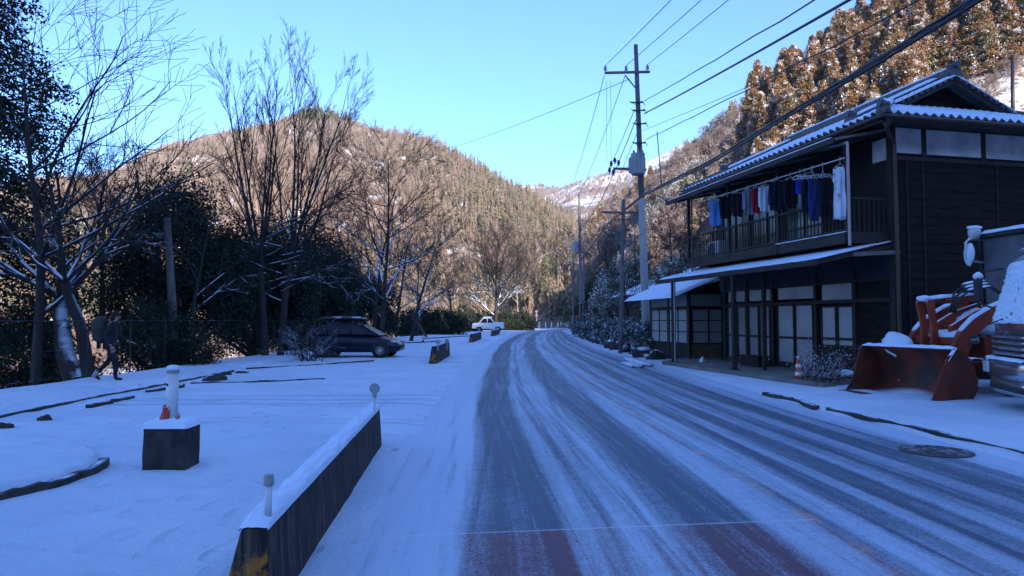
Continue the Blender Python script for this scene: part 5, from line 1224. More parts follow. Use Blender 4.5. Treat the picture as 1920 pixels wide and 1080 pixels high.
for (a, b) in (((-.83, .69, 1.5), (-.78, .69, 3.38)), ((-.83, -.69, 1.5), (-.78, -.69, 3.38)), ((-1.6, .69, 1.5), (-1.6, .69, 3.38)), ((-2.27, .69, 1.55), (-2.2, .69, 3.38))): MB().bar(a, b, .07).build('cab_pillar', 'black', LD)
m_ = MB(); m_.box(-2.35, -.68, -.74, .74, 3.37, 3.46); rf_ = m_.build('cab_roof', 'black', LD, bevel=.03); V = []
for i in range(13):
    for j in range(11): x, y = -2.35 + 1.68 * i / 12, -.74 + 1.48 * j / 10; e = 0 if i in (0, 12) or j in (0, 10) else 1; V.append((x, y, 3.45 + .09 * e + float(fbm(x * 3, y * 3)) * .03))
new_obj('snow', np_mesh('snow', V, [(i * 11 + j, i * 11 + j + 1, (i + 1) * 11 + j + 1, (i + 1) * 11 + j) for i in range(12) for j in range(10)]), 'snow', rf_, True)
m_ = MB(); lathe(m_, (-1.45, .2, 3.5), [(.09, 0), (.1, .12), (.07, .2)], 12); bcn = m_.build('beacon', 'lamp', LD, True); MB().blob((-1.45, .2, 3.7), (.1, .1, .07), 2).build('snow', 'snow', bcn, True)
# mirror and work lamp bracket on the near front corner of the cab
m_ = MB(); m_.tube([(-.82, -.66, 3.36), (-.46, -.66, 3.36), (-.38, -.66, 3.28), (-.38, -.66, 2.95), (-.46, -.66, 2.88), (-.82, -.66, 2.84)], .026, 8); m_.build('mirror_bracket', 'pvc', LD, True)
m_ = MB(); m_.box(-.50, -.45, -.80, -.56, 2.86, 3.22); mr = m_.build('mirror', 'black', LD, bevel=.02); MB().blob((-.46, -.66, 3.02), (.09, .13, .22), 3).build('snow', 'snow', mr, True)
m_ = MB(); lathe(m_, (-.60, -.66, 3.46), [(.02, -.1), (.11, -.08), (.13, .08), (.12, .12)], 14); lp = m_.build('work_lamp', 'lamp', LD, True); MB().blob((-.60, -.66, 3.61), (.14, .14, .06), 6).build('snow', 'snow', lp, True)
# maker's plate: small dark panel with a light script-like mark on the near arm
m_ = MB(); m_.box(.62, .84, .682, .690, 1.10, 1.26); dc = m_.build('decal', mat('decal_dark', (.02, .07, .07), rough=.4), LD); dc.rotation_euler = (0, 0, 0)
m_ = MB(); zz = 1.18
m_.tube([(.64, .694, zz - .03), (.67, .694, zz + .045), (.69, .694, zz - .01), (.71, .694, zz + .02), (.73, .694, zz - .02), (.755, .694, zz + .02), (.77, .694, zz - .02), (.80, .694, zz + .02), (.82, .694, zz - .01)], .006, 4); m_.build('lettering', 'white_band', dc)

# ---- truck at the right edge of the picture
a_ = math.radians(161.9); TK = empty('snowy_truck', (8.24, 11.25, .02), a_, label='truck with snow covered windscreen and chrome grille at the right picture edge', cat='truck')
def sec(zs): return zs
m_ = MB(); pf_ = [(.0, .95), (.02, 1.50), (-.30, 2.62), (-.55, 2.78), (-1.9, 2.80), (-1.9, .95)]
ring = []
secs = []
for y, dx in ((-1.12, -.28), (-1.06, -.10), (-.8, -.01), (0, .05), (.8, -.01), (1.06, -.10), (1.12, -.28)): secs.append([(x + (dx if x > -1 else 0), y, z) for x, z in pf_])
loft(secs, 'cab', 'truck_paint', TK, True, 0)
V = []; nW = 110; nH = 60; rs_ = np.random.RandomState(5)
for i in range(nH):
    for j in range(nW):
        y = -1.02 + 2.04 * j / (nW - 1); t = i / (nH - 1); z = 1.52 + 1.06 * t; dx = .05 - .10 * (abs(y) / 1.0) ** 4 - .03; lump = float(fbm(y * 22 + 3, z * 22, 3)); e = 0 if i in (0, nH - 1) or j in (0, nW - 1) else 1
        V.append((.03 - .30 * t + dx + e * (.01 + .10 * max(0, lump - .38)), y, z))
f = [(i * nW + j, i * nW + j + 1, (i + 1) * nW + j + 1, (i + 1) * nW + j) for i in range(nH - 1) for j in range(nW - 1)]
new_obj('windscreen_snow', np_mesh('windscreen_snow', V, f), 'snow', TK, False)
def bowed(z0, z1, off, name, m, n=13, y1=1.08, th=.03):
    V = []; 
    for j in range(n):
        y = -y1 + 2 * y1 * j / (n - 1); dx = .05 - .12 * (abs(y) / 1.0) ** 6 + off
        V += [(dx, y, z0), (dx, y, z1), (dx - th - .08, y, z1), (dx - th - .08, y, z0)]
    f = []
    for j in range(n - 1):
        for k_ in range(4): a = j * 4 + k_; b = j * 4 + (k_ + 1) % 4; f.append((a, b, b + 4, a + 4))
    f += [(3, 2, 1, 0), tuple((n - 1) * 4 + k_ for k_ in range(4))]; return new_obj(name, np_mesh(name, V, f), m, TK)
bowed(.98, 1.36, .015, 'grille_panel', 'black'); 
for k_, z in enumerate((1.30, 1.21, 1.12, 1.03)): bowed(z - .025, z + .02, .05, 'grille_bar', 'chrome')
bowed(.62, .92, .10, 'bumper', 'chrome'); bowed(.36, .60, .07, 'lower_bumper', 'chrome'); bowed(.42, .52, .085, 'fog_recess', 'black', y1=.8)
snow_strip('snow', [(.13 - .25, -1.06, .925), (.10, -.8, .925), (.13, 0, .925), (.10, .8, .925)], .1, .04, TK, seed=2)
for s_ in (-1, 1):
    m_ = MB(); m_.box(-.05, .12, s_ * .98 - .13, s_ * .98 + .10, .66, .86); m_.build('headlight', 'lamp', TK, bevel=.02)
    m_ = MB(); m_.tube([(-.25, s_ * 1.1, 2.5), (.12, s_ * 1.32, 2.45), (.12, s_ * 1.32, 1.9), (-.2, s_ * 1.12, 1.75)], .02, 6); m_.box(.05, .13, s_ * 1.32 - .12, s_ * 1.32 + .12, 1.95, 2.35); mm = m_.build('mirror', 'black', TK); MB().blob((.09, s_ * 1.32, 2.38), (.08, .16, .07), 3).build('snow', 'snow', mm, True)
    for x in (-1.0, -4.2): wheel(TK, (x, s_ * .92, .46), .46, .28, 'y', rim='steel', spokes=6, out=s_)
MB().tube([(.08, -.9, 1.50), (.04, -.1, 1.62)], .015, 5).build('wiper', 'black', TK)
V = []
for i in range(10):
    for j in range(14): x, y = -1.9 + 1.45 * i / 9, -1.08 + 2.16 * j / 13; e = 0 if i in (0, 9) or j in (0, 13) else 1; V.append((x, y, 2.79 + .10 * e + float(fbm(x * 3, y * 3)) * .04))
new_obj('snow', np_mesh('snow', V, [(i * 14 + j, i * 14 + j + 1, (i + 1) * 14 + j + 1, (i + 1) * 14 + j) for i in range(9) for j in range(13)]), 'snow', TK, True)
m_ = MB(); m_.box(-6.0, -2.05, -1.1, 1.1, 1.0, 1.15); m_.box(-6, -.2, -.4, .4, .55, .9); m_.box(-6.0, -2.05, -1.1, -1.05, 1.15, 1.6); m_.box(-6.0, -2.05, 1.05, 1.1, 1.15, 1.6); m_.build('load_bed', 'steel', TK)

# ================================================================== PEOPLE
def skinned(name, joints, edges, m, parent, sub=2):
    me = bpy.data.meshes.new(name); me.from_pydata([j[0] for j in joints], edges, []); me.update(); o = new_obj(name, me, m, parent)
    md = o.modifiers.new('skin', 'SKIN'); md.use_smooth_shade = True
    for i, j in enumerate(joints): r = j[1]; me.skin_vertices[0].data[i].radius = (r, r) if isinstance(r, (int, float)) else r; me.skin_vertices[0].data[i].use_root = (i == 0)
    md2 = o.modifiers.new('sub', 'SUBSURF'); md2.levels = sub; md2.render_levels = sub
    dg = bpy.context.evaluated_depsgraph_get(); ev = o.evaluated_get(dg); nm = bpy.data.meshes.new_from_object(ev); o.modifiers.clear(); o.data = nm
    nm.polygons.foreach_set('use_smooth', np.ones(len(nm.polygons), bool))
    return o
def walker(base, rz, label, H=1.66, coat='coat', pack=True, gaiter=True, simple=False):
    """walks towards local +x"""
    s = H / 1.70; t = empty('person', base, rz, label=label, cat='person')
    J = [((0, 0, .95), .13), ((.02, 0, 1.15), (.125, .16)), ((.05, 0, 1.33), (.13, .18)), ((.06, 0, 1.44), .08), ((.09, 0, 1.52), .055), ((.11, 0, 1.58), .075), ((.12, 0, 1.66), .085),
         ((0, -.10, .90), .10), ((.16, -.10, .52), .072), ((.17, -.11, .12), .05), ((.19, -.11, .06), .048), ((.34, -.12, .045), .035),
         ((0, .10, .90), .10), ((-.04, .10, .52), .072), ((-.33, .10, .20), .05), ((-.36, .10, .12), .045), ((-.25, .11, .04), .035),
         ((.05, -.21, 1.38), .065), ((-.06, -.27, 1.12), .048), ((.08, -.27, .93), .036), ((.11, -.27, .88), .03),
         ((.05, .21, 1.38), .065), ((.10, .27, 1.12), .048), ((.30, .25, 1.0), .036), ((.35, .24, .98), .03)]
    E = [(0, 1), (1, 2), (2, 3), (3, 4), (4, 5), (5, 6), (0, 7), (7, 8), (8, 9), (9, 10), (10, 11), (0, 12), (12, 13), (13, 14), (14, 15), (15, 16), (2, 17), (17, 18), (18, 19), (19, 20), (2, 21), (21, 22), (22, 23), (23, 24)]
    J = [((x * s, y * s, z * s), (r if isinstance(r, tuple) else (r, r))) for (x, y, z), r in J]; J = [(p, (r[0] * s, r[1] * s)) for p, r in J]
    bd = skinned('body', J, E, coat, t)
    bd.data.materials.append(M['trousers']); bd.data.materials.append(M['skin']); bd.data.materials.append(M['shoe'])
    mi = np.zeros(len(bd.data.polygons), np.int32)
    for p in bd.data.polygons:
        c = p.center; z = c.z / s; x = c.x / s; y = c.y / s
        if z < .9 and not (abs(y) > .2 and z > .8): mi[p.index] = 1
        if z < .14: mi[p.index] = 3
        if z > 1.50: mi[p.index] = 2
        if abs(y) > .2 and (.84 < z < .93 or (x > .31 and z < 1.05)) : mi[p.index] = 2
    bd.data.polygons.foreach_set('material_index', mi)
    if simple: return t
    m_ = MB(); m_.blob((.095 * s, 0, 1.665 * s), (.105 * s, .095 * s, .095 * s), 3, 14, 10, .12); m_.blob((.07 * s, 0, 1.60 * s), (.085 * s, .09 * s, .09 * s), 4, 12, 8, .1); m_.build('hair', 'hair', t, True)
    m_ = MB(); m_.blob((.205 * s, 0, 1.60 * s), (.018, .014, .022), 1, 8, 6, .02)
    m_.blob((.19 * s, .032, 1.625 * s), (.012, .012, .01), 1, 8, 6, .02); m_.blob((.19 * s, -.032, 1.625 * s), (.012, .012, .01), 1, 8, 6, .02); m_.box(.185 * s, .20 * s, -.022, .022, 1.557 * s, 1.563 * s); m_.build('face', 'skin', t, True)
    for side, c, dr in ((-1, (.115 * s, -.27 * s, .87 * s), (.3, 0, -1)), (1, (.37 * s, .24 * s, .975 * s), (1, 0, -.2))):
        m_ = MB(); d = Vector(dr).normalized()
        m_.bar(c, Vector(c) + d * .075, .075, .03, up=(0, 1, 0) if side == -1 else (0, 0, 1))
        for k_ in range(4): o_ = Vector((.0, 0, 0)) + (Vector((1, 0, .3)) if side == -1 else Vector((0, 1, 0))) * (.02 * (k_ - 1.5)); b0 = Vector(c) + d * .07 + o_; L_ = (.055, .07, .066, .05)[k_]; m_.tube([b0, b0 + d * L_ * .5, b0 + d * L_ * .8 + Vector((.01, 0, -.02)), b0 + d * L_ * .85 + Vector((-.005, 0, -.035))], [.009, .009, .008, .006], 6)
        b0 = Vector(c) + d * .02 + (Vector((.035, 0, .01)) if side == -1 else Vector((0, -.035, 0))); m_.tube([b0, b0 + d * .03 + (Vector((.02, 0, 0)) if side == -1 else Vector((0, -.02, 0))), b0 + d * .055 + (Vector((.02, 0, 0)) if side == -1 else Vector((0, -.02, 0)))], [.012, .011, .008], 6)
        m_.build('hand', 'skin', t, True)
    if pack:
        m_ = MB()
        secs = []
        for z, x0, x1, w2 in ((.98, -.12, -.34, .14), (1.04, -.10, -.42, .19), (1.25, -.08, -.46, .21), (1.42, -.07, -.44, .21), (1.56, -.08, -.38, .19), (1.64, -.1, -.32, .13)): secs.append([(x0 * s, -w2, z * s), (x1 * s, -w2 * .8, z * s), (x1 * s, w2 * .8, z * s), (x0 * s, w2, z * s)])
        pk = empty('backpack', base, rz, label='large olive hiking backpack worn by the walking person', cat='backpack')
        loft(secs, 'pack_body', 'pack', pk, True, 2)
        for y in (-.1, .1): m_ = MB(); m_.tube([(-.10 * s, y, 1.5 * s), (.07 * s, y * 1.1, 1.50 * s), (.20 * s, y * 1.1, 1.36 * s), (.16 * s, y * 1.2, 1.16 * s), (-.08 * s, y * 1.5, 1.1 * s)], .02, 6); m_.build('strap', 'black', pk, True)
    return t
pb = gp2(205, 722); WK = walker((pb[0], pb[1], .10), math.radians(12), 'person in dark clothes walking right beside the fence with a large backpack', 1.66)
for nm_, x, y, z in (('gaiter', -.345, .10, .17),):
    m_ = MB(); m_.tube([(-.385, .10, .09), (-.30, .10, .25)], [.06, .062], 10); m_.build('gaiter', 'gaiter', WK, True)
pb = gp2(988, 617.5); walker((pb[0], pb[1], 0), math.radians(95), 'tiny distant person in a blue jacket walking among the white posts', 1.66, 'blue_jacket', False, False, False)

# ================================================================== ROADSIDE SMALL THINGS
for k_, (px, lab) in enumerate(((970, 'leftmost white road post at the end of the street'), (977, 'white road post second from the left at the bend'), (983, 'white road post just left of the distant person'), (998, 'white road post just right of the distant person'), (1011, 'white road post beside the distant sign pole'), (1023, 'white road post two right of the distant sign pole'), (1034, 'white road post in the middle of the bend'), (1046, 'white road post second from the right end of the bend'), (1052, 'rightmost white road post at the bend'))):
    Y = [112, 116, 119, 123, 126, 129, 132, 135, 137][k_]; p = at(px, 600, Y); h = 1.15; t_ = empty('road_post', (p[0], p[1], 0), label=lab, cat='road post', group='white posts at the bend')
    m_ = MB(); m_.tube([(0, 0, 0), (0, 0, h)], .13, 10); m_.build('post', 'white_band', t_, True); m_ = MB(); m_.tube([(0, 0, h - .3), (0, 0, h - .2)], .14, 10); m_.build('band', 'reflector', t_)
p = at(968, 603, 110); t_ = empty('arrow_sign', (p[0], p[1], 0), label='small yellow bend marker sign left of the white posts', cat='sign'); m_ = MB(); m_.tube([(0, 0, 0), (0, 0, 1.6)], .04, 6); m_.build('post', 'pole', t_)
m_ = MB(); m_.box(-.25, .25, -.08, -.05, 1.1, 1.75); pn_ = m_.build('panel', 'yellow', t_); m_ = MB(); m_.bar((-.12, -.10, 1.6), (.1, -.10, 1.42), .09, .02, up=(0, 1, 0)); m_.bar((.1, -.10, 1.42), (-.12, -.10, 1.24), .09, .02, up=(0, 1, 0)); m_.build('arrow', 'black', pn_)
p = at(1006, 600, 124); t_ = empty('road_sign', (p[0], p[1], 0), label='tall thin pole with two small round reddish signs at the far bend', cat='road sign'); m_ = MB(); m_.tube([(0, 0, 0), (0, 0, 3.4)], .05, 8); m_.build('post', 'pole', t_)
for z in (3.15, 2.45): m_ = MB(); lathe(m_, (0, -.06, z), [(.24, 0), (.24, -.02)], 20, 'y'); dsk = m_.build('sign_disc', mat('sign_pink', (.20, .09, .13), rough=.5), t_)
p = at(1086, 595, 68); t_ = empty('red_box', (p[0], p[1], 0), label='small red box on a post beneath the farther utility pole', cat='box'); m_ = MB(); m_.tube([(0, 0, 0), (0, 0, 1.5)], .04, 6); m_.build('post', 'pole', t_); m_ = MB(); m_.box(-.3, .3, -.15, .15, 1.5, 2.1); m_.build('box', mat('box_red', (.42, .08, .04), rough=.6), t_, bevel=.03)
# old wooden post by the fence
p = gp2(330, 690); q = at(314, 412, p[1]); t_ = empty('wooden_post', (p[0], p[1], 0), label='old grey wooden post standing by the fence left of the tall bare tree', cat='post')
m_ = MB(); L_ = [Vector((0, 0, -.1)), Vector(((q[0] - p[0]) * .5, 0, q[2] * .5)), Vector((q[0] - p[0], 0, q[2]))]; m_.tube(L_, [.15, .13, .095], 12); m_.build('shaft', mat('old_wood', (.07, .06, .06), (.13, .11, .105), scale=3, rough=.9, stretch=(3, 3, .3)), t_, True); m_ = MB(); m_.tube([L_[2] - Vector((0, 0, .02)), L_[2] + Vector((0, 0, .07))], [.11, .08], 12); m_.build('cap', 'iron', t_)
# leaning props near the cone
a, b = gp2(800, 632), at(768, 585, 55); t_ = tag(MB().tube([(a[0], a[1], 0), tuple(b)], [.12, .08], 8).build('leaning_pole', 'bark', smooth=True), 'snow dusted pole leaning left beside the distant cone', 'pole')
# chain link fence along the left edge
FN = empty('chain_link_fence', (-11.15, 0, 0), label='dark chain link fence running along the left side of the parking lot', cat='fence')
ys_ = np.arange(10, 62, 2.0)
for y in ys_: m_ = MB(); m_.tube([(0, y, -.3), (0, y, 1.62)], .022, 6); m_.build('fence_post', 'black', FN)
m_ = MB()
for z in (.18, .85, 1.58): m_.tube([(0, 10, z), (0, 60, z)], .005 if z < 1.5 else .012, 4)
m_.build('top_rail', 'black', FN)
P0, P1_ = [], []
for y in np.arange(9, 60, .14): P0 += [(0, y, .15), (0, y + 1.43, .15)]; P1_ += [(0, y + 1.43, 1.58), (0, y, 1.58)]
Vv, Ff = segs_mesh(P0, P1_, [.0014] * len(P0), [.0014] * len(P0), 3); new_obj('wire_mesh', np_mesh('wire_mesh', Vv, Ff), 'black', FN)

# neighbouring house beyond the shrubs
NB = empty('neighbour_house', (10.6, 47.5, 0), math.radians(4), label='small dark wooden house with lattice window beyond the roadside shrubs', cat='house')
m_ = MB(); m_.box(-1.9, 4.5, -4, 4, 0, 3.4); m_.build('wall', 'dark_wood', NB)
m_ = MB(); m_.add([(-2.8, -4.8, 3.2), (-2.8, 4.8, 3.2), (1.3, 4.8, 5.0), (1.3, -4.8, 5.0), (5.4, -4.8, 3.2), (5.4, 4.8, 3.2)], [(0, 1, 2, 3), (3, 2, 5, 4)]); o = m_.build('roof', 'tile', NB); md = o.modifiers.new('s', 'SOLIDIFY'); md.thickness = .15
m_ = MB(); m_.add([(-2.85, -4.85, 3.29), (-2.85, 4.8, 3.29), (1.3, 4.8, 5.12), (1.3, -4.85, 5.12), (5.45, -4.8, 3.29), (5.45, 4.8, 3.29)], [(0, 1, 2, 3), (3, 2, 5, 4)]); o2 = m_.build('snow', 'snow', o)
m_ = MB(); m_.box(-1.96, -1.9, -2.6, -1.2, 1.6, 2.7); m_.box(-1.75, -.4, -4.06, -4.0, 1.5, 2.8); wn = m_.build('window', 'frosted', NB); m_ = MB()
for k_ in range(7): x = -1.75 + 1.35 * k_ / 6; m_.box(x - .02, x + .02, -4.10, -4.06, 1.5, 2.8)
for z in (1.5, 1.93, 2.36, 2.8): m_.box(-1.78, -.37, -4.105, -4.06, z - .02, z + .02)
m_.build('lattice', 'beam', wn)
SH = empty('roadside_shed', (7.6, 62, 0), 0, label='dark open shed with a small gable roof behind the farther utility pole', cat='shed')
m_ = MB(); m_.box(-.4, 4, -2, 3, 0, 3.3); m_.build('wall', 'dark_wood', SH); m_ = MB(); m_.add([(-1.3, -3, 3.2), (4.2, -3, 4.6), (4.2, 3.5, 4.6), (-1.3, 3.5, 3.2)], [(0, 1, 2, 3)]); o = m_.build('roof', 'tile', SH); md = o.modifiers.new('s', 'SOLIDIFY'); md.thickness = .12
m_ = MB(); m_.add([(-1.35, -3.05, 3.3), (4.2, -3.05, 4.7), (4.2, 3.5, 4.7), (-1.35, 3.5, 3.3)], [(0, 1, 2, 3)]); m_.build('snow', 'snow', o)
# post with a rod above the tiled roof at the far right hillside
p = at(1897, 200, 60); q = at(1898, 104, 60); tag(MB().tube([tuple(p - np.array([0, 0, 4])), tuple(q)], [.17, .14], 10).build('hillside_pole', 'wire', smooth=True), 'dark pole standing on the snowy hillside at the upper right', 'pole')

# ================================================================== PLANTS
class Tree:
    def __init__(s, seed): s.r = random.Random(seed); s.seg = {0: [], 1: []}; s.tips = []
    def limb(s, p, d, L, r0, lvl, maxl, n=7, up=.12, wig=.16, kids=5, ratio=.62, ang=(30, 60), r1=None, start=.25, spread=None, minr=.006, taper=.35):
        R = s.r; p = Vector(p); d = Vector(d).normalized(); r1 = r0 * taper if r1 is None else r1; step = L / n; nodes = []
        for i in range(n):
            f0, f1 = i / n, (i + 1) / n; a = r0 + (r1 - r0) * f0; b = r0 + (r1 - r0) * f1
            q = p + d * step; s.seg[0 if lvl == 0 or a > .028 else 1].append((p.copy(), q.copy(), max(a, minr), max(b, minr))); nodes.append((f1, q.copy(), d.copy(), b)); p = q
            d = (d + Vector((R.gauss(0, wig), R.gauss(0, wig), R.gauss(0, wig) + up * step))).normalized()
        s.tips.append(p.copy())
        if lvl < maxl:
            for k in range(kids):
                f = start + (1 - start) * (k + R.random()) / kids; i = min(n - 1, int(f * n)); fr, q, dd, b = nodes[i]
                ax = dd.cross(Vector((0, 0, 1))) if abs(dd.z) < .95 else Vector((1, 0, 0)); ax = (Matrix.Rotation(R.uniform(0, 2 * math.pi), 3, dd) @ ax.normalized())
                nd = Matrix.Rotation(math.radians(R.uniform(*ang)), 3, ax) @ dd
                s.limb(q, nd, L * ratio * (1.15 - .5 * f) * R.uniform(.75, 1.2), max(b * R.uniform(.5, .75), minr), lvl + 1, maxl, max(3, n - 1), up, wig * 1.1, kids if lvl + 1 < maxl else kids, ratio, ang, None, .15, None, minr, taper)
    def build(s, name, loc_, label, cat='tree', group=None, tm='bark', cm='twig'):
        t = empty(name, loc_, label=label, cat=cat, group=group)
        for k, nm_, mm, kk in ((0, 'trunk', tm, 7), (1, 'crown', cm, 3)):
            S = s.seg[k]
            if not S: continue
            A = np.array([tuple(x[0]) for x in S]); B = np.array([tuple(x[1]) for x in S]); B = B + (B - A) * .03
            V, f = segs_mesh(A, B, [x[2] for x in S], [x[3] for x in S], kk); new_obj(nm_, np_mesh(nm_, V, f), mm, t, True)
        return t
def leafset(rs, C, size, aspect=1.6, droop=0.0, flat=.0):
    """random quads at the points C"""
    n = len(C); a = rs.normal(size=(n, 3)); a[:, 2] = a[:, 2] * (1 - flat) - droop; a /= np.linalg.norm(a, axis=1, keepdims=True)
    b = rs.normal(size=(n, 3)); b[:, 2] *= (1 - flat); b -= a * (a * b).sum(1, keepdims=True); b /= np.linalg.norm(b, axis=1, keepdims=True)
    sz = size * rs.uniform(.6, 1.3, size=(n, 1)); a = a * sz * aspect; b = b * sz * .5
    V = np.stack([C - b * .5, C + a * .45 - b, C + a, C + a * .45 + b], 1).reshape(-1, 3)
    return V, np.arange(4 * n).reshape(-1, 4)
# --- bare trees of the left side
# main double stemmed tree
def base_at(px, py, z=0): p = gp(px, py); return (p[0], p[1], z)
T = Tree(11); d0 = 28.0
for (x0, lean, h, r0, kz) in ((0, -.03, 11.6, .17, 0), (.62, .08, 11.0, .15, 1)):
    T.limb((x0, 0, -.1), (lean, 0, 1), 4.4, r0, 0, 0, 7, 0, .03, 0, r1=r0 * .8)
    tp = T.seg[0][-1][1]
    for k_ in range(6):
        a = k_ * 1.05 + kz; sp = .17 + .09 * (k_ % 3); T.limb(tp - Vector((0, 0, .5 * (k_ % 3))), (math.cos(a) * sp + lean * 2, math.sin(a) * sp, 1), (7.6 - .6 * (k_ % 3)), .07, 1, 4, 10, .09, .03, 8, .38, (13, 32), .012, .08, minr=.0055, taper=.3)
    for k_ in range(9):   # low, long, spreading and snow loaded boughs
        sgn = 1 if (k_ % 3) else -1; z_ = 2.4 + .38 * k_; T.limb((x0, 0, z_), (sgn * 1.0, T.r.uniform(-.5, .3), T.r.uniform(.15, .5)), T.r.uniform(2.8, 4.6), .036, 1, 3, 9, .07, .08, 8, .45, (20, 55), .012, .2, minr=.007)
T.build('bare_tree', base_at(497, 672), 'tallest bare tree, twin stems rising in a vase shape against the mountain')
def bare(seed, base, label, h, r, lean=(0, 0), nb=9, spread=(35, 65), blen=.5, t0=.3, tm='bark', kids=5, maxl=3, up=.05, wig=.1, minr=.007, dirs=None, group=None, stems=1):
    T = Tree(seed); R = T.r
    for s_ in range(stems):
        x0 = s_ * .35; T.limb((x0, 0, -.1), (lean[0], lean[1], 1), h, r * (1 - .15 * s_), 0, 0, 12, .0, .035, 0, r1=r * .12)
        nodes = T.seg[0][-12:]
        for k_ in range(nb):
            f = t0 + (1 - t0) * (k_ + R.random() * .6) / nb; i = min(11, int(f * 12)); q = nodes[i][1]; az = R.uniform(0, 6.28) if dirs is None else math.radians(R.choice(dirs) + R.uniform(-25, 25)); an = math.radians(R.uniform(*spread))
            T.limb(q, (math.sin(an) * math.cos(az), math.sin(an) * math.sin(az), math.cos(an)), h * blen * (1.15 - .75 * f) * R.uniform(.8, 1.2), nodes[i][3] * .55, 1, maxl, 8, up, wig, kids, .5, (20, 50), None, .2, minr=minr)
    return T.build('bare_tree', base, label, tm=tm, group=group)
bare(21, base_at(185, 650), 'tall slender bare tree with two close stems left of the walking person', 11.5, .12, (-.01, .0), 24, (20, 55), .34, .25, kids=7, stems=2, up=.10, wig=.06, minr=.0075)
bare(22, (-14.2, 20.5, -.8), 'large bare tree at far left with many snowy boughs reaching right', 10.5, .17, (-.02, .02), 15, (40, 75), .60, .2, kids=6, dirs=[-40, 0, 30, 180, 330], up=.09, wig=.07, minr=.0075)
# thick crooked trunk
T = Tree(31)
for (p0, dr, L, r) in (((0, 0, -.2), (-.45, .1, 1), 2.6, .30), ((.35, .1, -.2), (-.16, .1, 1), 3.0, .2)):
    T.limb(p0, dr, L, r, 0, 0, 8, 0, .07, 0, r1=r * .65); tp = T.seg[0][-1][1]
    for k_ in range(5): a = k_ * 1.3; T.limb(tp, (math.cos(a) * .8 - .2, math.sin(a) * .5, .75), 4.2, r * .3, 1, 4, 9, .06, .10, 6, .45, (25, 60), None, .2, minr=.008)
T.build('crooked_tree', base_at(140, 700), 'thick crooked leaning trunk with snow on its left side behind the fence')
bare(23, (-8.0, 42, 0), 'bare tree with snowy spreading branches behind the parked dark car', 11.5, .17, (.0, 0), 26, (35, 75), .50, .2, kids=8, up=.09, wig=.06, minr=.008)
bare(25, (-7.7, 52, 0), 'leaning bare tree right of the parked dark car', 8.5, .16, (.22, 0), 14, (35, 70), .5, .2, kids=6, up=.08, minr=.011)
bare(26, (-2.4, 103, 0), 'broad bare tree with upswept branches above the white pickup', 13.5, .34, (-.01, 0), 34, (38, 62), .6, .14, kids=9, up=.07, wig=.05, minr=.014)
bare(27, (-11.6, 24.5, 0), 'small thin bare tree beside the old wooden post', 6.0, .09, (.12, 0), 9, (30, 60), .5, .3, kids=4, minr=.007)
bare(31, (-9.5, 47, 0), 'bare tree close behind the snowy tree of the parked car', 10.5, .15, (.02, 0), 20, (35, 70), .5, .2, kids=7, up=.09, wig=.06, minr=.009)
bare(32, (-10.5, 62, 0), 'distant bare tree over the leaning pole', 10.5, .15, (.03, 0), 20, (35, 70), .5, .2, kids=7, up=.09, wig=.06, minr=.011)
bare(33, (-7.0, 80, 0), 'bare tree halfway between the leaning pole and the white pickup', 9, .15, (.0, 0), 20, (35, 70), .5, .2, kids=7, up=.09, wig=.06, minr=.013)
bare(30, (-9.6, 70, 0), 'low bare tree between the leaning tree and the pickup', 8, .14, (0, 0), 12, (35, 70), .5, .15, kids=6, minr=.014)
for k_, (x, y, h, lab) in enumerate(((1.5, 165, 13, 'sunlit pale bare tree directly behind the distant person'), (6.5, 178, 14, 'sunlit pale bare tree above the far end of the road'), (-6, 150, 12, 'bare tree behind the right side of the pickup tree'), (13, 160, 11, 'bare tree over the dark far bend of the road'), (-16, 128, 12, 'bare tree left of the broad tree above the pickup'), (18, 148, 12, 'bare tree just left of the farther utility pole base'))):
    bare(40 + k_, (x, y, float(terrain(np.array([x]), np.array([float(y)]))[0]) - .3), lab, h, .26, (0, 0), 18, (35, 65), .5, .14, kids=7, tm='twig_far', minr=.03, group='bare trees beyond the bend')
for k_, (x, y, h, lab) in enumerate(((9.5, 52, 9, 'bare snowy tree behind the slim steel pole'), (8.2, 47, 7, 'bare snowy tree left of the near utility pole'), (13, 44, 10, 'bare snowy tree behind the neighbour house roof'), (16, 66, 12, 'bare tree on the bank behind the shed'), (9.6, 37, 6, 'low bare tree between the utility pole and the wing'))):
    bare(60 + k_, (x, y, float(terrain(np.array([x]), np.array([float(y)]))[0]) - .3), lab, h, .13, (-.05, 0), 14, (35, 75), .5, .2, kids=6, up=.03, minr=.011)

# --- dark cedar at the far left
def conifer_mesh(seed, h, wdt, z0, nwh, per, leaf, droop, hang=.5):
    rs = np.random.RandomState(seed); C = []; S = []
    for i in range(nwh):
        f = (i + rs.rand() * .5) / nwh; z = z0 + (h - z0) * f; L = wdt * (1 - f) ** .75 * rs.uniform(.75, 1.15) + .15
        for k in range(per):
            a = rs.rand() * 6.28; l = L * rs.uniform(.7, 1.1); n = max(5, int(l * 7)); t = np.sqrt(rs.rand(n)); 
            x = np.cos(a) * l * t; y = np.sin(a) * l * t; zz = z - droop * l * t ** 1.5 + rs.normal(0, .05, n)
            for q in range(9): C.append(np.stack([x + rs.normal(0, .10 + .04 * l, n), y + rs.normal(0, .10 + .04 * l, n), zz - hang * rs.rand(n) * .5], 1))
            S.append(((0, 0, z), (np.cos(a) * l, np.sin(a) * l, z - droop * l), .03, .008))
    C = np.concatenate(C); V, f = leafset(rs, C, leaf, 1.8, .5); return V, f, S
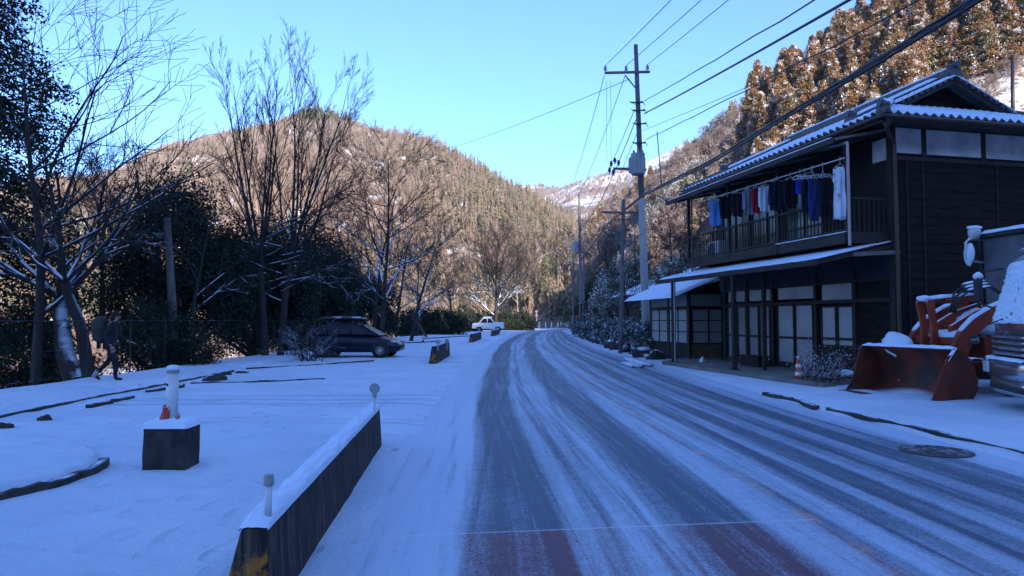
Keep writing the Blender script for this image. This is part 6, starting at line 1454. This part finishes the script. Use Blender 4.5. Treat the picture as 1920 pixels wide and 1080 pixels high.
def conifer(name, base, seed, h, wdt, z0, nwh, per, leaf, droop, label, m='cedar_near', r=.25, group=None, hang=.5):
    t = empty(name, base, label=label, cat='tree', group=group); V, f, S = conifer_mesh(seed, h, wdt, z0, nwh, per, leaf, droop, hang)
    new_obj('crown', np_mesh('crown', V, f), m, t); A = [(0, 0, -.3)] + [s[0] for s in S]; B = [(0, 0, h)] + [s[1] for s in S]
    Vv, Ff = segs_mesh(A, B, [r] + [s[2] for s in S], [.02] + [s[3] for s in S], 6); new_obj('trunk', np_mesh('trunk', Vv, Ff), 'bark_dry', t, True); return t
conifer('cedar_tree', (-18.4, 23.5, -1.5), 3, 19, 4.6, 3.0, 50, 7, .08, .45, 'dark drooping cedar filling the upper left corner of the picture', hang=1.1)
# --- dark evergreens behind the fence
def evergreen(base, blobs, n, leaf, label, seed, m='evergreen', cat='tree', name='evergreen_tree', trunk=None, hollow=.35, limbs=14, group=None, asp=1.5):
    rs = np.random.RandomState(seed); t = empty(name, base, label=label, cat=cat, group=group); C = []
    vol = np.array([b[3] * b[4] * b[5] for b in blobs]) ** .67; vol /= vol.sum()
    for b, v in zip(blobs, vol):
        k = int(n * v * 2.6); d = rs.normal(size=(k, 3)); d /= np.linalg.norm(d, axis=1, keepdims=True); rr_ = (hollow + (1 - hollow) * rs.rand(k)) ** .8
        nz = fbm(d[:, 0] * 2.2 + seed, d[:, 1] * 2.2 + d[:, 2] * 1.9, 3); rr_ = rr_ * (.68 + .64 * nz); P = d * rr_[:, None] * np.array(b[3:6]) + np.array(b[:3])
        gap = fbm(P[:, 0] * 1.3 + 9, P[:, 2] * 1.3 + P[:, 1] * .8, 3); P = P[(gap > .33) & (P[:, 2] > -.0)]; C.append(P)
    C = np.concatenate(C); V, f = leafset(rs, C, leaf, asp, .15); new_obj('foliage', np_mesh('foliage', V, f), m, t)
    A, B, ra, rb = [], [], [], []
    for k in range(limbs):
        b = blobs[rs.randint(len(blobs))]; q = np.array(b[:3]) + rs.normal(size=3) * np.array(b[3:6]) * .5; q[2] = max(.2, q[2]); p0 = np.array([rs.normal(0, .1), rs.normal(0, .1), -.2]); md_ = (p0 + q) / 2 + rs.normal(size=3) * .15
        r_ = trunk or .08; A += [p0, md_]; B += [md_, q]; ra += [r_, r_ * .6]; rb += [r_ * .6, r_ * .25]
    Vv, Ff = segs_mesh(A, B, ra, rb, 5); new_obj('stems', np_mesh('stems', Vv, Ff), 'bark_dry', t, True); return t
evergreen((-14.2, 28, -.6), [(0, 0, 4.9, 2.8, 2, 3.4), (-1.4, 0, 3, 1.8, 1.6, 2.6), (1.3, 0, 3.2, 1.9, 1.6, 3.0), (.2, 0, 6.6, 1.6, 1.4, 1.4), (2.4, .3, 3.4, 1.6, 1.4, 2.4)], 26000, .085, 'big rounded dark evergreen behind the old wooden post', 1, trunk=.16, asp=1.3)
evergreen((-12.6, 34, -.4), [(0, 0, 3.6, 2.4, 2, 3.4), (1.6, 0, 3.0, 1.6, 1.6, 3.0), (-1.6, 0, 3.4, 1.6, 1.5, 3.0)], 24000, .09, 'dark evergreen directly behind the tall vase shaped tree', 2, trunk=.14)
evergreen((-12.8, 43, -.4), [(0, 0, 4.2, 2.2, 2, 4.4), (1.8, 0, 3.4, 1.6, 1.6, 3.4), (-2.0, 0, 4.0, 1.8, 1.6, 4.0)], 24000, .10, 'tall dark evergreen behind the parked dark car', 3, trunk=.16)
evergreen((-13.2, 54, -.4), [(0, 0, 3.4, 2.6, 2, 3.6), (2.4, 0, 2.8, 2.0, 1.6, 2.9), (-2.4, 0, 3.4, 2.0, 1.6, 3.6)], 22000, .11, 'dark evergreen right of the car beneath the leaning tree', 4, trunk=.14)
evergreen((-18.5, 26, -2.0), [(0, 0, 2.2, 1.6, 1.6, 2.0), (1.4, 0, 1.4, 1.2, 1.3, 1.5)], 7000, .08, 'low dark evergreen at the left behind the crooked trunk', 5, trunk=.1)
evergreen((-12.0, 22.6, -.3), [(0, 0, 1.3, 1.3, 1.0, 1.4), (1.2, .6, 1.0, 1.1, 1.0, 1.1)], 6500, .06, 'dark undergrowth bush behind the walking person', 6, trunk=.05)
k_ = 0
for (px, Y, h, lab) in ((845, 96, 3.0, 'dark hedge bush left of the white pickup'), (955, 104, 3.2, 'dark hedge bush right of the white pickup'), (800, 74, 3.2, 'dark hedge bush behind the distant cone'), (895, 108, 3.4, 'dark hedge bush directly behind the white pickup')):
    p = at(px, 600, Y); evergreen((p[0], Y, -.2), [(0, 0, h * .45, 3.2, 1.2, h * .6), (2.4, 0, h * .4, 2.2, 1.2, h * .5), (-2.6, 0, h * .4, 2.2, 1.2, h * .5)], 5200, .16, lab, 70 + k_, cat='bush', name='hedge_bush', trunk=.06, group='dark hedge bushes along the lot'); k_ += 1
# snowy twiggy bush in front of the parked dark car
def twig_bush(base, seed, h, wd, n, label, m='twig', r=.006, cat='bush', berries=0):
    T = Tree(seed)
    for i in range(n): a = T.r.uniform(0, 6.28); an = T.r.uniform(.15, 1.0); T.limb((T.r.gauss(0, wd * .12), T.r.gauss(0, wd * .12), -.03), (math.sin(an) * math.cos(a), math.sin(an) * math.sin(a), math.cos(an)), h * T.r.uniform(.6, 1.1), r * 2, 1, 2, 6, -.05, .14, 5, .5, (20, 55), None, .2, minr=r * .6)
    t = empty('twiggy_bush', base, label=label, cat=cat); S = T.seg[1] + T.seg[0]; A = [tuple(x[0]) for x in S]; B = [tuple(x[1]) for x in S]; V, f = segs_mesh(A, B, [x[2] for x in S], [x[3] for x in S], 3); new_obj('twigs', np_mesh('twigs', V, f), m, t)
    if berries:
        rs = np.random.RandomState(seed); C = np.array([tuple(s[1]) for s in S]); C = C[rs.rand(len(C)) < berries]; V, f = leafset(rs, np.repeat(C, 3, 0), .018, 1.2); new_obj('snow_flecks', np_mesh('snow_flecks', V, f), 'snow', t)
    return t
twig_bush(base_at(578, 678), 1, 1.55, 1.8, 34, 'snowy twiggy bush hiding the rear of the parked dark car', r=.009)
twig_bush(base_at(546, 672), 2, 1.3, 1.2, 20, 'small snowy twiggy bush at the foot of the tall vase shaped tree', r=.008)
twig_bush(hw(-2.15, hu(1548, -2.15), .03), 3, .95, 1.2, 46, 'reddish twiggy bush flecked with snow between cone and bucket', m='shrub_dry', r=.005, berries=.35)
twig_bush(hw(-2.0, hu(1520, -2.0), .03), 4, .7, .6, 22, 'thin snow flecked twigs just behind the red cone', m='shrub_dry', r=.004, berries=.4)
p = gp(1585, 722); rk_ = MB(); rk_.blob((0, 0, .12), (.35, .3, .2), 3, amp=.4); rk_.blob((-.45, .2, .1), (.25, .25, .16), 5, amp=.4)
t_ = empty('snowy_rock', p, label='snow capped dark stones between the twiggy bush and the bucket', cat='rock'); rk_.build('rock', 'stone_dark', t_); m_ = MB(); m_.blob((0, 0, .28), (.34, .28, .09), 4); m_.blob((-.45, .2, .22), (.24, .22, .07), 5); m_.build('snow', 'snow', t_, True)
# --- shrubs and stone edging on the right of the road
shr = [(1215, 655, 31, 1.0, 1.5, 'dense snow dusted shrub against the wing of the house'), (1190, 652, 33.5, .95, 1.5, 'snow dusted shrub left of the near utility pole'), (1165, 648, 37, 1.1, 1.6, 'shrub at the foot of the slim steel pole'), (1140, 640, 42, 1.2, 1.7, 'snowy shrub in the middle of the right roadside bank'), (1118, 632, 47, 1.3, 1.8, 'snowy shrub left of the middle of the roadside bank'), (1103, 627, 55, 1.4, 2.0, 'shrub before the small red box'), (1085, 621, 66, 1.5, 2.2, 'farthest shrub of the right roadside bank'), (1076, 617, 78, 1.6, 2.6, 'shrub at the inside of the far bend')]
for k_, (px, py, Y, wd, h, lab) in enumerate(shr):
    X = float(edge_x(RE, Y)) + 1.25; evergreen((X, Y, -.05), [(0, 0, h * .45, wd, wd * 1.4, h * .55), (wd * .8, .6, h * .5, wd * .8, wd * 1.1, h * .6), (-.1, -wd, h * .32, wd * .7, wd * .9, h * .4)], 5200, .055 + .0012 * Y, lab, 80 + k_, m='shrub', cat='shrub', name='roadside_shrub', trunk=.03, group='shrubs on the right roadside bank')
for k_, (x, y, h, lab) in enumerate(((8.6, 54, 7.5, 'dark snowy evergreen beside the shed'), (10.5, 46, 5.5, 'dark snowy evergreen behind the slim steel pole'), (9.4, 74, 8, 'dark evergreen behind the farther utility pole'), (13.5, 56, 6.5, 'larger dark evergreen behind the shed roof'), (12.0, 34, 4.5, 'dark evergreen right behind the wing roof'), (15.5, 38, 5, 'dark evergreen behind the left end of the tiled roof'), (11.5, 88, 9, 'dark evergreen at the inside of the bend'), (18, 74, 6.5, 'dark evergreen high on the bank left of the cedars'), (20.5, 98, 9, 'sunlit snow covered evergreen left of the roof corner'), (23.5, 99, 9, 'sunlit snow covered evergreen right of the near utility pole'), (17.0, 96, 8, 'sunlit snow covered evergreen left of the near utility pole'), (26.5, 100, 9, 'snow covered evergreen just above the left end of the eave'))):
    evergreen((x, y, float(terrain(np.array([x]), np.array([float(y)]))[0]) - .3), [(0, 0, h * .5, h * .28, h * .28, h * .45), (h * .15, 0, h * .7, h * .2, h * .2, h * .3), (-h * .15, .3, h * .35, h * .22, h * .2, h * .3)], 12000, .085, lab, 90 + k_, m='snowy_leaf' if 'snow' in lab else 'evergreen', trunk=.12, group='evergreens right of the road')
# stone edging: a row of low rocks, each its own thing
rr = random.Random(4); y = 27.5; k_ = 0
words = ['beside the stone steps', 'under the shrub by the wing', 'second from the steps', 'below the near utility pole', 'under the slim steel pole', 'past the slim steel pole', 'at mid bank', 'under the snowy middle shrub', 'beyond the middle shrub', 'near the red box', 'before the farther pole', 'at the farther pole', 'at the far end of the bank', 'last before the bend']
for k_ in range(14):
    x = float(edge_x(RE, y)) + .55 + rr.uniform(-.08, .08); s_ = rr.uniform(.30, .48) * (1 + y * .004); t_ = empty('edging_rock', (x, y, 0), rr.uniform(0, 3), label='dark snow capped edging rock ' + words[k_], cat='rock', group='edging rocks of the right bank')
    m_ = MB(); m_.blob((0, 0, .08), (s_ * 1.1, s_, s_ * .8), k_ + 30, 9, 6, .45); m_.build('rock', 'stone_dark', t_); m_ = MB(); m_.blob((0, 0, .08 + s_ * .62), (s_ * .75, s_ * .7, s_ * .22), k_ + 50, 9, 6, .3); m_.build('snow', 'snow', t_, True); y += rr.uniform(.9, 1.3) * (1 + y * .035)

HZ = MB().box(-540, 440, -450, 1120, -13, 330).build('haze', None); HZ['kind'] = 'stuff'; HZ['label'] = 'thin pale haze filling the valley air'
hm = bpy.data.materials.new('haze'); hm.use_nodes = True; ht = hm.node_tree; ht.nodes.remove(ht.nodes['Principled BSDF'])
pv = ht.nodes.new('ShaderNodeVolumePrincipled'); pv.inputs['Color'].default_value = (.82, .88, 1, 1); pv.inputs['Density'].default_value = .00018; pv.inputs['Anisotropy'].default_value = .2; ht.links.new(pv.outputs[0], ht.nodes['Material Output'].inputs['Volume']); HZ.data.materials.append(hm)
# --- cedars of the right hillside: every tree its own object
protos = []
for s_ in range(4):
    h = 9.5 + s_ * .8; V, f, S = conifer_mesh(100 + s_, h, 2.75, .3, 50, 11, .115, .28, .8); protos.append((np_mesh('crown', V, f), h, S))
tm_ = []
for (me_, h, S) in protos:
    me_.materials.append(M['cedar_hill']); Vv, Ff = segs_mesh([(0, 0, -1.5)], [(0, 0, h)], [.2], [.03], 6); q = np_mesh('trunk', Vv, Ff); q.materials.append(M['trunk_far']); tm_.append(q)
def place_copy(me_c, me_t, p, rz, sc, name, label, group, cat='tree'):
    t = empty(name, p, rz, label=label, cat=cat, group=group); t.scale = (sc, sc, sc)
    for nm_, me_ in (('crown', me_c), ('trunk', me_t)):
        o = bpy.data.objects.new(nm_, me_); COL.objects.link(o); o.parent = t
    return t
rs = np.random.RandomState(12)
def projv(X, Y, Z):
    fwd = Y * math.cos(PITCH) + (Z - CAMZ) * math.sin(PITCH); up = -Y * math.sin(PITCH) + (Z - CAMZ) * math.cos(PITCH); return 960 + F * X / fwd, 540 - F * up / fwd
def scatter(n, xr, yr, ok, gap, seed):
    r_ = np.random.RandomState(seed); X = r_.uniform(*xr, 60000); Y = r_.uniform(*yr, 60000); Z = terrain(X, Y); px, py = projv(X, Y, Z); idx = np.where(ok(X, Y, Z, px, py))[0]; out = []
    for i in idx:
        if len(out) >= n: break
        if out and (((np.array([o_[0] for o_ in out]) - X[i]) ** 2 + (np.array([o_[1] for o_ in out]) - Y[i]) ** 2) < gap * gap).any(): continue
        out.append((X[i], Y[i], Z[i], px[i], py[i]))
    return out
LIM = lambda py: 1395 + np.maximum(0, py - 150) * .10
for x, y, z, px, py in scatter(300, (22, 125), (52, 120), lambda X, Y, Z, px, py: (Z > 5) & (px > LIM(py)) & (px < 1990) & (py < 480) & ~((px > 1740) & (py > 120 - (px - 1900) * .3)), 1.8, 12):
    i = rs.randint(4)
    tier = 'top' if py < 30 else 'upper' if py < 110 else 'middle' if py < 190 else 'lower' if py < 270 else 'lowest'
    part = 'left edge' if px < 1470 else 'left half' if px < 1570 else 'centre' if px < 1680 else 'right half' if px < 1790 else 'far right end'
    zl_ = 'snow flecked %s cedar, %s row, %s of the dense cedar slope' % ('rusty' if part in ('left half', 'centre', 'left edge') else 'greenish', tier, part); gp_ = 'cedars of the %s row, %s of the slope' % (tier, part)
    place_copy(protos[i][0], tm_[i], (x, y, z - .3), rs.rand() * 6.28, rs.uniform(.8, 1.2), 'hillside_cedar', zl_, gp_)
bp = []
for s_ in range(3):
    T = Tree(200 + s_)
    for k in range(5): a = k * 1.3; T.limb((0, 0, 0), (math.cos(a) * .45, math.sin(a) * .45, 1), 4.2, .08, 0, 3, 6, .04, .12, 9, .5, (20, 50), .02, .12, minr=.016)
    S = T.seg[1]; Vc = segs_mesh([tuple(x[0]) for x in S], [tuple(x[1]) for x in S], [x[2] for x in S], [x[3] for x in S], 3); S = T.seg[0]; Vt = segs_mesh([tuple(x[0]) for x in S], [tuple(x[1]) for x in S], [x[2] for x in S], [x[3] for x in S], 4)
    a = np_mesh('crown', *Vc); a.materials.append(M['twig_far']); b = np_mesh('trunk', *Vt); b.materials.append(M['twig_far']); bp.append((a, b))
for x, y, z, px, py in scatter(230, (10, 110), (58, 215), lambda X, Y, Z, px, py: (Z > 2) & (px > 1080) & (px < LIM(py)), 2.6, 13):
    lo = 'lower' if py > 420 else 'middle' if py > 340 else 'upper'; wh = 'left of the near utility pole' if px < 1200 else 'just right of the near utility pole' if px < 1290 else 'beside the cedar slope'
    if rs.rand() < .22:
        j = rs.randint(4); place_copy(protos[j][0], tm_[j], (x, y, z - .3), rs.rand() * 6.28, rs.uniform(.45, .8), 'hillside_cedar', 'small cedar on the %s right hillside, %s' % (lo, wh), 'small cedars of the %s hillside, %s' % (lo, wh))
    else: i = rs.randint(3); place_copy(bp[i][0], bp[i][1], (x, y, z - .2), rs.rand() * 6.28, rs.uniform(.7, 1.2), 'hillside_bare_tree', 'pale bare tree on the %s right hillside, %s' % (lo, wh), 'bare trees of the %s hillside, %s' % (lo, wh))
for x, y, z, px, py in scatter(22, (40, 110), (60, 118), lambda X, Y, Z, px, py: (px > 1750) & (px < 2000) & (py > 60), 2.6, 14):
    i = rs.randint(3); place_copy(bp[i][0], bp[i][1], (x, y, z - .2), rs.rand() * 6.28, rs.uniform(.5, .9), 'hillside_bare_tree', 'bare tree on the snowy slope above the right end of the roof', 'bare trees on the snowy slope')

# --- the forest of the left mountain and the far slopes: one mass
def forest(name, n, xr, yr, keep, label, seed):
    rs = np.random.RandomState(seed); X = rs.uniform(xr[0], xr[1], n * 4); Y = rs.uniform(yr[0], yr[1], n * 4); Z = terrain(X, Y); e = 4.0
    gxx = (terrain(X + e, Y) - Z) / e; gyy = (terrain(X, Y + e) - Z) / e
    c = np.stack([X, Y, Z - CAMZ], 1); fwd = c[:, 1] * math.cos(PITCH) + c[:, 2] * math.sin(PITCH); px = 960 + F * X / fwd; py = 540 - F * (-c[:, 1] * math.sin(PITCH) + c[:, 2] * math.cos(PITCH)) / fwd
    facing = (-gxx * -X - gyy * -Y + 1 * -(Z - 1.6)) / np.sqrt(X ** 2 + Y ** 2) > -.12
    k = keep(X, Y, Z, px, py) & facing & (px > -60) & (px < 1980); idx = np.where(k)[0][:n]; X, Y, Z, px, py = X[idx], Y[idx], Z[idx], px[idx], py[idx]; m = len(X)
    nz = fbm(X * .018 + 3, Y * .018 + 8, 3); con = ((px > 640) & (px < 1075) & (nz + (px - 640) / 1500 + rs.rand(m) * .30 > .90) & (yr[0] < 500)) | ((rs.rand(m) < .03) & (yr[0] < 500)) | ((py < 235) & (px > 560) & (px < 700))
    con |= (px < 420) & (py > 400) & (rs.rand(m) < .35)
    Vs, Cs = [], []
    ci = np.where(con)[0]; bi = np.where(~con)[0]
    # conifers: cones of drooping blades
    nb = 46; h = rs.uniform(4.5, 9, len(ci)); w_ = h * rs.uniform(.2, .32, len(ci)); f = rs.rand(len(ci), nb) ** .8; a = rs.rand(len(ci), nb) * 6.28; r_ = w_[:, None] * (1 - f) * rs.uniform(.5, 1.15, (len(ci), nb)) + .1; z0 = h[:, None] * (.08 + .92 * f)
    cx = X[ci][:, None]; cy = Y[ci][:, None]; cz = Z[ci][:, None] - .3
    tip = np.stack([cx + np.cos(a) * r_, cy + np.sin(a) * r_, cz + z0 - r_ * .5], -1); s1 = np.stack([cx + np.cos(a + .9) * r_ * .45, cy + np.sin(a + .9) * r_ * .45, cz + z0 + .5], -1); s2 = np.stack([cx + np.cos(a - .9) * r_ * .45, cy + np.sin(a - .9) * r_ * .45, cz + z0 + .1], -1)
    Vs.append(np.stack([tip, s1, s2], 2).reshape(-1, 3)); hue = (nz[ci] * 1.2 + rs.rand(len(ci)) * .6)[:, None]; col = np.where(hue < 1.0, np.array([[.14, .135, .08]]), np.array([[.23, .18, .12]])) * rs.uniform(.85, 1.15, (len(ci), 1)); Cs.append(np.repeat(col, nb * 3, 0))
    # bare trees: upright sprays of twigs
    nb = 64; h = rs.uniform(3.5, 7.0, len(bi)); u = rs.rand(len(bi), nb); a = rs.rand(len(bi), nb) * 6.28; sp = rs.uniform(.0, .48, (len(bi), nb)) * h[:, None]; st = h[:, None] * rs.uniform(.0, .45, (len(bi), nb)); cx = X[bi][:, None]; cy = Y[bi][:, None]; cz = Z[bi][:, None] - .2
    p0 = np.stack([cx + np.cos(a) * sp * .25, cy + np.sin(a) * sp * .25, cz + st], -1); tip = np.stack([cx + np.cos(a) * sp * 1.25, cy + np.sin(a) * sp * 1.25, cz + h[:, None] * rs.uniform(.45, 1.05, (len(bi), nb)) * (1 - (sp / h[:, None]) * .6)], -1); wv = np.stack([np.cos(a + 1.3), np.sin(a + 1.3), 0 * a], -1) * rs.uniform(.035, .09, (len(bi), nb, 1))
    Vs.append(np.stack([p0 - wv, p0 + wv, tip], 2).reshape(-1, 3)); col = (np.array([[.33, .25, .195]]) + rs.normal(0, .02, (len(bi), 1)) + (nz[bi][:, None] - .5) * np.array([[.14, .06, .02]])) * rs.uniform(.88, 1.12, (len(bi), 1)); Cs.append(np.repeat(np.clip(col, .02, 1), nb * 3, 0))
    V = np.concatenate(Vs); Cc = np.concatenate(Cs); me_ = np_mesh(name, V, np.arange(len(V)).reshape(-1, 3), Cc); o = new_obj(name, me_, 'forest'); print(name, m, len(V) // 3); return tag(o, label, 'forest', None, 'stuff')
forest('mountain_forest', 15000, (-420, 60), (95, 470), lambda X, Y, Z, px, py: (Z > -5.5) & ((lot_x(Y) - X > 14) | (Y > 175)) & ~((np.abs(X) < 12) & (Y < 150)), 'mixed bare and conifer forest covering the sunlit mountain across the valley', 5)
forest('hillside_forest', 3800, (-6, 220), (118, 330), lambda X, Y, Z, px, py: (Z > .4) & (px > 960) & (px < 1500), 'hazy bare forest on the slopes beyond the bend at the right', 6)
forest('distant_forest', 1200, (-120, 260), (600, 900), lambda X, Y, Z, px, py: (Z > 20) & (px > 880) & (px < 1200), 'sparse forest on the snowy ridge far up the valley', 7)
